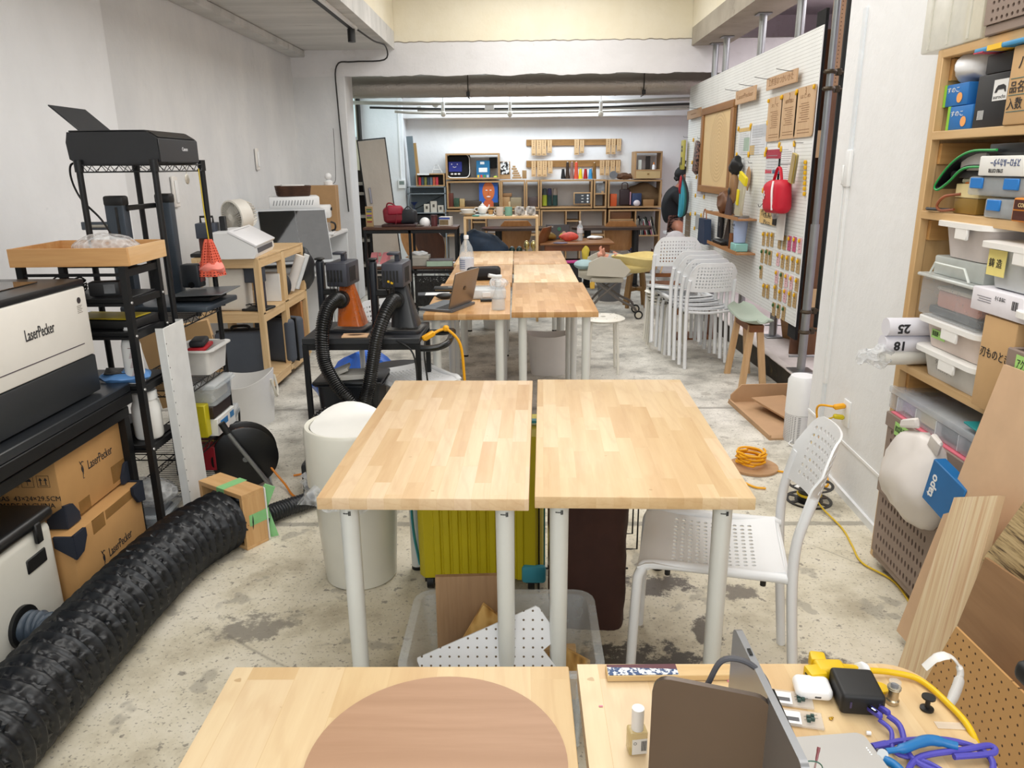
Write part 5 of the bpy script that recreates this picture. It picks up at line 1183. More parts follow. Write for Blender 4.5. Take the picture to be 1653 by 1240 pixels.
for k in range(3): T.p('icon', MB().cyl((.075, -.004, .05+.043*k), (.075, -.002, .05+.043*k), .014, n=12), WHT); T.p('icon', MB().box((-.0, -.003, .05+.043*k), (.03, .002, .01)), WHTM)
T = Thing('photo_card', 'black and white photo card in the narrow two-tier box', 'photo', (*at(969, 312, Y=11.14),)); T.p('card', MB().box((0, .01, .07), (.12, .01, .14)), M('#8a8d90', .5, 0, .6)); T.p('stand', MB().box((.03, -.01, .015), (.035, .02, .03), .002), SB)
T = Thing('apron_bag', 'dark brown leather bag with scalloped edge and loop handle', 'bag', (*at(1008, 332, Y=11.14),)); T.p('leather', MB().box((0, .03, .115), (.15, .05, .23), .03, seg=3), M('#2c1a1c', .6)); T.p('handle', MB().tube([(-.04, .03, .22), (-.035, .03, .31), (.035, .03, .31), (.04, .03, .22)], .006, 8, smooth=5), M('#4a2a20', .6)); T.p('lining', MB().box((.085, .04, .10), (.02, .03, .18), .004), M('#d9a6b6', .5))
solo('burlap_sack', MB().ell((0, 0, .14), (.27, .10, .18), 22, 12).jitter(.045, 7), M('#6f5a40', .9, 0, .1, .5, 60), 'slumped burlap sack filling the right shelf box', 'sack', (*at(1038, 333, Y=11.3),))
T = Thing('white_shell', 'white round shell ornament by the navy package', 'ornament', (*at(1028, 334, Y=11.1),)); T.p('shell', MB().ell((0, .02, .05), (.05, .03, .045), 16, 10), M('#d8cfd2', .5))
for k, (x, c, h, l) in enumerate(((879, '#54692a', 1, 'olive'), (887, '#20302e', 0, 'dark green'), (896, '#5a5148', 0, 'taupe topped'))):
    T = Thing('yarn_cone', l + ' yarn cone in the wide shelf box', 'yarn', (*at(x, 332, Y=11.2),), 0, 'yarn cones in the wide shelf box')
    T.p('lower_cone', MB().lathe([(0, 0), (.038, 0), (.036, .15), (.02, .16)], 16), M(['#9aa32c', '#1d3430', '#1e3a36'][k], .85, 0, .1, .5, 200)); T.p('upper_cone', MB().lathe([(.036, .15), (.03, .24), (.0, .245)], 16), M(['#3a4244', '#3a3550', '#8a7c70'][k], .85, 0, .1, .5, 200))
for k, (x, top, c, l) in enumerate(((909, 272, '#17181a', 'short black'), (916, 261, '#3a2a1e', 'tall dark brown'), (923, 261, '#8a6a62', 'tall mauve brown'), (930, 261, '#d8553c', 'tall orange red'), (937, 272, '#e0c822', 'short yellow'), (945, 272, '#a3201e', 'short red'), (953, 272, '#3b8fc4', 'short light blue'), (959, 262, '#7d5a2a', 'tall ochre'))):
    b = at(x, 289.3, Y=11.2); t = at(x, top, Y=11.2).z - b.z
    T = Thing('yarn_cone', l + ' yarn cone standing on top of the wall shelf', 'yarn', b, 0, 'row of yarn cones on top of the shelf'); T.p('yarn', MB().lathe([(0, .004), (.032, .004), (.032, .02), (.018 if t < .2 else .02, t*.96), (.008, t*.97)], 16), M(c, .85, 0, .1, .5, 200)); T.p('cone_tip', MB().lathe([(.009, t*.95), (.007, t), (0, t)], 10), WHTM)
T = Thing('tape_roll', 'grey tape roll standing on top of the shelf', 'tape', (*at(990, 289, Y=11.18),)); T.p('roll', MB().lathe([(.03, -.02), (.055, -.02), (.055, .02), (.03, .02)], 24, mat=Matrix.Rotation(PI/2, 3, 'X'), c=(0, 0, .056)), M('#6b6d70', .5))
solo('twig_heap', MB().add(MB().ell((0, 0, .03), (.12, .06, .04), 18, 8).jitter(.03, 25)), M('#5b3f2c', .9, 0, .4), 'heap of brown twigs on top of the shelf', 'twigs', (*at(1008, 288.7, Y=11.2),), kind='stuff')
T = Thing('picture_block', 'black and white picture block on the shelf by the plush monitor', 'picture', (*at(815, 289, Y=11.15),)); T.p('frame', MB().box((0, .02, .12), (.155, .03, .24), .003), SB); T.p('print', MB().box((0, .002, .15), (.125, .004, .17)), NT('mat_bw').m)
t = NT('mat_bw2'); v = t.coord(); t.color(t.ramp(t.noise(v, 24, 3), [(.49, '#111111'), (.52, '#e8e8e8')])); [o for o in COL.objects if o.name.startswith('print')][-1].data.materials[0] = t.m
for k in range(6):
    rb('coaster_stack', ['lowest', 'second', 'third', 'fourth', 'fifth', 'topmost'][k] + ' wooden slat of the pile beside the picture block', 'wood', 827 + (k % 2)*1.5 + (0 if k < 4 else -1), 285.5-3.6*k, 842 - k*2, 288.6-3.6*k, '#a9875c', 11.15, .08, .001, 'wooden slats piled beside the picture block')
rb('slat_stack', 'short pile of wooden slats right of the taller pile', 'wood', 843, 275, 850, 288.5, '#a07f55', 11.15, .08, .002)
# things in the top right box
rb('small_card', 'small white card with green print in the top right box', 'card', 1030, 258, 1036, 274, '#d8e0d8', 11.14, .02)
rb('wire_chair_model', 'tiny black wire chair model in the top right box', 'model', 1042, 252, 1050, 274, '#2c2826', 11.2, .02, .001)
T = Thing('glue_bottle', 'tiny white bottle with orange cap in the top right box', 'bottle', (*at(1055, 274.5, Y=11.14),)); T.p('bottle', MB().lathe([(0, 0), (.022, 0), (.022, .06), (.008, .08)], 14), WHT); T.p('cap', MB().lathe([(.012, .075), (.008, .10), (0, .11)], 12), M('#d9812a', .5))
T = Thing('little_chest', 'pale wooden drawer box at the bottom of the top right box', 'drawer', (*at(1046, 288, Y=11.1),)); T.p('front', MB().box((0, .09, .05), (.34, .2, .10), .002), M('#c2a877', .6)); T.p('clasp', MB().box((0, -.012, .06), (.03, .004, .02)), M('#8a6d3c', .4, .5)); 
# picture rails with hanging wooden plates
for k, (y0, y1, l) in enumerate(((225, 235.5, 'upper wooden rail with engraved hanging plates on the back wall'), (259, 270, 'lower wooden rail with engraved hanging plates on the back wall'))):
    a = at(849.5, y1, Y=11.47); b = at(1003.5 - k*1.5, y0-1.2, Y=11.47)
    T = Thing('plate_rail', l, 'rail', (a.x, 11.47, a.z), 0, 'wooden rails on the back wall'); w, h = b.x-a.x, b.z-a.z
    T.p('board', MB().bb(0, 0, 0, w, .025, h, .002), WD('#8f6a38', '#a97f48', 'x'))
    for q in range(18): T.p('hook', MB().box((.04 + q*(w-.08)/17, -.012, h*.72), (.004, .026, .004)), M('#6b5230', .5))
pl = [(858, 865, 226, 251), (866, 874, 226, 251), (874.5, 882, 226, 251), (883.5, 891, 226, 247), (927, 935, 225, 250), (936, 943, 226, 247), (978, 986, 224, 249), (986.5, 994, 224, 249), (995.5, 1003, 224, 244),
      (858, 865, 260, 285), (867, 875, 260, 285), (875.5, 883, 260, 285), (884.5, 892, 260, 280), (968, 976, 259, 283), (977, 984, 259, 283), (985, 993, 259, 282), (994, 1001.5, 259, 279)]
KP = M('#cfae82', .6, 0, .05)
for k, (x0, x1, y0, y1) in enumerate(pl):
    a = at(x0, y1, Y=11.44); b = at(x1, y0, Y=11.44); up = k < 9
    pos = (['first', 'second', 'third', 'fourth', 'fifth', 'sixth', 'seventh', 'eighth', 'ninth'][k if up else k-9])
    T = Thing('engraved_plate', '%s engraved wooden plate from the left on the %s rail' % (pos, 'upper' if up else 'lower'), 'plate', (a.x, 11.44, a.z), 0, 'engraved plates on the wall rails')
    w, h = b.x-a.x, b.z-a.z; T.p('plate', MB().bb(0, 0, 0, w, .006, h, .001), KP)
    m = MB(); random.seed(k)
    for q in range(5): m.bb(w*.42, -.0005, h*(.9-.11*q), w*(.55+.1*random.random()), 0, h*(.95-.11*q))
    m.bb(w*.2, -.0005, h*.06, w*.8, 0, h*.10); T.p('engraving', m, M('#6b4a28', .7), kind='stuff')
# books at the right end
random.seed(11)
bc = ['#ddd8cc', '#c9c2ae', '#2b2d33', '#b9b3a5', '#7d8a8c', '#20242c', '#a7333a', '#e6e2da', '#4a5a4c', '#1d1e22', '#cf7f9c', '#d8d0c0', '#26292f', '#8f8672']
x = 1026.0
for k, c in enumerate(bc):
    h = 22 + 10*random.random(); w = 2.2; tilt = 0 if k < 5 else -14
    a = at(x, 380.5, Y=11.12); b = at(x + w, 380.5 - h, Y=11.12)
    T = Thing('book', ['upright' if k < 5 else 'slanting'][0] + ' %s book, number %d from the left in the low right shelf box' % ({'#ddd8cc': 'cream', '#c9c2ae': 'beige', '#2b2d33': 'charcoal', '#b9b3a5': 'stone grey', '#7d8a8c': 'blue-grey', '#20242c': 'navy black', '#a7333a': 'red', '#e6e2da': 'white', '#4a5a4c': 'moss green', '#1d1e22': 'black', '#cf7f9c': 'pink', '#d8d0c0': 'ivory', '#26292f': 'dark slate', '#8f8672': 'khaki'}[c], k+1), 'book', (a.x, 11.12, a.z + (.004 if tilt else 0)), 0, 'books in the low right shelf box', rot=(0, tilt, 0))
    T.p('cover', MB().bb(0, 0, 0, b.x-a.x, .16, b.z-a.z, .001), M(c, .55)); T.p('spine_print', MB().bb((b.x-a.x)*.3, -.0008, (b.z-a.z)*.3, (b.x-a.x)*.7, 0, (b.z-a.z)*.7), M('#9a968c', .6))
    x += w + (.3 if k != 4 else 1)
for k, (x, c, l) in enumerate(((1052, '#5a2a2a', 'dark red'), (1055, '#e3e0da', 'white'), (1058, '#b92a4a', 'crimson'), (1061, '#3f8a3a', 'green'))):
    rb('book', l + ' book standing on the lowest right shelf', 'book', x, 403 + k*2, x+2.4, 437, c, 11.14, .14, .001, 'books on the lowest right shelf')
# grey metal shelf on the left with the little wooden box on top
T = Thing('grey_metal_shelf', 'grey metal shelf unit with see-through braces at the left of the back wall', 'shelf', (*at(659, 345, Y=11.05),)); a = T.o.location.copy(); b = at(719, 301, Y=11.05); w, h = b.x-a.x, b.z-a.z
GM = M('#8d979d', .45, .4)
for z in (0, h*.72, h-.012): T.p('shelf_board', MB().bb(0, 0, z, w, .3, z+.012), GM)
for x in (0, w-.02):
    for y in (0, .28): T.p('post', MB().bb(x, y, -a.z+.0, x+.02, y+.02, h), GM)
T.p('back_panel', MB().bb(0, .29, 0, w, .30, h), M('#74828a', .5)); T.p('brace', MB().tube([(.02, .27, .03), (w-.02, .27, h*.7)], .004, 5), BLK)
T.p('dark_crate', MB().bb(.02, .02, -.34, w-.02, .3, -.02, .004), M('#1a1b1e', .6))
T = Thing('small_wood_box', 'small open wooden box of dark film boxes on the grey metal shelf', 'box', (*at(672, 301, Y=11.07),)); a = T.o.location.copy(); b = at(717, 280, Y=11.07); w, h = b.x-a.x, b.z-a.z
for z in (0, h-.015): T.p('board', MB().bb(0, 0, z, w, .22, z+.015), SB)
for x in (0, w-.015): T.p('board', MB().bb(x, 0, .015, x+.015, .22, h-.015), SBZ)
T.p('back', MB().bb(0, .21, 0, w, .22, h), M('#51483e', .7)); T.p('label_print', MB().bb(.02, -.002, h-.02, .19, 0, h+.005), WHT)
for k, c in enumerate(('#b8323a', '#3a4a5c', '#7c7a3a', '#2c3a4c', '#5a6a7a', '#b5563a', '#c23a4a')):
    a2 = at(676 + 4.6*k, 299.5, Y=11.1); solo('film_box', MB().bb(0, 0, 0, .034, .08, .115, .001), M(c, .5, 0, .3), '%s little box number %d from the left in the small wood box' % (['red', 'slate', 'olive', 'navy', 'blue-grey', 'rust', 'crimson'][k], k+1), 'box', a2, 0, 'little boxes in the small wood box')
solo('white_stand', MB().tube([(-.07, 0, 0), (-.02, 0, .11), (.02, 0, .11), (.08, 0, 0)], .006, 6).tube([(-.045, 0, .05), (.05, 0, .05)], .005, 6), WHT, 'little white folding stand on the small wood box', 'stand', (*at(705, 279.5, Y=11.15),))
T = Thing('funnel_glass', 'blue funnel glass in the grey metal shelf', 'glass', (*at(669, 340, Y=11.15),)); T.p('funnel', MB().lathe([(0, .0), (.03, 0), (.004, .01), (.004, .07), (.055, .12)], 18), M('#27366e', .3))
T = Thing('house_model', 'white paper house models in the grey metal shelf', 'model', (*at(703, 343, Y=11.12),))
for k, (x, w, h) in enumerate(((-.12, .08, .12), (-.02, .09, .16), (.08, .08, .10))): T.p('block', MB().box((x, 0, h/2), (w, .06, h), .002), M('#cfc8bb', .6)); T.p('window_dot', MB().box((x, -.031, h*.6), (.03, .002, .04)), M('#56504a', .6))
for k, (x0, x1, y0, c, l, tl) in enumerate(((656, 662, 232, '#6e7a82', 'grey board leaning at the left end of the back wall', 3), (661, 672, 243, '#b08d58', 'light wooden board leaning beside the grey one', 4))):
    a = at(x0, 300, Y=11.1); b = at(x1, y0, Y=11.1); solo('leaning_board', MB().bb(0, 0, 0, .09, .02, b.z-a.z+.1), M(c, .6), l, 'board', (a.x+.06, 11.12+.05*k, a.z), rot=(0, -tl, 0))
T = Thing('thermostat', 'white wall thermostat with grey display at the end of its conduit', 'thermostat', (*at(649, 297, Y=11.12),)); T.p('case', MB().box((0, -.012, 0), (.11, .024, .125), .004), WHT); T.p('display', MB().box((0, -.025, .015), (.07, .002, .05)), M('#7d8a86', .3)); T.p('conduit', MB().bb(-.015, -.012, .06, .0, 0, 1.42), WHT)
# leaning cream door panel and dark shelving under the window
T = Thing('door_panel', 'tall cream wardrobe door leaning by the window, grey handle', 'door', (-1.70, 9.62, .03), rot=(-3, -5, 6)); T.p('panel', MB().box((0, 0, .92), (.33, .03, 1.83), .002), m_plaster('#b5aca2', '#c9c1b6', '#a3988c', .3)); T.p('edge_frame', MB().box((-.17, 0, .92), (.014, .036, 1.85)), BLK); T.p('edge_frame', MB().box((.17, 0, .92), (.01, .036, 1.85)), BLK); T.p('edge_frame', MB().box((0, 0, 1.845), (.35, .036, .012)), BLK); T.p('handle', MB().box((-.10, -.025, 1.18), (.028, .02, .19), .003), M('#8f8d94', .3, .6))
T = Thing('dark_shelving', 'dark grey shelving with pale shelf edges behind the leaning door', 'shelf', (-2.16, 9.72, 0)); T.p('back', MB().bb(-.10, .30, 0, .22, .32, 1.50), M('#3e3733', .6))
for x in (-.10, .2): T.p('side', MB().bb(x, 0, 0, x+.015, .3, 1.50), M('#26262a', .5))
for z in (.3, .62, .92, 1.20, 1.32): T.p('shelf_edge', MB().bb(-.10, 0, z, .22, .3, z+.035), M('#b3aea6', .5))
# brown-topped steel rack
YR = 7.6; T = Thing('steel_rack', 'brown-topped black steel rack with mesh baskets, bags on it', 'rack', (-1.13, YR+.16, 0)); BR = WD('#4a2f22', '#63402e', 'x')
T.p('top', MB().bb(-.47, -.16, .935, .47, .16, .96, .003), BR); T.p('shelf', MB().bb(-.46, -.15, .545, .46, .15, .565, .002), BR)
for x in (-.465, -.02, .44):
    for y in (-.155, .13): T.p('post', MB().bb(x, y, 0, x+.025, y+.025, .935), PT)
for z in (.90, .50, .12):
    for y in (-.155, .13): T.p('rail', MB().bb(-.44, y, z, .44, y+.025, z+.03), PT)
MESH = NT('mat_mesh'); v = MESH.coord(); vo = MESH.n('ShaderNodeTexVoronoi', i_Scale=70.0); MESH.l(v, vo.inputs['Vector']); MESH.color('#141312'); MESH.l(MESH.ramp(vo.outputs['Distance'], [(.28, (.35, .35, .35, 1)), (.36, (1, 1, 1, 1))]), MESH.b.inputs['Alpha']); MESH = MESH.m
for x0, x1 in ((-.43, -.04), (.02, .43)):
    T.p('mesh_basket', MB().bb(x0, -.13, .16, x1, -.127, .47), MESH); T.p('basket_content', MB().bb(x0+.02, -.10, .17, x1-.02, .1, .38, .01), M('#6a5433', .8, 0, .3))
    T.p('basket_rim', MB().tube([(x0, -.13, .47), (x1, -.13, .47), (x1, .12, .47), (x0, .12, .47)], .006, 6, closed=True), PT)
def tp(px, py=None, z=None, Y=YR+.16): return Vector((at(px, 360, Y=Y).x, Y, z))
T = Thing('handbag', 'dark red drawstring handbag on the brown-topped rack', 'bag', tp(637, z=.985), 8); RD = M('#7c1526', .5, 0, .1, .3, 20)
T.p('body', MB().box((0, 0, .085), (.21, .11, .17), .04, seg=4).jitter(.015, 14), RD); T.p('flap', MB().box((.01, -.045, .135), (.15, .05, .09), .02, seg=3).jitter(.008, 20), M('#9c2038', .45)); T.p('strap', MB().tube([(-.08, 0, .13), (-.06, -.02, .20), (.0, -.03, .19), (.05, -.02, .12)], .008, 6, smooth=4), RD); T.p('tie', MB().tube([(.03, -.065, .11), (.02, -.075, .03), (.0, -.08, -.04)], .004, 6, smooth=3), RD)
T = Thing('handbag', 'black leather bucket bag beside the dark red handbag', 'bag', tp(660, z=.985), -6); T.p('body', MB().box((0, 0, .07), (.16, .10, .14), .03, seg=3).jitter(.012, 12), M('#23262b', .45)); T.p('strap', MB().tube([(-.05, 0, .13), (0, .0, .17), (.05, 0, .13)], .006, 6, smooth=4), M('#23262b', .45))
solo('dark_tray', MB().box((0, 0, .012), (.34, .22, .024), .004), M('#3a1d1a', .4), 'dark lacquer tray under the handbags', 'tray', tp(646, z=.961))
T = Thing('sun_hat', 'white cap lying on the brown-topped rack', 'cap', tp(686, z=.961)); T.p('crown', MB().ell((0, 0, .03), (.055, .055, .055), 18, 10), WHT); T.p('brim', MB().ell((-.05, -.03, .008), (.06, .04, .008), 14, 6), M('#6e665c', .6))
T = Thing('brown_canister', 'maroon cylinder canister on the brown-topped rack', 'canister', tp(701, z=.961)); T.p('body', MB().lathe([(0, 0), (.033, 0), (.033, .10), (0, .102)], 20), M('#5a2a2c', .5)); T.p('lid', MB().lathe([(.0345, .085), (.0345, .107), (0, .109)], 20), M('#4a2224', .5))
T = Thing('picture_box', 'small box with photo print and blue band on the brown-topped rack', 'box', tp(720, z=.961), -8); T.p('carton', MB().box((0, 0, .045), (.12, .09, .09), .002), M('#dcd6cc', .6)); T.p('label_print', MB().box((-.01, -.0455, .035), (.09, .001, .05)), M('#7c6a4c', .6, 0, .4)); T.p('label_print', MB().box((-.005, -.0457, .075), (.11, .001, .018)), M('#3c56a8', .5))
T = Thing('colour_sample', 'wooden frame of coloured yarn samples standing on the rack corner', 'sample', tp(597, z=.961, Y=YR+.1), 0); T.p('board', MB().box((0, 0, .1), (.075, .015, .2), .002), M('#a58a62', .6))
for k, c in enumerate(('#8c2a2a', '#c9b44a', '#4a6a3a', '#7a4a8a', '#b5a03a', '#3a5a8a', '#3f6a34')): T.p('yarn_band', MB().box((0, -.009, .05+.02*k), (.05, .004, .012)), M(c, .7))
PK = M('#e88f94', .6, 0, .06)
for k, px in enumerate((610, 628)):
    T = Thing('sneaker', ['left', 'right'][k] + ' pink and white high-top sneaker on the rack shelf', 'shoe', tp(px, z=.566), [4, -4][k], 'pink sneakers')
    T.p('upper', MB().prism([(-.10, .0), (.10, 0), (.10, .03), (.03, .06), (-.02, .10), (-.09, .11)], .06, (-.03, 0, .015), (0, -1, 0), (0, 0, 1)).jitter(.004, 20), PK); T.p('sole', MB().box((0, 0, .012), (.068, .21, .024), .01, seg=2), WHT); T.p('tongue', MB().box((0, .02, .11), (.03, .02, .04), .006, rot=(15, 0, 0)), PK)
T = Thing('paper_box', 'grey lidded paper box with tissue on the rack shelf', 'box', tp(675, z=.566)); T.p('carton', MB().box((0, 0, .05), (.20, .15, .10), .002), M('#b5b0a6', .7)); T.p('lid', MB().box((0, 0, .09), (.208, .158, .03), .002), M('#c3beb4', .7)); T.p('tissue', MB().ell((0, 0, .115), (.09, .06, .025), 16, 8).jitter(.02, 26), WHT)
T = Thing('display_box', 'flat green-edged box with dark lid on the rack shelf', 'box', tp(708, z=.566, Y=YR+.12), 3); T.p('carton', MB().box((0, 0, .03), (.26, .20, .055), .002), M('#a9c0ac', .6)); T.p('lid', MB().box((0, 0, .059), (.262, .202, .005)), M('#4a3a3c', .4))
# pine stand beyond the tables
T = Thing('pine_stand', 'slim pine stand carrying cups and bowls behind the farthest tables', 'shelf', (-.225, 7.75, 0)); 
T.p('top', MB().bb(-.37, -.15, 1.035, .37, .15, 1.055, .001), PXX); T.p('shelf', MB().bb(-.37, -.15, .66, .37, .15, .68, .001), PXX)
for x in (-.37, .345):
    for y in (-.15, .125): T.p('leg', MB().bb(x, y, 0, x+.025, y+.025, 1.035), PV)
def st(px, z=1.056, Y=7.75): return Vector((at(px, 350, Y=Y).x, Y, z))
T = Thing('bowl_stack', 'white scalloped bowl on a wooden plate on the pine stand', 'bowl', st(755)); T.p('plate', MB().lathe([(0, 0), (.05, .004), (.085, .03), (.08, .03), (.05, .01), (0, .008)], 28), M('#d8ccb6', .5)); T.p('bowl', MB().lathe([(0, .01), (.04, .012), (.075, .065), (.070, .065), (.038, .02), (0, .02)], 28), WHT)
T = Thing('teapot', 'small white teapot on the white tray', 'teapot', st(779, 1.072)); T.p('pot', MB().ell((0, 0, .045), (.05, .05, .045), 20, 12), WHT); T.p('lid', MB().ell((0, 0, .09), (.02, .02, .012), 14, 8), WHT); T.p('knob', MB().ell((0, 0, .105), (.007, .007, .008), 10, 6), WHT); T.p('spout', MB().tube([(.04, 0, .05), (.065, 0, .07), (.07, 0, .095)], [.012, .008, .006], 8), WHT); T.p('handle', MB().tube([(-.045, 0, .065), (-.075, 0, .06), (-.07, 0, .03), (-.045, 0, .025)], .005, 6, smooth=4), WHT)
solo('serving_tray', MB().prism(rrect(.20, .14, .03), .014), M('#d5dcd9', .4), 'pale oval tray under the teapot', 'tray', st(782))
solo('cork_cup', MB().lathe([(0, 0), (.022, 0), (.026, .045), (0, .045)], 16), M('#b78c56', .7), 'tiny cork cup beside the teapot', 'cup', st(792, 1.071))
solo('green_cloth', MB().box((0, 0, .006), (.07, .05, .012), .004), M('#3f8f86', .6), 'small teal cloth at the front of the pine stand', 'cloth', st(768, 1.056, 7.66))
for k, (px, c, l) in enumerate(((807, '#d8cfc8', 'pale pinkish mug on the pine stand'), (821, '#7fb5a8', 'mint green mug beside the pale mug'))):
    T = Thing('mug', l, 'mug', st(px), 160, 'mugs on the pine stand'); T.p('cup', MB().lathe([(0, 0), (.036, 0), (.038, .004), (.038, .085), (.034, .085), (.034, .01), (0, .01)], 24), M(c, .4)); T.p('handle', MB().tube([(.036, 0, .065), (.058, 0, .06), (.058, 0, .03), (.036, 0, .022)], .005, 6, smooth=4), M(c, .4))
for k, px in enumerate((839, 857)):
    T = Thing('wrapped_pack', ['left', 'right'][k] + ' dark snack pack wrapped in clear film on the pine stand', 'package', st(px), 0, 'wrapped snack packs'); T.p('contents', MB().ell((0, 0, .045), (.038, .03, .04), 16, 10).jitter(.008, 30), M('#26211f', .7)); T.p('wrap', MB().box((0, 0, .045), (.10, .07, .09), .02, seg=2).jitter(.008, 25), FILM())
T.p('tag', MB().box((-.05, -.04, .03), (.02, .002, .04)), WHT)
solo('backpack', MB().ell((0, 0, .10), (.26, .13, .13), 26, 14, rot=(0, 20, 0)).jitter(.03, 8, 3).jitter(.01, 22), M('#1f3146', .7, 0, .25, .3, 30), 'navy blue backpack slumped on the shelf of the pine stand', 'backpack', st(780, .66), ang=60)
for k, px in enumerate((826, 838)):
    T = Thing('heel_shoe', ['left', 'right'][k] + ' dark green pump on the pine stand shelf', 'shoe', st(px, .681, 7.66), 0, 'dark green pumps'); T.p('upper', MB().ell((0, 0, .04), (.032, .07, .04), 14, 8), M('#16302e', .4)); T.p('heel', MB().bb(-.012, -.06, 0, .012, -.04, .05), BLK)
for k, px in enumerate((850, 861)):
    T = Thing('heel_shoe', ['left', 'right'][k] + ' shiny gold high-heeled shoe on the pine stand shelf', 'shoe', st(px, .681, 7.66), 0, 'gold high heels'); GO = M('#cfc08a', .2, .8)
    T.p('upper', MB().ell((0, .03, .085), (.03, .07, .045), 14, 8, rot=(-25, 0, 0)), GO); T.p('heel', MB().cyl((0, -.02, .07), (0, -.025, 0), .016, .005, n=10), GO)
# plywood shell chairs and dark tables
def shell_chair(label, x, y, rz, c1, c2, cushion=False):
    T = Thing('shell_chair', label, 'chair', (x, y, 0), rz); Wd = WD(c1, c2, 'z', .6, .3)
    def sh(u, v):                                         # seat to back: v 0 seat front, 1 top
        if v < .5: y_ = -.22 + .40*(v/.5); z = .44 - .02*math.sin(PI*v/.5); w = .20 - .03*abs(v-.25)*2 - (.055 if v > .42 else 0)
        else: t = (v-.5)/.5; y_ = .18 + .10*t + .02*t*t; z = .455 + .38*t; w = .135 + .075*math.sin(min(1, t*1.15)*PI*.62) - (.05*(t-.85)/.15 if t > .85 else 0)
        e = 2*u-1; return Vector((e*w, y_ - .02*e*e*(0 if v < .5 else 1), z + (.018*e*e if v < .5 else 0)))
    T.p('shell', MB().grid(12, 24, sh).thick(.010), Wd)
    CM = M('#c2c4c6', .25, .9)
    for sx in (-1, 1):
        for sy, yy in ((-1, -.2), (1, .2)): T.p('leg', MB().tube([(sx*.05, 0, .42), (sx*.15, yy*.7, .41), (sx*.21, yy*1.05, .0)], .009, 8, smooth=4), CM)
    if cushion: T.p('seat_cushion', MB().box((0, -.03, .455), (.34, .34, .03), .012, seg=2), M('#26407e', .7))
    return T
shell_chair('light plywood shell chair seen between the posts of the steel rack', -1.28, 9.55, 176, '#c08a55', '#d9a46c')
shell_chair('dark brown plywood shell chair behind the steel rack', -.97, 8.95, 150, '#4a2a1a', '#633a25')
shell_chair('plywood shell chair with a blue seat cushion at the dark table', 1.27, 10.25, 178, '#bd8450', '#d19c68', True)
shell_chair('plywood shell chair turned away behind the pine stand', -.12, 10.45, 184, '#bd8450', '#d19c68')
shell_chair('plywood shell chair standing side-on by the shoes', .02, 9.2, 250, '#7a4a28', '#94603a')
for k, (x0, x1, Y, l) in enumerate(((-.55, .55, 10.0, 'dark oval pedestal table behind the backpack'), (.62, 1.66, 9.98, 'dark oval pedestal table before the bookshelf on the right'))):
    T = Thing('pedestal_table', l, 'table', ((x0+x1)/2, Y, 0)); T.p('tabletop', MB().prism(rrect(x1-x0, .42, .18, 6), .03, (0, 0, .735)), M('#3a2c26', .35)); 
    for s in (-1, 1): T.p('column', MB().cyl((s*(x1-x0)*.30, 0, .02), (s*(x1-x0)*.30, 0, .735), .045, n=18), BLK); T.p('foot', MB().box((s*(x1-x0)*.30, 0, .012), (.08, .40, .024), .006), BLK)
T = Thing('wooden_table', 'old reddish-brown wooden table with a carved apron', 'table', (.63, 9.30, 0)); RW_ = WD('#6e3f22', '#8a5230', 'x', .6, .3)
T.p('tabletop', MB().bb(-.44, -.31, .63, .44, .31, .655, .006, 2), WD('#8a5c36', '#a5744a', 'x', .6, .35)); T.p('apron', MB().bb(-.38, -.29, .56, .38, -.27, .63), RW_); T.p('apron', MB().bb(-.38, .27, .56, .38, .29, .63), RW_)
for sx in (-1, 1):
    for sy in (-1, 1): T.p('leg', MB().box((sx*.36, sy*.26, .315), (.05, .05, .63), .004), RW_)
def wt(px, py): return at(px, py, Z=.656)
T = Thing('laptop', 'stickered dark brown laptop open on the old wooden table', 'laptop', wt(900, 386.5)); T.p('lid', MB().box((0, .02, .09), (.29, .01, .18), .004, rot=(-10, 0, 0)), M('#2e2427', .4)); T.p('deck', MB().box((0, .12, .008), (.29, .2, .014), .003), BLK)
for x, c, z in ((-.10, '#d8d8dc', .08), (.02, '#3c7a62', .125), (.08, '#d8b49c', .075)): T.p('sticker', MB().cyl((x, .006, z), (x, .010, z), .024, n=18), M(c, .5))
T.p('lettering', text('utsuki', .03, .0005).xf(facing((-.09, -.006, .155), (0, -1, -.17))), WHTM)
lump('gold_bag', 'crumpled gold foil bag on the old wooden table', 'bag', wt(884, 388), (.11, .08, .05), M('#8f7238', .35, .4, .2), 4, .3, 12)
T = Thing('patterned_pouch', 'coral red patterned pouch on the old wooden table', 'pouch', wt(918, 389)); T.p('cloth', MB().ell((0, 0, .05), (.12, .06, .05), 18, 10).jitter(.015, 14), M('#d8574a', .6, 0, .35)); T.p('trim', MB().tube([(-.09, -.02, .03), (-.11, 0, .06), (-.08, .0, .09)], .01, 6, smooth=3), M('#c8c04a', .6))
lump('cloth_scrap', 'grey and pink cloth scrap in front of the coral pouch', 'cloth', wt(905, 394), (.09, .04, .012), M('#6a6478', .7, 0, .4), 6, .4)
T = Thing('water_bottle', 'small clear water bottle on the old wooden table', 'bottle', wt(936, 388)); T.p('bottle', MB().lathe([(0, 0), (.034, 0), (.035, .16), (.014, .20), (.013, .22)], 20), GL('#e4eef4', .04, .35)); T.p('cap', MB().lathe([(.016, .21), (.016, .23), (0, .232)], 14), WHT); T.p('label', MB().lathe([(.036, .09), (.036, .15)], 20).thick(.0005), M('#e3e4ea', .5))
lump('tissue', 'crumpled white tissue on the old wooden table', 'tissue', wt(960, 386), (.10, .06, .02), WHT, 8, .5, 26)
solo('pink_folder', MB().box((0, 0, .01), (.18, .12, .02), .003), M('#c23a86', .5), 'pink folder on the seat under the old wooden table', 'folder', at(922, 424, Z=.45), 12)
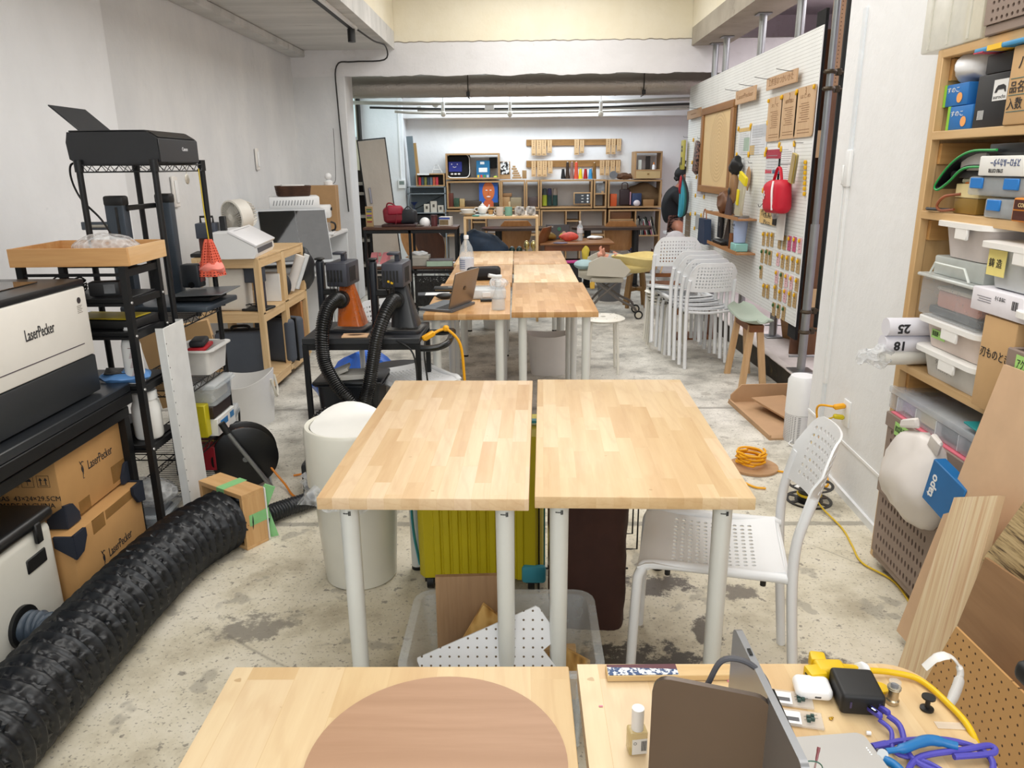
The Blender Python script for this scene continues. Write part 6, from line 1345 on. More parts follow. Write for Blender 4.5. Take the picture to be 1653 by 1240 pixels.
solo('yellow_cloth', MB().ell((0, 0, 0), (.05, .03, .08), 12, 8).jitter(.02, 16), M('#d8c24a', .7), 'yellow cloth hanging under the old wooden table', 'cloth', at(945, 409, Y=8.98))
solo('kraft_stool', MB().box((0, 0, .22), (.30, .26, .42), .01), M('#2b2c30', .7), 'dark seat box under the old wooden table', 'stool', (.55, 9.25, 0))
# wooden stool and the cream baby rocker
T = Thing('wooden_stool', 'round wooden stool with braced legs by the baby rocker', 'stool', (1.25, 8.42, 0)); SW = WD('#8a6a40', '#a38254', 'z'); T.p('seat', MB().lathe([(0, .50), (.15, .50), (.155, .515), (.15, .53), (0, .53)], 28), WD('#8a6a40', '#a38254', 'x'))
for a in (45, 135, 225, 315):
    c, s = math.cos(R_(a)), math.sin(R_(a)); T.p('leg', MB().box((.0, 0, .25), (.04, .035, .51), .004).xf(Matrix.Translation((c*.15, s*.15, 0)) @ Matrix.Rotation(R_(a), 4, 'Z') @ Matrix.Rotation(R_(-9), 4, 'Y')), SW)
T.p('brace', MB().box((0, 0, .20), (.26, .03, .035), .002, rot=(0, 0, 45)), SW); T.p('brace', MB().box((0, 0, .20), (.26, .03, .035), .002, rot=(0, 0, -45)), SW)
T = Thing('baby_rocker', 'cream reclining baby rocker with yellow cushion on crossed wheeled legs', 'baby chair', (.93, 7.9, 0), -3)
CR = M('#cdc7b8', .4, 0, .02); YL = M('#e4d08c', .8, 0, .06, .2, 30); LG = M('#6f6a66', .4, .4)
def shellf(u, v):
    a = PI*v; x = -.36 + .62*u; w = .20*math.sin(PI*min(1, .12+.88*u))**.4
    return Vector((x, -math.cos(a)*w, .50 - .13*math.sin(a)*(math.sin(PI*min(1, .1+.9*u))**.5) + .03*(u-.5)))
T.p('shell', MB().grid(20, 14, shellf).thick(.012), CR); T.p('side_guard', MB().prism([(-.28, 0), (.10, -.02), (.16, .05), (.05, .16), (-.14, .19), (-.26, .13)], .03, (0, -.23, .46), (1, 0, 0), (0, 0, 1)), CR); T.p('side_guard', MB().prism([(-.28, 0), (.10, -.02), (.16, .05), (.05, .16), (-.14, .19), (-.26, .13)], .03, (0, .23, .46), (1, 0, 0), (0, 0, 1)), CR)
T.p('tray_bar', MB().box((-.07, 0, .40), (.34, .40, .05), .02, seg=3), CR); T.p('release_button', MB().box((-.22, -.20, .35), (.05, .02, .07), .008), M('#e0b44a', .5))
def cush(u, v):
    a = 2*PI*u; x = .22 + .23*math.cos(a)*v; y = .19*math.sin(a)*v; z = .52 + .14*v**3 - .02*v + .02*math.sin(a*2)
    return Vector((x, y, z))
T.p('cushion', MB().grid(30, 8, cush).thick(-.035), YL); T.p('cushion', MB().ell((.2, 0, .52), (.22, .18, .07), 18, 10), YL)
T.p('foot_pad', MB().ell((-.30, 0, .54), (.11, .15, .05), 16, 8), M('#a8c4c8', .8))
for y in (-.18, .18):
    T.p('leg', MB().tube([(-.18, y, .38), (.06, y, .20), (.20, y, .13), (.24, y, .07)], .013, 8, smooth=4), LG); T.p('leg', MB().tube([(.04, y, .38), (-.16, y, .20), (-.26, y, .07)], .013, 8, smooth=4), LG)
    for x in (.26, -.27): T.p('wheel', MB().cyl((x, y-.03, .045), (x, y-.005, .045), .045, n=20), BLK); T.p('hub', MB().cyl((x, y-.033, .045), (x, y-.029, .045), .03, n=16), CR)
sk = skinned([[(.10, 0, .56, .055), (-.02, 0, .585, .06), (-.10, 0, .60, .045)], [(.10, 0, .56, .055), (.17, 0, .57, .03), (.23, 0, .60, .055)],
              [(-.10, 0, .60, .045), (-.15, -.06, .64, .028), (-.10, -.09, .655, .02), (-.115, -.10, .70, .016), (-.10, -.10, .72, .008)], [(-.10, 0, .60, .045), (-.15, .06, .64, .028), (-.12, .08, .655, .02), (-.135, .09, .70, .016), (-.12, .09, .72, .008)],
              [(.10, 0, .56, .055), (.08, -.09, .61, .022), (.02, -.11, .645, .016), (.0, -.11, .66, .012)], [(.10, 0, .56, .055), (.08, .09, .61, .022), (.02, .11, .645, .016), (.0, .11, .66, .012)]])
T2 = Thing('person', 'baby lying in the cream rocker with bare feet up and a grey top', 'person', (.93, 7.9, 0), -3); T2.p('body', sk, M('#d8977f', .6)); T2.p('top', MB().ell((.02, 0, .585), (.13, .085, .07), 16, 10), M('#9aa0a3', .8)); 
solo('grey_bin', MB().lathe([(0, 0), (.12, 0), (.15, .26), (.145, .26), (.115, .01)], 26), M('#6e6f73', .5), 'dark grey bin behind the baby rocker', 'bin', (1.0, 8.85, 0))
# child's chair and crate behind the stacked chairs
T = Thing('child_chair', 'small brown wooden child chair behind the stacked chairs', 'chair', (1.50, 8.05, 0), 175); CW = WD('#7a4a24', '#945c30', 'z')
for sx in (-1, 1): T.p('post', MB().box((sx*.13, .12, .31), (.04, .03, .62), .004), CW); T.p('leg', MB().box((sx*.13, -.12, .15), (.04, .03, .30), .004), CW)
T.p('seat', MB().box((0, 0, .31), (.30, .28, .025), .004), WD('#7a4a24', '#945c30', 'x')); T.p('back_rail', MB().box((0, .12, .56), (.24, .02, .09), .004), WD('#7a4a24', '#945c30', 'x')); T.p('back_rail', MB().box((0, .12, .42), (.24, .02, .04), .004), WD('#7a4a24', '#945c30', 'x'))
T = Thing('wooden_crate', 'open dark brown wooden crate standing behind the stool stack', 'crate', (1.52, 6.85, 0), 4)
for x in (-.20, .18): T.p('side', MB().bb(x, -.13, 0, x+.02, .13, .34), CW)
for z in (0, .32): T.p('board', MB().bb(-.18, -.13, z, .18, .13, z+.02), CW)

# person on the bar stool
T = Thing('bar_stool', 'folding stool with white seat and splayed wooden legs under the seated person', 'stool', (2.02, 10.18, 0)); T.p('seat', MB().prism(rrect(.32, .28, .06), .025, (0, 0, .655)), WHT)
for sx in (-1, 1):
    for sy in (-1, 1): T.p('leg', MB().cyl((sx*.07, sy*.07, .655), (sx*.22, sy*.18, .15), .014, .010, n=10), PV)
T.p('brace', MB().tube([(-.15, -.12, .38), (.15, .12, .38)], .004, 6), BLK); T.p('brace', MB().tube([(.15, -.12, .38), (-.15, .12, .38)], .004, 6), BLK)
T = Thing('person', 'person in black T-shirt and patterned shorts sitting with hair tied up behind the pegboard', 'person', (0, 0, 0))
SK = M('#a86f56', .6, 0, .05); pel = (2.0, 10.20, .77, .12)
ch = [[pel, (1.95, 10.20, .90, .115), (1.93, 10.19, 1.03, .125), (1.965, 10.18, 1.17, .11), (2.03, 10.17, 1.25, .05), (2.065, 10.165, 1.30, .05), (2.075, 10.16, 1.345, .095), (2.085, 10.16, 1.40, .11), (2.085, 10.16, 1.44, .10)]]
for s, sy in ((-1, 0), (1, 0)):
    ch.append([(1.965, 10.18, 1.17, .11), (1.975, 10.18+s*.15, 1.165, .058), (2.04, 10.18+s*.21, 1.03, .046), (2.09, 10.18+s*.22, .99, .04), (2.24, 10.18+s*.16, 1.05, .032), (2.32, 10.18+s*.14, 1.07, .026), (2.36, 10.18+s*.13, 1.08, .03), (2.40, 10.18+s*.13, 1.08, .018)])
ch.append([pel, (2.01, 10.12, .755, .09), (2.0, 9.93, .77, .075), (1.99, 9.82, .765, .062), (2.02, 9.86, .60, .054), (2.05, 9.90, .42, .045), (2.06, 9.93, .27, .034), (2.07, 9.94, .215, .034), (2.10, 9.84, .19, .03), (2.12, 9.76, .18, .022)])
ch.append([pel, (2.07, 10.24, .755, .09), (2.25, 10.15, .77, .075), (2.36, 10.10, .76, .06), (2.34, 10.13, .58, .054), (2.30, 10.16, .40, .045), (2.28, 10.18, .27, .034), (2.28, 10.18, .215, .034), (2.36, 10.14, .19, .03), (2.42, 10.11, .18, .022)])
T.p('body', skinned(ch), SK)
sh = [[(2.0, 10.20, .80, .145), (1.95, 10.20, .90, .142), (1.93, 10.19, 1.03, .15), (1.965, 10.18, 1.165, .132), (2.01, 10.175, 1.225, .075)]]
for s in (-1, 1): sh.append([(1.965, 10.18, 1.165, .132), (1.975, 10.18+s*.155, 1.165, .08), (2.02, 10.18+s*.20, 1.08, .07), (2.05, 10.18+s*.215, 1.035, .064)])
T.p('t_shirt', skinned(sh), M('#16191e', .8, 0, .1))
SHT = NT('mat_shorts'); SHT.color(SHT.ramp(SHT.noise(SHT.coord(), 38, 3), [(.45, '#2b2426'), (.55, '#8a6a60')])); SHT = SHT.m
T.p('shorts', skinned([[(2.0, 10.20, .78, .15), (2.01, 10.12, .765, .11), (2.0, 9.98, .772, .095)], [(2.0, 10.20, .78, .15), (2.07, 10.24, .765, .11), (2.2, 10.17, .775, .095)]]), SHT)
HR = M('#121113', .7, 0, .1, .5, 90)
T.p('hair', MB().ell((2.055, 10.165, 1.415), (.098, .10, .098), 20, 12).jitter(.012, 26), HR)
T.p('hair', MB().tube([(2.03, 10.165, 1.50), (2.04, 10.165, 1.545), (2.075, 10.165, 1.56), (2.09, 10.165, 1.54)], [.022, .028, .026, .012], 8, smooth=3).jitter(.006, 50), HR)
T.p('hair', MB().ell((1.99, 10.165, 1.36), (.035, .06, .035), 12, 8).jitter(.012, 40), HR)
T.p('ear', MB().ell((2.10, 10.075, 1.375), (.018, .012, .028), 12, 8), SK); T.p('nose', MB().ell((2.165, 10.16, 1.37), (.02, .014, .022), 10, 8), SK); T.p('shirt_logo', MB().cyl((2.03, 9.91, 1.12), (2.03, 9.914, 1.12), .008, n=8), WHT)
for s in (-1, 1): T.p('eye', MB().ell((2.150, 10.16+s*.032, 1.395), (.008, .012, .007), 10, 6), BLKG)
T.p('mouth', MB().box((2.145, 10.16, 1.335), (.010, .04, .006), .002), M('#8a4a44', .6))
solo('grey_hat', MB().ell((0, 0, 0), (.095, .095, .10), 20, 12), M('#b5b3b8', .9, 0, .12, .4, 120), 'grey and white bucket hat resting on top of the stacked chairs', 'hat', at(1090, 392, Y=6.42))
# ------------------------------------------------------------ ducts and pipes over the rear room
T = Thing('air_duct', 'wide silver foil air duct hung across the rear ceiling', 'duct', (0, 9.62, 2.455))
FO = NT('mat_foil'); FO.color('#b3aca4'); FO.b.inputs['Metallic'].default_value = .85; FO.b.inputs['Roughness'].default_value = .34; FO.bump(FO.noise(FO.coord((1, 1, 1)), 46, 4, .6), .7, .01); FO = FO.m
T.p('duct_body', MB().grid(160, 28, lambda u, v: Vector((-2.3 + 5.3*u, (.125 + .003*noise.noise(Vector((u*60, math.cos(2*PI*v)*2, math.sin(2*PI*v)*2))))*math.cos(2*PI*v), (.125 + .003*noise.noise(Vector((u*60, 3, v*9))))*math.sin(2*PI*v)))), FO)
for x in (-1.45, -.62, .05, 1.1, 1.45): T.p('joint_band', MB().lathe([(.1265, -.012), (.1285, 0), (.1265, .012)], 28, mat=Matrix.Rotation(PI/2, 3, 'Y'), c=(x, 0, 0)), FO)
for x in (-.65, 1.42):
    T.p('hanger', MB().tube([(x, -.13, .33), (x, -.132, 0), (x, -.09, -.13), (x, .09, -.13)], .008, 6), M('#4a4742', .5, .5)); T.p('hanger_clamp', MB().box((x, -.135, -.10), (.04, .03, .05), .004), BLK)
for k, (z, Y, r, c, l) in enumerate(((2.30, 10.05, .022, '#b9b6ae', 'pale steel conduit pipe under the foil duct'), (2.245, 10.15, .014, '#3a3a3a', 'thin dark cable pipe below the pale conduit'), (2.20, 10.25, .016, '#c4c1b8', 'lower pale conduit pipe across the rear ceiling'), (2.265, 10.6, .03, '#a9a69f', 'rear thick conduit pipe along the lintel'))):
    solo('conduit_pipe', MB().tube([(-2.25 + .3*k, Y, z+.02), (-1.3, Y, z), (0, Y, z-.01), (1.2, Y, z), (2.6, Y, z+.03)], r, 8, smooth=4), M(c, .4, .4), l, 'pipe', (0, 0, 0), 0, 'conduit pipes under the rear ceiling')
T = Thing('junction_box', 'white junction box on the rear conduit pipes', 'box', (*at(790, 173, Y=10.1),)); T.p('case', MB().box((0, 0, 0), (.12, .05, .06), .004), WHT)
T = Thing('bulb_fitting', 'round white lamp socket beside the leftmost hanging bulb', 'lamp', (*at(703, 167, Y=10.1),)); T.p('socket', MB().ell((0, 0, 0), (.05, .04, .05), 14, 8), WHTM)
for k, px in enumerate((715, 823, 970)):
    p = at(px, 170, Y=10.0)
    T = Thing('hanging_bulb', ['left', 'middle', 'right'][k] + ' hanging bulb with white socket under the rear pipes', 'lamp', p, 0, 'hanging bulbs'); T.p('socket', MB().cyl((0, 0, .04), (0, 0, -.07), .022, n=14), WHTM); T.p('bulb', MB().ell((0, 0, -.10), (.035, .035, .04), 16, 10), M('#e9e6dc', .15)); T.p('cord', MB().cyl((0, 0, .04), (0, 0, .12), .006, n=6), WHT)
T = Thing('lamp_rail', 'black track rail with a spotlight on the left slab', 'track light', (-1.56, 6.3, 2.745)); T.p('rail', MB().bb(-.02, -3.5, 0, .02, 1.2, .024), BLK); T.p('reflector_strip', MB().bb(.022, -3.5, .0, .05, 1.2, .024), WHT); T.p('spotlight', MB().cyl((0, 1.15, -.11), (0, 1.15, 0), .035, n=14), BLK); T.p('cord', MB().tube([(.05, 1.2, .0), (.1, 1.7, -.02), (.12, 2.25, .01), (.06, 2.5, -.09), (-.3, 2.56, -.10), (-.48, 2.56, -.14), (-.5, 2.575, -.5), (-.46, 2.575, -1.7)], .008, 6, smooth=5), M('#2b2a2a', .6))
# ------------------------------------------------------------ white pegboard wall on steel props, on the raised slab
XP = 1.955
T = Thing('pegboard', 'big white pegboard wall carrying signs, tags and hooks', 'pegboard', (XP, 7.43, .40))
ys = [-2.06, -1.15, -.24, .67, 1.58, 2.02]
for a, b in zip(ys, ys[1:]): T.p('panel', MB().bb(0, a+.002, 0, .006, b-.002, 2.0), PEGW)
for y in (-1.6, -.6, .7, 1.9): T.p('batten', MB().bb(.006, y-.02, 0, .045, y+.02, 2.0), PV)
GV = M('#9a9d9f', .35, .85, .05)
for k, (y, l) in enumerate(((8.9, 'farthest galvanised prop rising to the concrete slab'), (8.3, 'second galvanised prop from the far end of the pegboard'), (7.1, 'third galvanised prop behind the pegboard top'), (6.15, 'fourth galvanised prop standing behind the pegboard'), )):
    if y > 8.85: y = 8.75
    T = Thing('steel_prop', l, 'post', (2.06, y, .151), 0, 'galvanised props behind the pegboard'); T.p('tube', MB().cyl((0, 0, .02), (0, 0, 2.61), .032, n=20), GV); T.p('base_plate', MB().box((0, 0, .006), (.13, .13, .012), .002), GV); T.p('base_plate', MB().box((0, 0, 2.612), (.12, .12, .010), .002), GV); T.p('screw', MB().cyl((-.07, 0, .10), (.07, 0, .10), .007, n=8), GV)
T = Thing('steel_prop', 'nearest dark steel prop at the front edge of the pegboard', 'post', (1.91, 5.06, .151)); T.p('tube', MB().cyl((0, 0, .22), (0, 0, 3.0), .021, n=20), M('#8d9194', .32, .8)); T.p('tube', MB().cyl((0, 0, .012), (0, 0, 1.0), .028, n=20), GV, label='galvanised lower tube'); T.p('base_plate', MB().box((0, 0, .006), (.15, .15, .012), .002), GV); T.p('handle', MB().cyl((-.09, 0, .11), (.09, 0, .11), .008, n=8), GV)
for z in (.28, .42, 1.83, 1.93):
    T.p('clamp', MB().lathe([(.034, -.012), (.040, 0), (.034, .012)], 12, c=(0, 0, z)).add(MB().cyl((-.04, .0, z), (.12, .05, z), .009, n=8)).add(MB().box((.06, .03, z), (.03, .04, .04), .004)), M('#4a4033', .5, .6))
T.p('tube', MB().cyl((.10, .06, .3), (.10, .06, 2.5), .022, n=16), BLK, label='dark second tube')
# brown boards and dark end behind the props
solo('brown_board', MB().bb(0, 0, 0, .09, .02, 2.25, .002), WD('#5a3c28', '#7a5236', 'z', .5), 'tall dark brown board standing between prop and white wall', 'board', (2.0, 5.56, .151))
T = Thing('pegboard_end', 'raw brown pegboard strip standing by the white wall', 'board', (2.06, 5.52, .151), 4); T.p('strip', MB().bb(0, 0, 1.86, .26, .006, 2.45), m_holes('#b08d6c', '#5f4630', .025, .004, 'peg_brown_b', (0, 2))); T.p('strip', MB().bb(0, 0, 0, .26, .012, 1.86), WD('#6b4a33', '#8a6446', 'z', .5)); T.p('block', MB().bb(-.06, -.03, 1.42, .03, .02, 1.60, .002), PV); T.p('block', MB().bb(.0, -.03, .35, .10, .02, .50, .002), PV)
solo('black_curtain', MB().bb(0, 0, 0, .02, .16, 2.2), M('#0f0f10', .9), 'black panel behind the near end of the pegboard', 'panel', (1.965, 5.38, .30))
T = Thing('wooden_sign_board', 'big brown board with a round print leaning under the pegboard', 'sign', (2.25, 5.9, .151), rot=(14, 0, -62)); T.p('board', MB().bb(-.25, 0, 0, .25, .012, .42), WD('#8f6b42', '#a47f54', 'x')); T.p('print', MB().tube([(.06*math.cos(a), -.002, .26+.07*math.sin(a)) for a in [2*PI*i/20 for i in range(20)]], .006, 5, closed=True), M('#5a4028', .7))
T = Thing('bentwood_stand', 'brown wooden sawhorse legs on the raised slab behind the prop', 'stand', (2.45, 5.35, .151)); 
for a, b in (((-.15, 0, 0), (.0, 0, .55)), ((.18, 0, 0), (.02, 0, .55)), ((.18, .3, 0), (.02, .3, .55)), ((-.15, .3, 0), (0, .3, .55))): T.p('leg', MB().cyl(a, b, .016, n=10), WD('#7a5638', '#94704c', 'z'))
T.p('rail', MB().box((.0, .15, .56), (.06, .4, .04), .004), CW); T.p('rail', MB().box((-.15, .15, .015), (.05, .4, .03), .004), CW)
def pg(px, py): p = at(px, py, X=XP-.004); return p.y, p.z
def plate(name, label, cat, x0, x1, yt, yb, mat, th=.006, off=.0, grp=None, r=0, prints=None):
    """flat thing hung on the pegboard: pixel columns x0 (far) and x1 (near) and its top and bottom"""
    Ya, za = pg(x0, yt if not isinstance(yt, tuple) else yt[0]); Yb, zb = pg(x1, yb if not isinstance(yb, tuple) else yb[1])
    zt = za; zbm = pg(x1, yb)[1]; w = Ya - Yb; h = zt - zbm
    T = Thing(name, label, cat, (XP - .001 - off - th, Yb, zbm), 0, grp)
    m = MB()
    if r: m.prism([(a + w/2, b + h/2) for a, b in rrect(w, h, r)], th, (0, 0, 0), (0, 1, 0), (0, 0, 1))
    else: m.bb(0, 0, 0, th, w, h, .001)
    T.p('plate' if cat != 'poster' else 'sheet', m, mat); T.w, T.h, T.th = w, h, th
    return T
def lett(T, s, size, y, z, w=None, mat=None, name='lettering'):
    T.p(name, text(s, size, .0004, w=w).xf(facing((-.0007, y, z), (-1, 0, 0))), mat or INK)
LP = WD('#c6a27c', '#d8b793', 'y', .6); ENG = M('#8a6644', .7)
def hookp(T, y, z, L=.05):
    T.p('hook', MB().tube([(T.th+.0, y, z+.02), (-.03, y, z+.02), (-L-.02, y, z+.035)], .0025, 5, smooth=3), M('#5d5f61', .3, .8))
T = plate('wooden_sign', 'wide wooden sign with engraved Japanese lettering, nearest and highest', 'sign', 1246, 1294, 127, 132, LP, .012, .03); lett(T, '工作室のつかいかた', .06, T.w/2, T.h*.5, T.w*.82, ENG); hookp(T, .08, T.h-.03, .1); hookp(T, T.w-.08, T.h-.03, .1)
T = plate('wooden_sign', 'wooden sign engraved with a laser brand word, middle one', 'sign', 1195, 1226, 148, 161, LP, .012, .03); lett(T, 'LaserPecker', .055, T.w/2, T.h*.5, T.w*.8, ENG); hookp(T, .08, T.h-.02, .1); hookp(T, T.w-.08, T.h-.02, .1)
T = plate('wooden_sign', 'small blank-looking wooden sign at the far end, leftmost', 'sign', 1115, 1136, 180, 188, WD('#b08c66', '#c09c76', 'y', .6), .012, .03); T.p('engraving', MB().bb(-.0006, T.w*.3, T.h*.45, 0, T.w*.7, T.h*.55), ENG); hookp(T, .1, T.h-.03, .1)
T = plate('wall_picture', 'tall wood-framed panel with an engraved mandala pattern', 'picture', 1139, 1181, 176, 316, WD('#8a6236', '#a87b48', 'z', .6), .012, .01)
def m_mandala():
    t = NT('mat_mandala'); v = t.coord(); mp = t.n('ShaderNodeMapping'); t.l(v, mp.inputs[0]); mp.inputs['Location'].default_value = (0, -.55, -.45)
    w = t.n('ShaderNodeTexWave', wave_type='RINGS', rings_direction='X', i_Scale=9.0, i_Distortion=2.2); w.inputs['Detail'].default_value = 3; w.inputs['Detail Scale'].default_value = 9; t.l(mp.outputs[0], w.inputs['Vector']); ln = t.n('ShaderNodeVectorMath', operation='LENGTH'); t.l(mp.outputs[0], ln.inputs[0])
    inr = t.math('LESS_THAN', ln.outputs['Value'], .36); f = t.math('MULTIPLY', w.outputs['Fac'], inr); t.color(t.mix(t.math('MULTIPLY', f, .35), '#e3c591', '#a87f4a')); return t.m
T.p('engraved_sheet', MB().bb(-.002, .09, .07, 0, T.w-.09, T.h-.07), m_mandala()); 
for a in ((0, 0, T.w, .07), (0, T.h-.07, T.w, T.h), (0, .07, .085, T.h-.07), (T.w-.085, .07, T.w, T.h-.07)): T.p('frame_rail', MB().bb(-.022, a[0], a[1], 0, a[2], a[3], .004), WD('#8f6438', '#ab7d4b', 'z' if a[3]-a[1] > .5 else 'y', .6))
for k, (x0, x1, yt, yb, n) in enumerate(((1243, 1260, 159, 227, '1'), (1265, 1284, 152, 223, '2'), (1289, 1312, 143, 220, '3'))):
    T = plate('instruction_plate', 'wooden instruction plate with a number on top, ' + ['farthest of three', 'middle of three', 'nearest of three'][k], 'plate', x0, x1, yt, yb, WD('#cba981', '#dbbc96', 'z', .6), .006, .006, 'wooden instruction plates', .03)
    lett(T, n, .07, T.w/2, T.h*.90, None, ENG); lett(T, ['たて', '材料を選ぶ', 'はじめ'][k], .03, T.w/2, T.h*.80, T.w*.5, ENG)
    m = MB(); random.seed(k)
    for q in range(9): m.bb(-.0006, T.w*(.2+.1*random.random()), T.h*(.30+.045*q), 0, T.w*(.6+.2*random.random()), T.h*(.315+.045*q))
    for q in range(2): m.bb(-.0006, T.w*.15, T.h*(.08+.06*q), 0, T.w*.8, T.h*(.095+.06*q))
    T.p('engraving', m, ENG, kind='stuff'); T.p('pin', MB().box((-.008, .02, T.h-.02), (.016, .018, .03), .005), M('#e8b50f', .4)); T.p('pin', MB().box((-.008, T.w-.02, T.h-.02), (.016, .018, .03), .005), M('#e8b50f', .4))
YP = M('#e8b50f', .4, 0, .02)
def clips(T):
    for y in (.0, T.w):
        for z in (0, T.h): T.p('clip', MB().box((-.006, y, z), (.014, .022, .045), .006, rot=(12 if y else -12, 0, 0)), YP)
def poster(label, x0, x1, yt, yb, base, blocks, lines=8, seed=0):
    T = plate('poster', label, 'poster', x0, x1, yt, yb, M(base, .6), .001, .002)
    for (a, b, c, d, col) in blocks: T.p('print_block', MB().bb(-.0006, T.w*(1-c), T.h*b, 0, T.w*(1-a), T.h*d), M(col, .6))
    m = MB(); random.seed(seed)
    for q in range(lines): m.bb(-.0008, T.w*(.1+.3*random.random()), T.h*(.06+.86*q/lines), -.0002, T.w*.9, T.h*(.06+.86*q/lines+.012))
    T.p('print_lines', m, M('#9a9da2', .6), kind='stuff'); clips(T); return T
poster('notice sheet with an ochre heading and green panel', 1193, 1209, 208, 249, '#e3e6e8', [(0, .85, 1, 1, '#d8b978'), (.5, .12, .95, .62, '#a9bfae')], 12, 1)
poster('grey town map poster beside the ochre notice', 1213, 1236, 203, 249, '#dcdfe4', [(.1, .58, 1, .98, '#c3c7cd'), (0, 0, .3, .32, '#cdb27e')], 10, 2)
poster('event poster with a dark pink top', 1238, 1256, 242, 310, '#d4d5d8', [(0, .78, 1, 1, '#a83248'), (.0, .42, .45, .52, '#c8485a'), (.5, .42, .95, .52, '#4a6a8a')], 12, 3)
poster('white checklist sheet with fine print', 1259, 1277, 234, 300, '#eceded', [], 16, 4)
poster('small framed print below the hanging cords', 1125, 1137, 286, 318, '#d9d9dc', [(.1, .1, .9, .7, '#b9aeb0')], 3, 5)
poster('pale drawing sheet at the far end behind the patterned fabric', 1120, 1132, 226, 262, '#dcd8cc', [], 3, 6)
poster('dark fabric sample sheet at the far lower end', 1107, 1113, 343, 385, '#7a6a58', [], 4, 7); poster('grey cloth sample at the far lower end', 1123, 1131, 345, 372, '#a9aaa9', [], 2, 8)
T = plate('poster', 'tiny cream card with green and black handwriting, between shelf and red pouch', 'poster', 1229, 1252, 337, 365, M('#d9b87c', .6), .003, .01); lett(T, '作家もの', .06, T.w*.5, T.h*.75, T.w*.8); lett(T, 'Galle\nPico', .05, T.w*.5, T.h*.35, T.w*.5)
def hang(name, label, cat, px, py, dx=.05):
    y, z = pg(px, py); T = Thing(name, label, cat, (XP-dx, y, z)); T.p('hook', MB().tube([(dx, 0, .03), (.0, 0, .03), (-.005, 0, .045)], .0025, 5), M('#5d5f61', .3, .8)); return T
T = hang('red_pouch', 'bright red zip pouch with white cross mark hanging on a hook', 'pouch', 1277, 272, .09); RP = M('#c8102e', .55, 0, .04)
T.p('body', MB().box((.0, 0, -.20), (.12, .36, .24), .05, seg=4).jitter(.012, 9), RP); T.p('handle', MB().tube([(0, -.08, -.09), (0, -.03, -.0), (0, .03, .0), (0, .10, -.09)], .012, 8, smooth=5, flat=.4), RP); T.p('zip', MB().tube([(-.05, -.05, -.09), (-.068, -.09, -.16), (-.064, -.11, -.29)], .008, 6, smooth=4), WHT); m = MB(); m.box((-.066, .10, -.19), (.003, .05, .014)).box((-.066, .10, -.19), (.003, .014, .06)); T.p('logo', m, WHT)
T = hang('leather_sheath', 'yellow tool holder with dark slots at the far end', 'holder', 1110, 226); T.p('body', MB().box((0, 0, -.17), (.03, .16, .34), .02, seg=2), M('#b3a848', .5)); 
for z in (-.08, -.12, -.24): T.p('slot', MB().box((-.016, 0, z), (.003, .06, .03 if z > -.2 else .09), .001), BLK)
T = hang('patterned_fabric', 'dark patterned fabric bundle hanging beside the framed panel', 'fabric', 1133, 228); T.p('cloth', MB().box((0, 0, -.17), (.05, .17, .34), .05, seg=3, rot=(14, 0, 0)).jitter(.02, 10), SHT)
T = hang('leash_bundle', 'bundle of red and turquoise cords hanging at the far end', 'cord', 1113, 290, .10)
for k, c in enumerate(('#b01f2c', '#3fa0b8', '#3fa0b8', '#2f6f6a', '#2a2f33')):
    T.p('cord_loop', MB().tube([(0, -.01*k, .04), (-.02+.02*k, -.07-.01*k, -.15 if k else .0), (-.02+.02*k, -.05, -.38 if k else -.12), (0, .02, -.42 if k else -.15), (.01*k, .07, -.36 if k else -.1), (.01, .05, -.1 if k else .0)], .014, 6, smooth=4, closed=True), M(c, .6))
T = hang('tote_bag', 'navy tote bag with tan handles hanging behind the stacked chairs', 'bag', 1150, 345, .08); T.p('body', MB().prism([(-.17, -.30), (.15, -.30), (.13, -.05), (-.12, -.05)], .07, (-.03, 0, 0), (0, 1, 0), (0, 0, 1)), M('#22334f', .6)); T.p('handle', MB().tube([(0, -.08, -.06), (0, -.04, .03), (0, .04, .03), (0, .08, -.06)], .012, 6, smooth=5, flat=.4), M('#9a5a30', .5))
T = hang('black_wallet', 'long black leather wallet hanging under the wooden ledge', 'wallet', 1167, 342, .02); T.p('leather', MB().box((0, 0, -.12), (.02, .15, .26), .006, seg=2), M('#1c2028', .45)); T.p('logo', MB().cyl((-.0105, 0, -.12), (-.0115, 0, -.12), .02, n=12), M('#8c9096', .4, .5))
T = hang('wood_blanks', 'long light wooden blank hanging left of the black hair tassel', 'wood', 1184, 275, .03); T.p('blank', MB().box((0, 0, -.20), (.02, .16, .46), .003), WD('#b58a58', '#c9a06c', 'z', .6))
T = hang('tassel', 'black tassel with carved wooden sleeve hanging on the pegboard', 'tassel', 1200, 262, .07); T.p('tassel', MB().ell((0, 0, -.03), (.05, .08, .08), 14, 8).jitter(.03, 20), BLK); T.p('sleeve', MB().ell((0, .01, -.22), (.04, .06, .14), 14, 8).jitter(.01, 15), WD('#8f6b48', '#a9845c', 'z')); T.p('carving', MB().lathe([(.025, -.004), (.035, 0), (.025, .004)], 16, mat=Matrix.Rotation(PI/2, 3, 'Y'), c=(-.045, 0, -.25)), INK)
T = hang('wood_shape', 'small hexagonal wooden tag hanging alone', 'wood', 1213, 269, .03); T.p('shape', MB().prism([(-.05, -.10), (0, -.16), (.05, -.10), (.05, 0), (0, .04), (-.05, 0)], .01, (0, 0, -.04), (0, 1, 0), (0, 0, 1)), WD('#b08c66', '#c6a27a', 'z'))
T = hang('card_bundle', 'bundle of striped cards on a string near the front edge', 'cards', 1295, 238, .06)
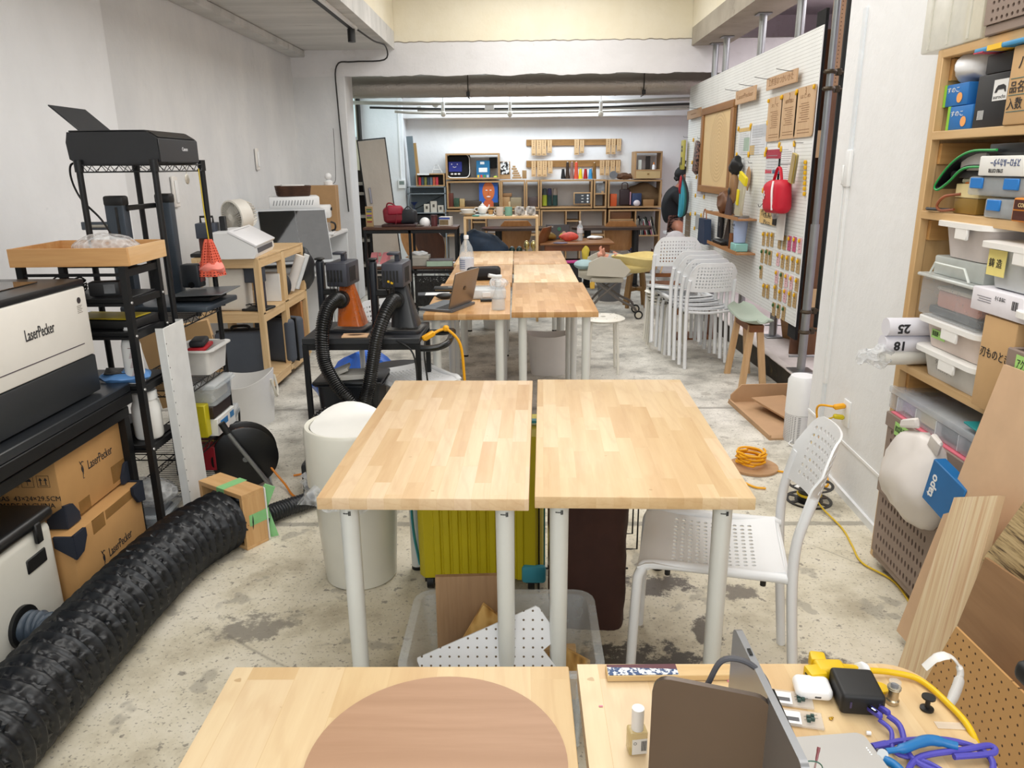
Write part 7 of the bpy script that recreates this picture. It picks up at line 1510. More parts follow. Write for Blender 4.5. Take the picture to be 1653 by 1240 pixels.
for k in range(5): T.p('card', MB().box((-.01*k+.02, -.012*k, -.14), (.004, .07, .20), .001, rot=(12, 0, 0)), M(['#d8cfae', '#b9a878', '#cfc39c', '#e3c93f', '#a9966a'][k], .6))
for k in range(7):
    y, z = pg(1301.5 - .3*k, 262 + 8.5*k); solo('board_pin', MB().box((0, 0, 0), (.02, .022, .03), .008, seg=2), YP, ['topmost', 'second', 'third', 'fourth', 'fifth', 'sixth', 'lowest'][k] + ' spare yellow pin in the column at the pegboard front edge', 'pin', (XP-.011, y, z), 0, 'spare yellow pins in a column')
for k, (px, py, l) in enumerate(((1233, 330, 'left'), (1255, 335, 'right'))):
    solo('white_hook', MB().tube([(0, 0, .03), (-.035, 0, -.02), (-.05, 0, 0)], .003, 5, smooth=3), M('#5d5f61', .3, .8), l + ' empty steel hook above the handwritten card', 'hook', (XP, *pg(px, py)))
T = hang('tape_ball', 'clear round tape reel hanging above the white cloth', 'tape', 1262, 332, .04); T.p('reel', MB().lathe([(.03, -.02), (.06, -.02), (.06, .02), (.03, .02)], 20, mat=Matrix.Rotation(PI/2, 3, 'Y'), c=(0, 0, -.04)), GL('#e8ecef', .1, .5))
T = hang('white_cloth', 'white square cloth hanging by the tags', 'cloth', 1268, 346, .03); T.p('cloth', MB().box((0, 0, -.09), (.008, .17, .20), .003).jitter(.008, 12), M('#dedbd6', .8)); T.p('black_card', MB().box((-.01, .13, -.05), (.006, .09, .08), .002), BLK)
# wooden ledges with goods
for k, (x0, x1, y0, l) in enumerate(((1165, 1222, 340, 'upper wooden ledge on the pegboard'), (1168, 1220, 389, 'lower wooden ledge on the pegboard'))):
    Ya, z1 = pg(x0, y0); Yb, _ = pg(x1, y0+6); Yb = max(Yb, 6.3); z = z1 - .02
    T = Thing('ledge', l, 'shelf', (XP, Yb, z), 0, 'wooden ledges on the pegboard'); T.p('board', MB().bb(-.16, 0, 0, -.001, Ya-Yb, .014, .001), WD('#a5744a', '#bd8c5e', 'y')); T.p('lip', MB().bb(-.165, 0, 0, -.16, Ya-Yb, .03), WD('#a5744a', '#bd8c5e', 'y')); LZ = z + .015
    if k == 0:
        solo('wood_ring_pile', MB().ell((0, 0, .10), (.055, .13, .10), 18, 12).jitter(.025, 24), WD('#6a4630', '#8a6244', 'z'), 'pile of dark wooden rings on the upper ledge', 'rings', (XP-.08, Ya-.35, LZ))
        solo('leather_piece', MB().prism([(0, 0), (.18, 0), (.06, .30), (.02, .28)], .02, (0, 0, 0), (0, 1, 0), (0, 0, 1)), M('#4a3a3c', .6), 'dark leather triangle leaning on the upper ledge', 'leather', (XP-.10, Yb+.50, LZ))
        T2 = Thing('clear_packet', 'clear packet with yellow header leaning on the upper ledge', 'packet', (XP-.11, Yb+.20, LZ), rot=(16, 0, 0)); T2.p('packet', MB().box((0, 0, .16), (.02, .19, .32), .006), GL('#d8d2b8', .15, .6)); T2.p('header', MB().box((0, 0, .34), (.024, .20, .07), .003), M('#e8d40f', .5)); T2.p('header', MB().box((-.016, .03, .17), (.01, .06, .13), .003, rot=(-8, 0, 0)), M('#e8d40f', .5))
    else:
        T2 = Thing('tumbler', 'pale blue tumbler with a little face on a mint box', 'tumbler', (XP-.09, Yb+.19, LZ+.075)); T2.p('cup', MB().lathe([(0, 0), (.05, 0), (.064, .22), (.058, .22), (.045, .01)], 24), M('#a9b8d8', .4)); T2.p('rim', MB().lathe([(.066, .21), (.067, .225), (.058, .225)], 24), GV)
        for y in (-.02, .02): T2.p('eye', MB().lathe([(.009, -.001), (.011, 0), (.009, .001)], 12, mat=Matrix.Rotation(PI/2, 3, 'Y'), c=(-.0615, y, .15)), INK)
        T2.p('mouth', MB().box((-.06, 0, .12), (.002, .05, .003)), INK)
        solo('mint_box', MB().box((0, 0, .035), (.11, .16, .07), .006), M('#8fc6c0', .5), 'mint green flat box under the tumbler', 'box', (XP-.09, Yb+.19, LZ))
        solo('round_board', MB().prism([(-.08, 0), (.08, 0)] + [(.08*math.cos(a), .24+.08*math.sin(a)) for a in [PI*i/8 for i in range(9)]], .012, (0, 0, 0), (0, 1, 0), (0, 0, 1)), WD('#b8966c', '#ccaa80', 'z'), 'round-topped wooden board behind the tumbler', 'board', (XP-.04, Yb+.42, LZ))
        solo('black_triangle', MB().prism([(0, 0), (.22, 0), (.04, .30)], .015, (0, 0, 0), (0, 1, 0), (0, 0, 1)), M('#2b2c30', .3), 'black shiny wedge frame on the lower ledge', 'frame', (XP-.08, Yb+.58, LZ))
        solo('black_case', MB().box((0, 0, .02), (.10, .30, .04), .01), BLK, 'flat black case at the far end of the lower ledge', 'case', (XP-.09, Ya-.25, LZ)); solo('brown_post', MB().cyl((0, 0, 0), (0, 0, .14), .025, .02, n=12), CW, 'small turned brown wooden post beside the tumbler', 'wood', (XP-.12, Yb+.34, LZ))
# paper tags pinned in rows
K_, P_, M_ = '#b79a6c', '#e0b6bc', '#c45b80'
rows = [[(258,320,455,K_),(298,325,463,K_),(337,328,467,K_),(408,350,485,K_),(455,355,495,K_),(503,360,505,M_),(550,368,515,M_),(605,380,530,P_)],
 [(242,485,620,K_),(283,485,632,K_),(320,500,645,K_),(395,515,650,P_),(437,535,672,K_),(486,545,690,K_),(537,555,700,K_),(585,575,722,K_)],
 [(232,640,770,K_),(380,685,820,P_),(425,705,862,K_),(473,720,855,P_),(520,740,878,P_),(572,760,895,K_)],
 [(258,812,945,K_),(297,822,962,K_),(368,825,965,K_),(412,866,985,K_),(458,862,1000,P_),(507,885,1038,K_),(553,900,1050,K_)],
 [(353,995,1130,K_),(398,1010,1155,K_),(445,1030,1170,K_)]]
on = ['first', 'second', 'third', 'fourth', 'fifth', 'sixth', 'seventh', 'eighth']; cn = {K_: 'kraft', P_: 'pale pink', M_: 'deep pink'}
for r, row in enumerate(rows):
    for k, (zx, za, zb, c) in enumerate(row):
        y1, z1 = pg(1190+zx*.1693, 320+za*.1693); y0, z0 = pg(1190+zx*.1693, 320+zb*.1693)
        T = Thing('paper_tag', '%s paper tag, %s from the left in the %s row of pinned tags' % (cn[c], on[k], on[r] if r < 4 else 'lowest'), 'tag', (XP-.002, y1, z0), 0, 'paper tags pinned on the pegboard', rot=((k*37 + r*11) % 7 - 3, 0, 0)); h = z1-z0
        T.p('paper', MB().bb(-.003, -.034, 0, 0, .034, h, .0008), M(c, .75)); T.p('pin', MB().box((-.010, 0, h-.02), (.016, .016, .028), .005), YP if c != K_ or k > 2 or r in (0, 3) else M('#3f6b3a', .5))
        m = MB()
        for q in range(3): m.bb(-.0034, -.012, h*(.25+.17*q), -.003, .012, h*(.29+.17*q))
        T.p('print', m, M('#6f5c48', .7), kind='stuff')
# ------------------------------------------------------------ between pegboard and white wall
T = Thing('deck_stool', 'stool with an old green skateboard deck as its seat', 'stool', (1.62, 5.37, 0), 0)
def deck(u, v):
    a = v*2-1; y = -.36 + .72*u; w = .10*min(1, (math.sin(PI*min(1, max(0, .02+u*.96)))*2.6)**.6); x = -.0 + a*w + .04*(u-.5)
    return Vector((x, y, .475 + .035*abs(2*u-1)**3 + .02*a*a))
T.p('deck', MB().grid(24, 10, deck).thick(-.012), m_plaster('#a2b0a2', '#b2bfb0', '#7a7a58', .5, (1, 1, 1))); T.p('block', MB().box((0, -.0, .43), (.10, .40, .05), .003), WD('#7a4a24', '#945c30', 'y'))
DW = WD('#cfa878', '#e0be92', 'z')
for sx, sy in ((-1, -1), (1, -1), (-1, 1), (1, 1)):
    m = MB(); m.box((0, 0, .225), (.045, .028, .455), .002).xf(Matrix.Translation((sx*.075, sy*.20, 0)) @ Matrix.Rotation(R_(-sx*6), 4, 'Y') @ Matrix.Rotation(R_(sy*4), 4, 'X')); T.p('leg', m, DW)
T = Thing('air_purifier', 'white cylindrical air purifier behind the white wall corner', 'air purifier', (1.575, 4.12, 0)); T.p('body', MB().lathe([(.078, .0), (.08, .01), (.08, .16), (.077, .163)], 32), m_holes('#d9d9da', '#8a8a8c', .010, .0028, 'purifier', (1, 2))); T.p('upper_body', MB().lathe([(.077, .163), (.082, .168), (.080, .36), (.066, .385), (.062, .385)], 32), WHT); T.p('top', MB().lathe([(.0, .378), (.062, .384)], 32), M('#5f6266', .5)); T.p('power_cord', MB().tube([(-.05, -.06, .02), (-.08, -.10, .01), (-.04, -.2, .008), (-.09, -.3, .01)], .004, 6, smooth=4), WHT)
T = Thing('mdf_tray', 'open brown fibreboard tray with a loose panel lying in it', 'tray', (1.66, 4.55, 0), 4); MF = M('#b8946f', .75, 0, .05)
T.p('base', MB().bb(-.28, -.42, 0, .15, .30, .012), MF); T.p('back_wall', MB().prism([(-.27, .012), (.15, .012), (.15, .13), (-.20, .13), (-.27, .06)], .012, (0, .29, 0), (1, 0, 0), (0, 0, 1)), MF); T.p('loose_panel', MB().box((.0, -.02, .05), (.26, .42, .012), .001, rot=(6, 3, 18)), M('#ad8964', .75, 0, .05)); T.p('side_wall', MB().bb(-.28, -.42, .012, -.268, .29, .03), MF)
T = Thing('wall_outlet', 'white wall outlet plate with two yellow plugs in it', 'socket', (*at(1366, 667, X=1.522),)); a = T.o.location.copy(); T.p('plate', MB().box((-.002, 0, 0), (.010, .075, .125), .003, seg=2), WHT)
def wallx(y): return 1.505 + .040*(y-2.82)/1.10
T.o.location.x = wallx(a.y) - .001
T.p('plug', MB().box((-.035, .01, .03), (.055, .026, .024), .006, rot=(0, -8, 0)), YC); T.p('plug', MB().box((-.035, .005, -.02), (.05, .026, .022), .006, rot=(0, 8, 0)), M('#cdbb12', .5))
X0, Y0, Z0 = T.o.location
T = Thing('yellow_cable', 'orange-yellow cable curving from the upper plug down to the floor coil', 'cable', (0, 0, 0)); T.p('cable', MB().tube([(X0-.06, Y0+.01, Z0+.03), (X0-.10, Y0+.10, Z0-.0), (X0-.07, Y0+.14, Z0-.12), (X0-.05, Y0+.10, .12), (X0-.05, Y0-.0, .03), (X0-.10, Y0+.06, .010), (1.34, 3.62, .008), (1.22, 3.66, .008), (1.10, 3.75, .008), (1.05, 3.62, .008), (1.12, 3.45, .008), (1.18, 3.42, .008)], .0055, 8, smooth=7), YC)
solo('yellow_cable', MB().tube([(X0-.06, Y0+.005, Z0-.022), (X0-.09, Y0+.06, Z0-.07), (X0-.12, Y0+.08, .20), (1.37, 3.36, .10), (1.355, 3.28, .05), (1.36, 3.18, .02), (1.38, 3.0, .008), (1.36, 2.85, .008), (1.34, 2.7, .008), (1.40, 2.55, .008), (1.36, 2.3, .008), (1.26, 2.1, .008), (1.24, 1.95, .008), (1.20, 1.80, .008), (1.12, 1.65, .008)], .004, 8, smooth=7), YCB, 'thin mustard cable from the lower plug across the floor to the tables', 'cable')
T = Thing('spool', 'empty black plastic spool with round holes standing on the floor by the wall', 'spool', (1.345, 3.30, 0), 15)
def flange(z):
    m = MB(); m.grid(48, 4, lambda u, v: Vector(((.05+.055*v)*math.cos(2*PI*u), (.05+.055*v)*math.sin(2*PI*u), z)))
    for f in list(m.bm.faces):
        c = f.calc_center_median(); r = math.hypot(c.x, c.y); a = math.degrees(math.atan2(c.y, c.x)) % 60
        if .065 < r < .093 and 10 < a < 50: m.bm.faces.remove(f)
    return m.thick(.003)
for z in (.004, .085): T.p('flange', flange(z), M('#18191b', .35))
T.p('core', MB().lathe([(.028, .004), (.05, .004), (.05, .085), (.028, .085)], 32), M('#18191b', .35)); T.p('cable_turn', MB().tube([(.053*math.cos(a), .053*math.sin(a), .03+.004*a/6) for a in [2*PI*i/20 for i in range(40)]], .004, 6), YCB); T.p('sticker', MB().box((-.075, -.01, .0865), (.03, .02, .001), rot=(0, 0, 30)), WHT)
T = Thing('cable_coil', 'coil of orange-yellow cable lying on a wooden disc behind the chair', 'cable', (1.19, 3.72, .016)); T.p('coil', MB().tube([((.06+.004*(i % 5))*math.cos(2*PI*i/18), (.06+.004*(i % 7))*math.sin(2*PI*i/18), .008+.0006*i) for i in range(110)], .006, 6), YC)
solo('wooden_disc', MB().cyl((0, 0, 0), (0, 0, .012), .125, n=36), WD('#b08a64', '#c49e76', 'x'), 'thin wooden disc on the floor under the yellow cable coil', 'disc', (1.20, 3.70, .002))
T = Thing('cable_cover', 'white cable raceway with a junction box on the right wall', 'raceway', (*at(1372, 272, X=1.535),)); T.p('box', MB().box((-.008, 0, 0), (.022, .05, .17), .008, seg=2), WHT); T.p('raceway', MB().bb(-.012, -.012, -1.05, .002, .012, -.08), WHT); T.p('switch', MB().box((-.012, .035, -.03), (.02, .018, .09), .004), WHT); T.p('conduit', MB().cyl((-.006, .038, -.07), (-.006, .03, -1.0), .006, n=8), WHT)
T = Thing('tiny_plant', 'green leaf tips showing above the pegboard behind the props', 'plant', (2.08, 5.25, 2.601))
for k in range(4): T.p('leaf', MB().prism([(0, 0), (.018, .04), (.0, .12), (-.014, .04)], .002, (.02*k, 0, 0), (math.cos(k), math.sin(k), 0), (0, 0, 1)), M('#4f9a34', .5))
# ------------------------------------------------------------ pine wall shelf on the right with its boxes
XS = 1.41
T = Thing('wall_shelf', 'tall pine storage shelf built into the right wall recess', 'shelf', (XS, 2.79, 0)); PS = WD('#cba672', '#dcbc8c', 'z', .7); PSY = WD('#cba672', '#dcbc8c', 'y', .7)
T.p('side_panel', MB().bb(.03, -.03, 0, .37, 0, 1.90, .002), PS); T.p('post', MB().bb(0, -.035, 0, .03, 0, 1.90, .002), PS); T.p('post', MB().bb(.30, -.06, 0, .37, -.031, 1.90, .002), PS)
for z in (1.872, 1.61, 1.345, .79): T.p('shelf_board', MB().bb(0, -2.2, z, .37, -.031, z+.028, .002), PSY)
for z in (1.80, 1.53, 1.27, .71): T.p('support_block', MB().bb(.03, -.052, z, .36, -.031, z+.069, .001), WD('#bd8f55', '#d0a56a', 'x', .7))
T.p('post', MB().bb(0, -2.2, 0, .04, -2.16, 1.90), PS)
BRC = M('#8d7b70', .55, 0, .04)
def R(px, py, X=XS+.03): return at(px, py, X=X)
def rect(x0, x1, yb, X, yt=None, xt=None):
    a = R(x0, yb, X); b = at(x1, yb, X=X); return a
def sbox(name, label, cat, x0, x1, zb, h, mat, d=.2, X=XS+.02, bev=.004, T0=None, part='carton'):
    """box on a shelf: pixel columns of its far and near front edges, taken at the height of its base"""
    z = zb + h/2
    ya = None
    def col(px):                                            # depth Y at which the column px crosses the plane X at height z
        lo, hi = .4, 3.5
        for _ in range(30):
            mid = (lo+hi)/2; v = RW.transposed() @ Vector((X, mid, z-CAMH)); u = CX + F*v.x/-v.z
            if u > px: lo = mid
            else: hi = mid
        return (lo+hi)/2
    Ya, Yb = col(x0), col(x1); T = Thing(name, label, cat, (X, Yb, zb)); T.w, T.h, T.d = Ya-Yb, h, d
    if mat: T.p(part, MB().bb(0, 0, 0, d, T.w, h, bev, 2), mat)
    return T
def front(T, s, size, y, z, w=None, mat=None, rz=0, name='lettering', x=-.0012):
    T.p(name, text(s, size, .0004, w=w).xf(facing((x, y, z), (-1, 0, 0)) @ Matrix.Rotation(R_(rz), 4, 'Z')), mat or INK)
def crate(name, label, x0, x1, zb, h, d=.30, X=XS-.01):
    T = sbox(name, label, 'crate', x0, x1, zb, h, None, d, X); w = T.w; c = .022
    T.p('rim', MB().bb(-.012, -.012, h-.055, 0, w+.012, h, .003).bb(d, -.012, h-.055, d+.012, w+.012, h, .003).bb(0, -.012, h-.055, d, 0, h, .003).bb(0, w, h-.055, d, w+.012, h, .003), BRC)
    T.p('base', MB().bb(0, 0, 0, d, w, .03, .003), BRC)
    for q, (a, b) in enumerate(((0, 1), (2, 3))):
        lo = w if q else 0
        m = MB().grid(max(10, int(d/.022)), 5, lambda u, v: Vector((d*u, lo, .03 + (h-.085)*v)), lambda i, j: .26).thick(.006); T.p('lattice_side', m, BRC)
    n = max(8, int(w/.024)); m = MB().grid(n, 5, lambda u, v: Vector((0, w*u, .03 + (h-.085)*v)), lambda i, j: 0 if i in (0, n-1, n//2) else .26).thick(.006); T.p('lattice_side', m, BRC); T.p('lattice_side', MB().bb(d-.006, 0, .03, d, w, h-.055), BRC)
    T.p('contents', MB().bb(.03, .03, .03, d-.03, w-.03, h*.75, .02), M('#6a6a76', .8, 0, .5, .3, 12), kind='stuff'); return T
def gtape(T, s, y, z, w=.10, h=.045, x=-.014, c='#a6d67a', s2=None):
    T.p('label_tape', MB().bb(x-.001, y-w/2, z-h/2, x, y+w/2, z+h/2), M(c, .6)); T.p('lettering', text(s, h*.62, .0004, w=w*.85).xf(facing((x-.0015, y, z), (-1, 0, 0))), INK)
def ftub(name, label, x0, x1, zb, h, note=None, X=XS-.01, d=.30, c='#dcdad6', lid='#f0efec', al=.93):
    T = sbox(name, label, 'storage box', x0, x1, zb, h, None, d, X); w = T.w
    m = MB(); lo = [m.bm.verts.new((x+d/2, y+w/2, 0)) for x, y in rrect(d-.05, w-.04, .04)]; hi = [m.bm.verts.new((x+d/2, y+w/2, h-.015)) for x, y in rrect(d-.02, w-.01, .04)]; m.bridge(lo, hi); m.face(lo[::-1]); m.face(hi)
    T.p('body', m, GL(c, .45, al)); T.p('lid', MB().prism(rrect(d+.03, w+.03, .05), .016, (d/2, w/2, h-.015)), M(lid, .4, 0, .02)); 
    T.p('latch', MB().bb(-.014, w*.30, h-.05, -.004, w*.55, h-.012, .003), M(lid, .4, 0, .02))
    return T
# on top
T = sbox('storage_box', 'translucent white storage box on top of the pine shelf', 'storage box', 1492, 1590, 1.901, .22, None, .32, XS-.005); w = T.w
tb = GL('#e6e4d8', .35, .62); m = MB().bb(0, 0, 0, .32, w, .19, .006, 2); T.p('body', m, tb); T.p('lid', MB().bb(-.012, -.012, .19, .332, w+.012, .22, .006, 2), tb)
for y in (.06, w*.5, w-.06): T.p('rib', MB().bb(-.004, y, .01, 0, y+.012, .18), tb)
T.p('contents', MB().bb(.05, .05, .01, .25, w*.55, .16, .01), M('#efe0b8', .6))
crate('lattice_crate', 'brown lattice crate on top of the pine shelf beside the translucent box', 1597, 1760, 1.901, .20)
# first shelf
z1 = 1.639
T = sbox('hardware_box', 'lower blue and green cardboard packet on the top inner shelf', 'box', 1529, 1568, z1, .075, M('#1f6fb8', .5), .16); w = T.w; T.p('stripe', MB().bb(-.001, w-.014, 0, .16, w+.001, .0755), M('#8dc63f', .5)); T.p('label_print', MB().cyl((-.001, w*.3, .025), (-.002, w*.3, .025), .016, n=18), M('#f0a860', .5)); front(T, 'すのこ', .02, w*.6, .05, w*.5, WHT)
T = sbox('hardware_box', 'upper blue and green cardboard packet stacked on the lower one', 'box', 1524, 1562, z1+.076, .07, M('#1f6fb8', .5), .16); w = T.w; T.p('stripe', MB().bb(-.001, w-.014, 0, .16, w+.001, .0705), M('#8dc63f', .5)); T.p('label_print', MB().cyl((-.001, w*.3, .025), (-.002, w*.3, .025), .016, n=18), M('#f0a860', .5)); front(T, 'すのこ', .02, w*.6, .05, w*.5, WHT)
p = R(1556, 130); solo('carrier_bag', MB().ell((0, 0, .045), (.09, .085, .05), 20, 12).jitter(.022, 16, 3).ell((-.01, .05, .085), (.02, .10, .016), 12, 8), M('#dfe0e2', .4, 0, .04), 'crumpled white carrier bag on top of the blue packets', 'bag', (XS+.09, p.y, z1+.147), ang=60)
T = sbox('black_carton', 'black carton with a white bull emblem', 'box', 1574, 1626, z1, .155, M('#222327', .55), .2); w = T.w
T.p('emblem_card', MB().bb(-.001, .004, .075, 0, .075, .135), WHT); T.p('emblem', MB().prism([(0, .0), (.006, .012), (.014, .02), (.040, .022), (.052, .016), (.056, 0), (.05, 0), (.046, .008), (.016, .008), (.010, 0)], .001, (-.0012, .066, .098), (0, -1, 0), (0, 0, 1)), INK); front(T, 'aurochs', .016, .04, .085, .06); front(T, '||||||', .03, w-.04, .04, .03, WHT)
sbox('black_carton', 'smaller black carton on top of the bull emblem one', 'box', 1592, 1640, z1+.156, .055, M('#2b2c31', .55), .2)
T = sbox('kraft_carton', 'brown carton with Japanese form print on the top inner shelf', 'box', 1627, 1740, z1, .215, KRAFT, .2, XS-.005); w = T.w; front(T, '品名', .035, w-.045, .10); front(T, '入数', .035, w-.045, .055); front(T, 'バラ', .045, w-.08, .165)
for z in (.125, .08, .035): T.p('print_line', MB().bb(-.001, 0, z, 0, w-.01, z+.002), M('#3a6a6a', .5))
T = sbox('flat_carton', 'flat blue and yellow carton lying across the boxes', 'box', 1572, 1760, 1.856, .014, M('#3f8fc0', .5), .15, XS-.02); w = T.w; T.p('stripe', MB().bb(-.001, w-.14, -.0005, .15, w-.07, .0145), M('#f0c030', .5)); T.p('stripe', MB().bb(-.0012, w-.05, -.0005, .15, w, .002), M('#d8405a', .5))
# second shelf
z2 = 1.374; a = R(1538, 330); 
T = Thing('green_binder', 'black folder bent over, edged in bright green', 'folder', (XS-.0, 2.47, z2+.11))
def bnd(off): return [(0, .24-off, .03+off), (0, .17, -.02+off), (0, .05, .075-off*.2), (0, -.06, .09-off*.2)]
for o_, c in ((0, '#18191c'),):
    m = MB().grid(30, 4, lambda u, v: (lambda P: Vector((.22*v, P.y, P.z)))(spline([(0, -.10, .085), (0, .04, .082), (0, .14, .045), (0, .215, -.02), (0, .20, -.035), (0, .14, -.01), (0, .06, .035), (0, -.08, .04)], 5)[min(35, int(u*35))])).thick(.005); T.p('cover', m, M('#18191c', .5))
T.p('edging', MB().tube([(0, -.10, .087), (0, .04, .084), (0, .14, .047), (0, .218, -.02), (0, .20, -.038), (0, .14, -.012), (0, .06, .033), (0, -.08, .038)], .004, 6, smooth=5), M('#1f9a4a', .5))
T = Thing('tape_measure', 'orange round tool with twisted strap at the left end of the shelf', 'tool', (XS+.03, 2.53, z2+.002)); T.p('body', MB().cyl((0, .0, .055), (.05, 0, .055), .052, n=28), M('#e0782a', .5)); T.p('side', MB().cyl((-.006, -.02, .055), (.0, -.02, .055), .045, n=28), M('#7a7d82', .4)); T.p('strap', MB().tube([(-.01, .03, .06), (-.03, .09, .05), (-.035, .12, .02), (-.03, .10, .004), (-.02, .04, .01)], .005, 6, smooth=4), M('#8a4a2a', .6, 0, .4)); T.p('strap', MB().tube([(-.02, .06, .008), (-.035, .16, .006), (-.03, .19, .006)], .006, 6, smooth=4), BLK)
T = sbox('tin_box', 'gold lower box with cream lid box over it', 'box', 1539, 1576, z2, .05, M('#9a7a38', .4, .3), .18); T.p('cream_carton', MB().bb(-.0, 0, .051, .17, T.w, .095, .002), M('#e0cf9c', .6)); T.p('jar_lid', MB().bb(.01, .01, .096, .16, T.w-.01, .112, .004), M('#c9c9b4', .5, 0, .3))
sbox('dark_case', 'flat dark grey case lying on the cream box', 'case', 1534, 1588, z2+.113, .022, M('#3b3a3c', .5), .18)
sbox('frosted_box', 'small frosted container on the flat dark grey case', 'storage box', 1551, 1590, z2+.136, .055, GL('#dad8d4', .4, .85), .15)
for k, (xa, xb, zz, l) in enumerate(((1562, 1700, .062, 'upper clear snap case with blue latches'), (1588, 1640, 0, 'lower clear snap case with a blue latch'))):
    T = sbox('snap_case', l, 'case', xa, xb, z2+zz, .058, GL('#d4dade', .12, .45), .2, XS-.005, .008, part='body'); T.p('latch', MB().bb(-.006, T.w-.085, .022, .0, T.w-.02, .054, .002), M('#1f78c8', .4)); T.p('contents', MB().bb(.02, .02, .006, .18, T.w-.02, .035, .006), M('#6e747c', .5, 0, .5))
    if not k: T.p('latch', MB().bb(-.006, T.w-.26, .022, .0, T.w-.19, .054, .002), M('#1f78c8', .4))
T = sbox('chocolate_box', 'orange and brown box with a small word at the right edge', 'box', 1634, 1740, z2, .065, M('#e08a20', .5), .12, XS-.02); T.p('label_print', MB().bb(-.001, .01, .004, 0, T.w-.006, .03), M('#4a1f14', .5)); T.p('label_print', MB().bb(-.001, .01, .034, 0, T.w-.006, .06), M('#4a1f14', .5)); front(T, 'COROMO', .016, T.w-.06, .045, .07, M('#f0d8a0', .5))
T = sbox('printed_carton', 'white carton printed upside down in blue Japanese letters', 'box', 1580, 1720, z2+.122, .058, WHTM, .18, XS-.012); front(T, 'スチロールカッター', .026, T.w-.13, .04, .14, M('#1e3c78', .5), 180); front(T, 'STYRO CUTTER', .016, T.w-.09, .016, .07, INK, 180)
sbox('black_carton', 'small glossy black carton on the upside down printed carton', 'box', 1597, 1660, z2+.181, .035, M('#1b1c1e', .3), .14)
# third shelf (high bay)
z3 = .819; 
T = ftub('storage_tub', 'pale lidded tub holding faint pencil writing, lowest on the big shelf', 1478, 1576, z3, .10, al=.96); front(T, 'シフォン クリスマス\nマスキングテープ', .02, T.w*.55, .05, .12, M('#9a9aa0', .6), x=.012)
T = ftub('storage_tub', 'pinkish lidded tub with a green name tape', 1483, 1580, z3+.103, .10, c='#e6d6cc', al=.95); gtape(T, '接着剤・エポ', T.w*.68, .05, .085, .03, .008)
T = sbox('deep_storage_box', 'clear deep box with handle lid holding a salmon lunch box', 'storage box', 1484, 1578, z3+.207, .13, None, .3, XS-.012); w = T.w
T.p('body', MB().bb(0, 0, 0, .3, w, .13, .01, 2), GL('#cfd4d8', .15, .35)); T.p('lid', MB().bb(-.012, -.012, .13, .312, w+.012, .142, .004), GL('#dfe4e2', .2, .7)); T.p('raised_lid', MB().bb(.02, .03, .142, .28, w-.03, .205, .006, 2), GL('#d4dad6', .25, .72)); T.p('handle', MB().tube([(-.006, w-.06, .146), (-.008, w-.09, .185), (-.008, .09, .185), (-.006, .06, .146)], .004, 6), GL('#e8eeea', .2, .9)); T.p('lunch_box', MB().bb(.03, .04, .03, .2, w-.06, .09, .012, 2), M('#d08a78', .5)); T.p('lunch_lid', MB().bb(.025, .035, .09, .205, w-.055, .102, .006), M('#d6cbb8', .5)); T.p('contents', MB().bb(.03, .02, .004, .25, w-.02, .03, .004), M('#2c3640', .5))
T = ftub('storage_tub', 'frosted lidded tub under the second shelf, far one', 1513, 1590, z3+.415, .115, c='#dcd4d2', al=.9)
T = ftub('storage_tub', 'frosted lidded tub with a yellow note, near one', 1582, 1720, z3+.36, .13, c='#cfd3d4', al=.92, X=XS-.03); T.p('note', MB().bb(.004, T.w-.115, .035, .006, T.w-.03, .11), M('#efe08a', .6)); T.p('lettering', text('鋳 造', .028, .0004).xf(facing((.003, T.w-.07, .07), (-1, 0, 0))), INK)
T = sbox('printed_carton', 'flat white carton with barcode print between the tubs', 'box', 1568, 1655, z3+.285, .07, M('#e6e3ea', .6), .26, XS-.035); front(T, 'ろくまるに', .014, T.w*.45, .05, .05); T.p('barcode', MB().bb(-.001, .035, .03, 0, .037, .055).bb(-.001, .04, .03, 0, .044, .055).bb(-.001, .047, .03, 0, .048, .055).bb(-.001, .051, .03, 0, .055, .055).bb(-.001, .058, .03, 0, .06, .055), INK, kind='stuff'); T.p('print_lines', MB().bb(-.001, T.w-.10, .045, 0, T.w-.03, .047).bb(-.001, T.w-.10, .038, 0, T.w-.04, .040).bb(-.001, T.w-.10, .031, 0, T.w-.035, .033), M('#8a8890', .6), kind='stuff')
T = sbox('kraft_carton', 'tall brown carton handwritten about blade sharpening', 'box', 1578, 1630, z3, .28, KRAFT, .24, XS-.03); front(T, '刃ものとぎ', .034, T.w*.5, .17, T.w*.9)
T = crate('lattice_crate', 'brown lattice crate with a green name tape on the big shelf', 1628, 1790, z3+.02, .20, X=XS-.045); gtape(T, 'アクセサリー', T.w-.09, .165, .11, .05)
ftub('storage_tub', 'plain white tub on the taped lattice crate at the frame edge', 1636, 1790, z3+.222, .10, c='#e9e8ec', al=.97, X=XS-.045)
for k, (y, z, l) in enumerate(((2.70, .965, 'upper'), (2.71, .90, 'lower'))):
    T = Thing('calendar_roll', l + ' curl of the rolled white calendar sticking out of the shelf', 'paper roll', (XS-.10, y, z), 0); T.p('paper', MB().lathe([(.030, -.0), (.033, 0), (.033, .26), (.030, .26)], 24, mat=Matrix.Rotation(PI/2, 3, 'Y')), M('#e3e2ea', .6, 0, .02))
    T.p('lettering', text(['25', '18'][k], .045, .0004, bold=.0015).xf(facing((.05, -.0335, .0), (0, -1, 0)) @ Matrix.Rotation(PI, 4, 'Z')), INK)
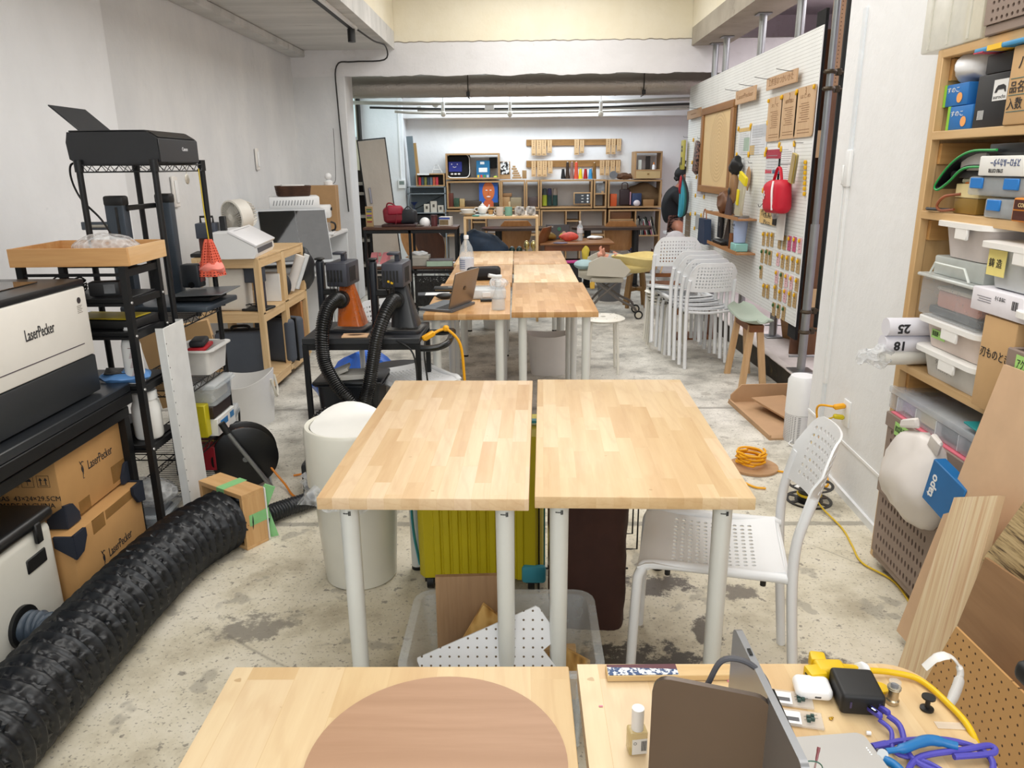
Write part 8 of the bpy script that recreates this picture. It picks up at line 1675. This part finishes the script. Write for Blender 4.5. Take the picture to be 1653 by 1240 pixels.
T = Thing('fabric_roll', 'cream roll wrapped in crumpled clear film sticking out of the shelf', 'roll', (XS-.12, 2.70, .852), 4); T.p('roll', MB().cyl((0.02, 0, 0), (.26, 0, 0), .030, n=24), M('#dcdad2', .7)); T.p('film', MB().ell((.0, 0, .003), (.075, .032, .034), 20, 14).jitter(.022, 34), FILM())
# lower crates
T = crate('lattice_crate', 'upper brown lattice crate with green name tape under the shelf', 1432, 1600, .385, .245, X=XS-.02); gtape(T, 'BOX以外工具類', T.w-.12, .205, .10, .05); w = T.w
T.p('divider_sheet', MB().bb(-.006, .02, .246, .29, w-.01, .250), M('#e87a8a', .5), label='pink sheet')
T = sbox('clear_case', 'wide clear case with compartments on the upper lattice crate', 'case', 1436, 1610, .637, .085, None, .26, XS-.015); w = T.w; T.p('body', MB().bb(0, 0, 0, .26, w, .06, .006, 2), GL('#d0d6dc', .12, .4)); T.p('lid', MB().bb(-.004, -.004, .06, .264, w+.004, .085, .005, 2), GL('#dde2e8', .15, .45))
for k in range(5): T.p('divider', MB().bb(-.002, w*(k+.5)/5, .004, .25, w*(k+.5)/5+.003, .058), GL('#e8ecf0', .2, .7))
for k, c in enumerate(('#b9a4d0', '#e8e0b8', '#2f3a4c', '#3a4a6a')): T.p('contents', MB().bb(.02, w*(1-.22*(k+1)), .006, .2, w*(1-.22*k)-.02, .05, .005), M(c, .5))
solo('teal_folder', MB().bb(0, 0, 0, .25, .22, .006, .001), M('#1f8a8c', .5), 'teal folder lying between the clear case and the plywood sheet', 'folder', (XS-.02, 2.06, .727), rot=(4, 0, 0))
crate('lattice_crate', 'lower brown lattice crate standing open on the caster board', 1416, 1600, .0355, .335, X=XS-.03)
T = Thing('caster_board', 'pine board on black casters sticking out before the lowest crate', 'board', (XS+.005, 2.50, .0)); T.p('caster', MB().cyl((.045, .32, .016), (.06, .32, .016), .016, n=14), BLK); T.p('board', MB().prism([(0, -.1), (.11, .40), (.15, .40), (.15, -.1)], .03, (-.02, 0, .004)), PSY)
T = Thing('carrier_bag', 'big full white plastic bag on the lower crate', 'bag', (XS-.055, 2.44, .33), 0)
T.p('bag', MB().ell((0, 0, .155), (.085, .205, .165), 28, 18).jitter(.03, 6, 2).jitter(.012, 22), M('#e3ddd8', .35, 0, .03), ang=70); T.p('bag_ear', MB().box((-.02, .05, .335), (.02, .10, .03), .006, rot=(-20, 0, 0)).jitter(.01, 20), M('#e3ddd8', .35, 0, .03)); T.p('bag_ear', MB().box((-.02, -.12, .325), (.02, .06, .05), .006, rot=(20, 0, 0)).jitter(.01, 20), M('#e3ddd8', .35, 0, .03))
T = Thing('blue_carton', 'bright blue carton with sideways white lettering by the white bag', 'box', (XS-.13, 2.20, .49), rot=(12, 0, 4)); T.p('carton', MB().bb(0, -.12, 0, .04, .05, .15, .003), M('#0d68a8', .45)); T.p('lettering', text('tapo', .045, .0005, bold=.001).xf(facing((-.001, .02, .07), (-1, 0, 0)) @ Matrix.Rotation(PI/2, 4, 'Z')), WHT)
# sheets leaning towards the camera
def lean(px, py, a, b):
    X = a
    for _ in range(12): X = a + b*at(px, py, X=X).z
    return at(px, py, X=X)
def sheet(name, label, cat, pts, a, b, mat, th=.008):
    P = [lean(x, y, a, b) for x, y in pts]
    P = [Vector((p.x if p.z > 0.004 else a, p.y, max(p.z, .004))) for p in P]; o = P[0].copy(); o.z = 0; n = Vector((1, 0, -b)).normalized()*th
    m = MB(); A = [m.bm.verts.new(p-o) for p in P]; B = [m.bm.verts.new(p-o+n) for p in P]; m.face(A); m.face(B[::-1]); m.bridge(A, B)
    return solo(name, m, mat, label, cat, o)
sheet('plywood_sheet', 'big pinkish plywood sheet leaning against the crates', 'board', [(1620, 588), (1447, 1018), (1470, 1045), (1700, 1300), (1990, 900), (1760, 640)], 1.235, .10, M('#d2b08e', .65, 0, .06, .1, 14))
STR = NT('mat_striped'); v = STR.coord((1, 34, .7), (0, 0, 0)); STR.color(STR.ramp(STR.noise(v, 1.3, 3, .7), [(.3, '#c99672'), (.5, '#e6cda6'), (.62, '#efdcba'), (.75, '#d4a382')])); STR.bump(STR.noise(v, 5, 2), .3, .002)
sheet('striped_board', 'narrow board of glued pale and pink stripes leaning upright', 'board', [(1540, 803), (1612, 800), (1528, 1112), (1445, 1092)], 1.165, .09, STR.m, .018)
VN = NT('mat_zebra'); v = VN.coord((2, 3, 44), (R_(28), 0, 0)); VN.color(VN.ramp(VN.noise(v, 2.2, 4, .7), [(.40, '#5f4c36'), (.48, '#b39a6e'), (.6, '#cdb588')])); 
sheet('veneer_sheet', 'sheet with dark zebra grain leaning at the right edge', 'board', [(1660, 800), (1585, 905), (1660, 968), (1900, 1000), (1900, 700)], 1.17, .06, VN.m)
sheet('veneer_sheet', 'brown veneer sheet with a jagged crack line leaning below the zebra one', 'board', [(1590, 900), (1545, 1010), (1648, 1114), (1900, 1340), (1950, 1050), (1700, 975)], 1.13, .06, WD('#94714f', '#ad8862', 'y', .5))
sheet('pegboard_sheet', 'light brown perforated hardboard leaning nearest the tables', 'board', [(1543, 1012), (1648, 1115), (1900, 1360), (1900, 1700), (1560, 1500), (1440, 1200)], 1.02, .06, m_holes('#c79a62', '#4a2f18', .025, .003, 'pegboard_brown', (1, 2)), .006)
solo('carrier_bag', MB().tube([at(1492, 1078, Y=1.25), at(1512, 1062, Y=1.25), at(1535, 1060, Y=1.25), at(1550, 1082, Y=1.24), at(1545, 1110, Y=1.22), at(1525, 1160, Y=1.18), at(1520, 1230, Y=1.14), at(1510, 1400, Y=1.1)], [.010, .012, .008, .018, .026, .022, .03, .08], 10, smooth=6, flat=.35), M('#ecebe9', .4, 0, .02), 'white plastic bag handle standing up beyond the nearest table', 'bag')
a = at(1668, 1088, Y=1.1); T = Thing('office_chair', 'black office chair at the right frame edge, only its armrest tip showing', 'chair', (a.x, a.y-.10, 0))
T.p('armrest', MB().box((0, 0, a.z), (.05, .24, .04), .015, seg=3), BLK); T.p('arm_post', MB().cyl((0, -.02, .42), (0, -.02, a.z-.015), .016, n=12), BLK); T.p('seat', MB().box((.04, -.05, .42), (.10, .36, .07), .03, seg=3), BLK); T.p('column', MB().cyl((.05, -.05, .05), (.05, -.05, .39), .025, n=14), BLK); T.p('base', MB().box((.05, -.05, .03), (.08, .44, .04), .015, seg=2), BLK)
# ------------------------------------------------------------ on the two nearest tables
ZN = .761
def nt(px, py, z=ZN): return at(px, py, Z=z)
c0 = (nt(500, 1240) + nt(925, 1215))*.5
T = Thing('plywood_disc', 'round reddish plywood disc lying on the nearest left table', 'disc', (-.122, .835, ZN)); T.p('disc', MB().cyl((0, 0, 0), (0, 0, .004), .178, n=80), WD('#a98466', '#bc977a', 'x', .7))
T = Thing('painted_strip', 'wooden strip with a blue and maroon picture inlay', 'ruler', (.127, 1.018, ZN), 1.2); T.p('strip', MB().bb(0, -.012, 0, .225, .016, .010, .001), WD('#d8b47c', '#e8cc98', 'x')); T.p('picture', MB().bb(.002, -.010, .0101, .112, .0155, .011), NT('x').m)
t = NT('mat_wave'); v = t.coord(); n = t.noise(v, 150, 3); sp = t.n('ShaderNodeSeparateXYZ'); t.l(v, sp.inputs[0]); g = t.math('GREATER_THAN', t.math('ADD', t.math('MULTIPLY', sp.outputs[1], 1.0), t.math('MULTIPLY', sp.outputs[0], .06)), .0095); t.color(t.mix(g, t.ramp(n, [(.46, '#2a4a7a'), (.52, '#dfe3e8')]), '#5a2230')); COL.objects[[o.name for o in COL.objects if o.name.startswith('picture')][-1]].data.materials[0] = t.m
T = Thing('polish_bottle', 'small square glass bottle of amber polish with a white cap', 'bottle', (.152, .862, ZN), 8); T.p('glass', MB().box((0, 0, .0185), (.026, .020, .037), .003, seg=2), GL('#cdb878', .05, .55)); T.p('cap', MB().cyl((0, 0, .037), (0, 0, .070), .0085, n=24), WHT); T.p('label', MB().box((.001, -.0104, .015), (.021, .0006, .024)), WHT); m = MB()
for k in range(7): m.box((.0035+.0011*k, -.0109, .016), (.0005, .0004, .016))
T.p('label_print', m, INK, kind='stuff'); T.p('label_print', MB().tube([(-.0055+.002*math.cos(a), -.0109, .021+.002*math.sin(a)) for a in [2*PI*i/12 for i in range(12)]], .0003, 4, closed=True), INK)
# tablet and laptop screen standing edge on
def slab(T, name, P, th, mat, r=0):
    a, b, c, d = [Vector(p) for p in P]; u = (b-a); v = (d-a); w, h = u.length, v.length
    m = MB().prism([(x+w/2, y+h/2) for x, y in rrect(w, h, r or .012, 5)], th, a, u.normalized(), (v - u*(v.dot(u)/u.dot(u))).normalized()); return T.p(name, m, mat)
A0, A1 = at(1050, 1238, Y=.70), at(1057, 1092, Y=.72)
T = Thing('tablet', 'dark brown-grey tablet standing upright with its back to the right', 'tablet', (0, 0, 0)); TB = M('#62574f', .35, .6, .03)
pa, pb = at(1054, 1092, Y=.74), at(1248, 1137, Y=.70); slab(T, 'back', [(pa.x, pa.y, .7615), (pb.x, pb.y, .7615), (pb.x, pb.y, pa.z), (pa.x, pa.y, pa.z)], -.007, TB, .02)
T = Thing('portable_screen', 'silver laptop screen standing edge-on behind the tablet with a cable plugged in', 'screen', (0, 0, 0)); SV = M('#9a9ca0', .3, .7, .02)
q0, q1 = nt(1184, 1010, .975), nt(1296, 1240, .975); slab(T, 'case', [(q1.x, q1.y, .7615), (q0.x, q0.y, .7615), (q0.x, q0.y, .975), (q1.x, q1.y, .975)], .0085, SV, .012)
dd = (q1-q0).normalized(); c = q0 + dd*.075
T.p('cable', MB().tube([c+Vector((-.05, .0, -.03)), c+Vector((-.035, 0, .003)), c+Vector((-.01, -.005, .006)), c+Vector((.012, -.01, -.012)), c+Vector((.018, -.03, -.03))], .0035, 8, smooth=6), M('#55555a', .6)); T.p('plug', MB().tube([c+Vector((.016, -.022, -.022)), c+Vector((.026, -.07, -.045))], .006, 10), BLK); T.p('port', MB().box(q0+dd*.055+Vector((.004, 0, .0005)), (.004, .012, .002)), BLKG)
# yellow triple tap with cable
T = Thing('triple_tap', 'yellow three-way extension plug lying at the back of the table', 'plug', (.475, 1.015, ZN)); YT = M('#e2ba10', .42, 0, .03)
T.p('body', MB().box((0, 0, .014), (.045, .030, .026), .006, seg=3), YT); T.p('outlet_arm', MB().box((-.026, -.010, .013), (.028, .026, .025), .004, seg=2, rot=(0, 0, 8)), YT); T.p('outlet_arm', MB().box((-.010, .024, .013), (.024, .024, .025), .004, seg=2, rot=(0, 0, -12)), YT); T.p('outlet_arm', MB().box((.010, -.020, .013), (.026, .022, .025), .004, seg=2, rot=(0, 0, -20)), YT)
m = MB()
for z in (.009, .017): m.box((-.0408, -.013, z), (.002, .008, .002))
T.p('slot', m, BLKG, kind='stuff'); T.p('strain_relief', MB().tube([(.022, .004, .014), (.045, .004, .013)], [.009, .007], 10), YT); T.p('tape_wrap', MB().ell((.052, .003, .013), (.012, .013, .013), 14, 10).jitter(.004, 90), WHT)
T.p('ring_tab', MB().lathe([(.006, 0), (.012, 0), (.012, .004), (.006, .004)], 20, c=(.066, -.030, .004)).add(MB().box((.060, -.014, .006), (.008, .022, .004), rot=(0, 0, -20))), YT)
T.p('cord', MB().tube([(.06, .004, .012), (.10, .004, .008), (.135, -.010, .006), (.150, -.06, .006), (.156, -.12, .0), (.160, -.17, -.06), (.165, -.20, -.2)], .0048, 10, smooth=7), YT)
T = Thing('earphone_case', 'glossy white rounded earphone case on the table', 'case', (*nt(1310, 1120).xy, ZN), -8); T.p('shell', MB().box((0, 0, .0115), (.054, .042, .021), .0102, seg=6), M('#f2f2f3', .12, 0, .01)); T.p('port', MB().box((.004, -.0211, .010), (.009, .001, .003), .0004), M('#55555a', .3, .6))
T = Thing('usb_charger', 'black multi-port charger block with two purple cables', 'charger', (*nt(1380, 1132).xy, ZN), -6); T.p('block', MB().box((0, 0, .018), (.062, .068, .034), .006, seg=4), M('#141517', .55)); 
for x in (-.018, .022): T.p('port', MB().box((x, -.0342, .019), (.003, .001, .010)), M('#3a3458', .3))
PU = M('#4f4ab0', .5, 0, .04)
cx, cy = nt(1395, 1140).xy
T = Thing('usb_cable', 'purple charging cable with a tiny lit display in its plug', 'cable', (0, 0, 0)); T.p('plug', MB().box((cx-.002, cy-.034, ZN+.018), (.008, .030, .009), .003, seg=2, rot=(-14, 0, 10)), PU); T.p('display', MB().box((cx-.005, cy-.034, ZN+.0225), (.004, .018, .002), rot=(-14, 0, 10)), BLKG); T.p('digits', MB().box((cx-.005, cy-.036, ZN+.0238), (.002, .008, .001), rot=(-14, 0, 10)), EM('#cfe4ff', 2.0)); T.p('cord', MB().tube([(cx, cy-.045, ZN+.014), (cx+.010, cy-.062, ZN+.009), nt(1445, 1215, ZN+.007), nt(1500, 1232, ZN+.006), nt(1560, 1270, ZN+.005)], .0032, 8, smooth=6), PU)
T = Thing('usb_cable', 'thicker purple cable running from the charger under the blue pliers', 'cable', (0, 0, 0)); T.p('plug', MB().box((cx+.013, cy-.030, ZN+.018), (.008, .022, .009), .003, seg=2, rot=(-10, 0, 18)), PU); T.p('cord', MB().tube([(cx+.016, cy-.038, ZN+.015), (cx+.026, cy-.055, ZN+.010), nt(1470, 1222, ZN+.008), nt(1520, 1250, ZN+.004)], .0042, 8, smooth=6), PU)
T = Thing('usb_cable', 'coiled purple cable loops at the right end of the table', 'cable', (0, 0, 0)); T.p('cord', MB().tube([nt(1415, 1205, ZN+.006), nt(1460, 1196, ZN+.010), nt(1530, 1195, ZN+.012), nt(1590, 1215, ZN+.008), nt(1600, 1250, ZN+.005), nt(1540, 1300, ZN+.004), nt(1470, 1270, ZN+.006), nt(1480, 1225, ZN+.008), nt(1560, 1210, ZN+.014), nt(1598, 1204, ZN+.012), nt(1602, 1216, ZN+.010), nt(1540, 1222, ZN+.012)], .0042, 8, smooth=7), PU); T.p('plug', MB().tube([nt(1408, 1208, ZN+.006), nt(1432, 1203, ZN+.006)], .0065, 8), PU)
T = Thing('pliers', 'small cutting pliers with bright blue handles', 'pliers', (0, 0, 0)); BH = M('#1a6fae', .4)
T.p('handle', MB().tube([nt(1430, 1213, ZN+.016), nt(1460, 1208, ZN+.018), nt(1500, 1195, ZN+.020), nt(1545, 1205, ZN+.018)], [.004, .0065, .0075, .006], 10, smooth=6), BH); T.p('handle', MB().tube([nt(1428, 1226, ZN+.012), nt(1445, 1236, ZN+.012), nt(1470, 1262, ZN+.012)], .006, 10, smooth=5), BH); T.p('joint', MB().cyl(nt(1425, 1218, ZN+.009), nt(1425, 1218, ZN+.018), .007, n=14), GV); T.p('jaw', MB().tube([nt(1425, 1218, ZN+.012), nt(1416, 1210, ZN+.010)], [.006, .002], 8), GV)
T = Thing('glass_vial', 'tiny clear vial with silver screw rings standing on the table', 'vial', (*nt(1440, 1134).xy, ZN)); T.p('base', MB().lathe([(0, 0), (.0095, 0), (.0095, .006), (.0078, .008), (.0075, .022), (.0088, .023), (.0088, .027)], 22), M('#b5a890', .22, .8)); T.p('glass', MB().lathe([(.0085, .023), (.0085, .037), (.0, .0375)], 22), GL('#e8ecee', .03, .22)); T.p('insert', MB().cyl((0, 0, .022), (0, 0, .031), .0055, n=14), M('#3a3a44', .4))
for z in (.025, .028): T.p('ring', MB().lathe([(.0088, z-.001), (.0098, z), (.0088, z+.001)], 22), M('#c9c2b0', .2, .8))
T = Thing('mini_spool', 'tiny black bobbin standing on the table', 'bobbin', (*nt(1496, 1145).xy, ZN)); T.p('spool', MB().lathe([(0, 0), (.0095, 0), (.0095, .0025), (.0035, .004), (.0035, .018), (.0095, .0195), (.0095, .022), (0, .022)], 24), BLK)
T = Thing('power_bank', 'flat silver power bank with four tiny lights', 'power bank', (*nt(1345, 1232).xy, ZN), 6); T.p('case', MB().prism(rrect(.115, .088, .012, 5), .016, (0, -.01, 0)), M('#bcbab7', .4, .3, .02)); m = MB()
for k in range(4): m.cyl((.048, .005-.004*k, .016), (.048, .005-.004*k, .0163), .0007, n=8)
T.p('indicator', m, EM('#ffffff', 1.5), kind='stuff')
for k, (px, py, l) in enumerate(((1275, 1130, 'upper clear sachet with tiny green terminal pins'), (1290, 1162, 'lower clear sachet with barcode label and green pins'))):
    T = Thing('parts_sachet', l, 'bag', (*nt(px, py).xy, ZN), -12); T.p('sachet', MB().box((0, 0, .002), (.065, .034, .004), .001), GL('#e6e2dc', .1, .35)); T.p('label', MB().box((-.012, -.002, .0045), (.028, .026, .0006)), WHT); m = MB()
    for q in range(4): m.box((.012+.006*(q % 2), -.006+.007*q*.5, .006), (.005, .004, .005)).cyl((.012+.006*(q % 2)-.006, -.006+.007*q*.5, .006), (.012+.006*(q % 2)+.007, -.004+.007*q*.5, .007), .0004, n=4)
    T.p('terminal_pins', m, M('#2f4a44', .5), kind='stuff'); T.p('label_print', MB().box((-.010, -.006, .005), (.018, .008, .0004)), M('#5a5a5e', .6, 0, .6))
solo('brass_bits', MB().ell((0, 0, .001), (.003, .003, .0015), 8, 6).ell((.003, .002, .001), (.002, .002, .001), 8, 6), M('#b8902a', .4, .6), 'few tiny brass bits lying on the table', 'bits', (*nt(1341, 1161).xy, ZN), kind='stuff')
solo('cotton_tip', MB().tube([(0, 0, .003), (.006, -.001, .003)], .0028, 8), WHT, 'small white cotton tip by the power bank', 'tip', (*nt(1398, 1186).xy, ZN))
for k, (px, py) in enumerate(((1180, 1099), (970, 1140))): solo('pink_mark', MB().box((0, 0, 0), (.012 - .006*k, .006 - .003*k, .0004)), M('#e08aa0', .6), ['pink paint fleck beside the painted strip', 'tiny pink paint fleck left of the polish bottle'][k], 'paint mark', (*nt(px, py).xy, ZN))
solo('clear_tape', MB().box((0, 0, .0003), (.05, .014, .0005)), GL('#f2e8d8', .2, .4), 'strip of clear tape stuck at the right side of the nearest table', 'tape', (*nt(1540, 1172).xy, ZN), -4)
T = Thing('spectacles', 'thin green-rimmed glasses with a pink temple tip', 'glasses', (*nt(1308, 1236, .80).xy, .765+.03)); T.p('rim', MB().tube([(.016*math.cos(a), 0, .012*math.sin(a)) for a in [2*PI*i/24 for i in range(24)]], .0009, 6, closed=True), M('#3f6a5c', .3)); T.p('temple', MB().tube([(.006, 0, .0), (.012, .01, .012), (.015, .015, .02)], [.0012, .0018, .0022], 8, smooth=4), M('#8a4a50', .3))
T.p('lens', MB().lathe([(0, -.0003), (.0158, 0), (0, .0003)], 24, mat=Matrix.Rotation(PI/2, 3, 'X'), sy=.75), GL('#e8f0f0', .03, .12))
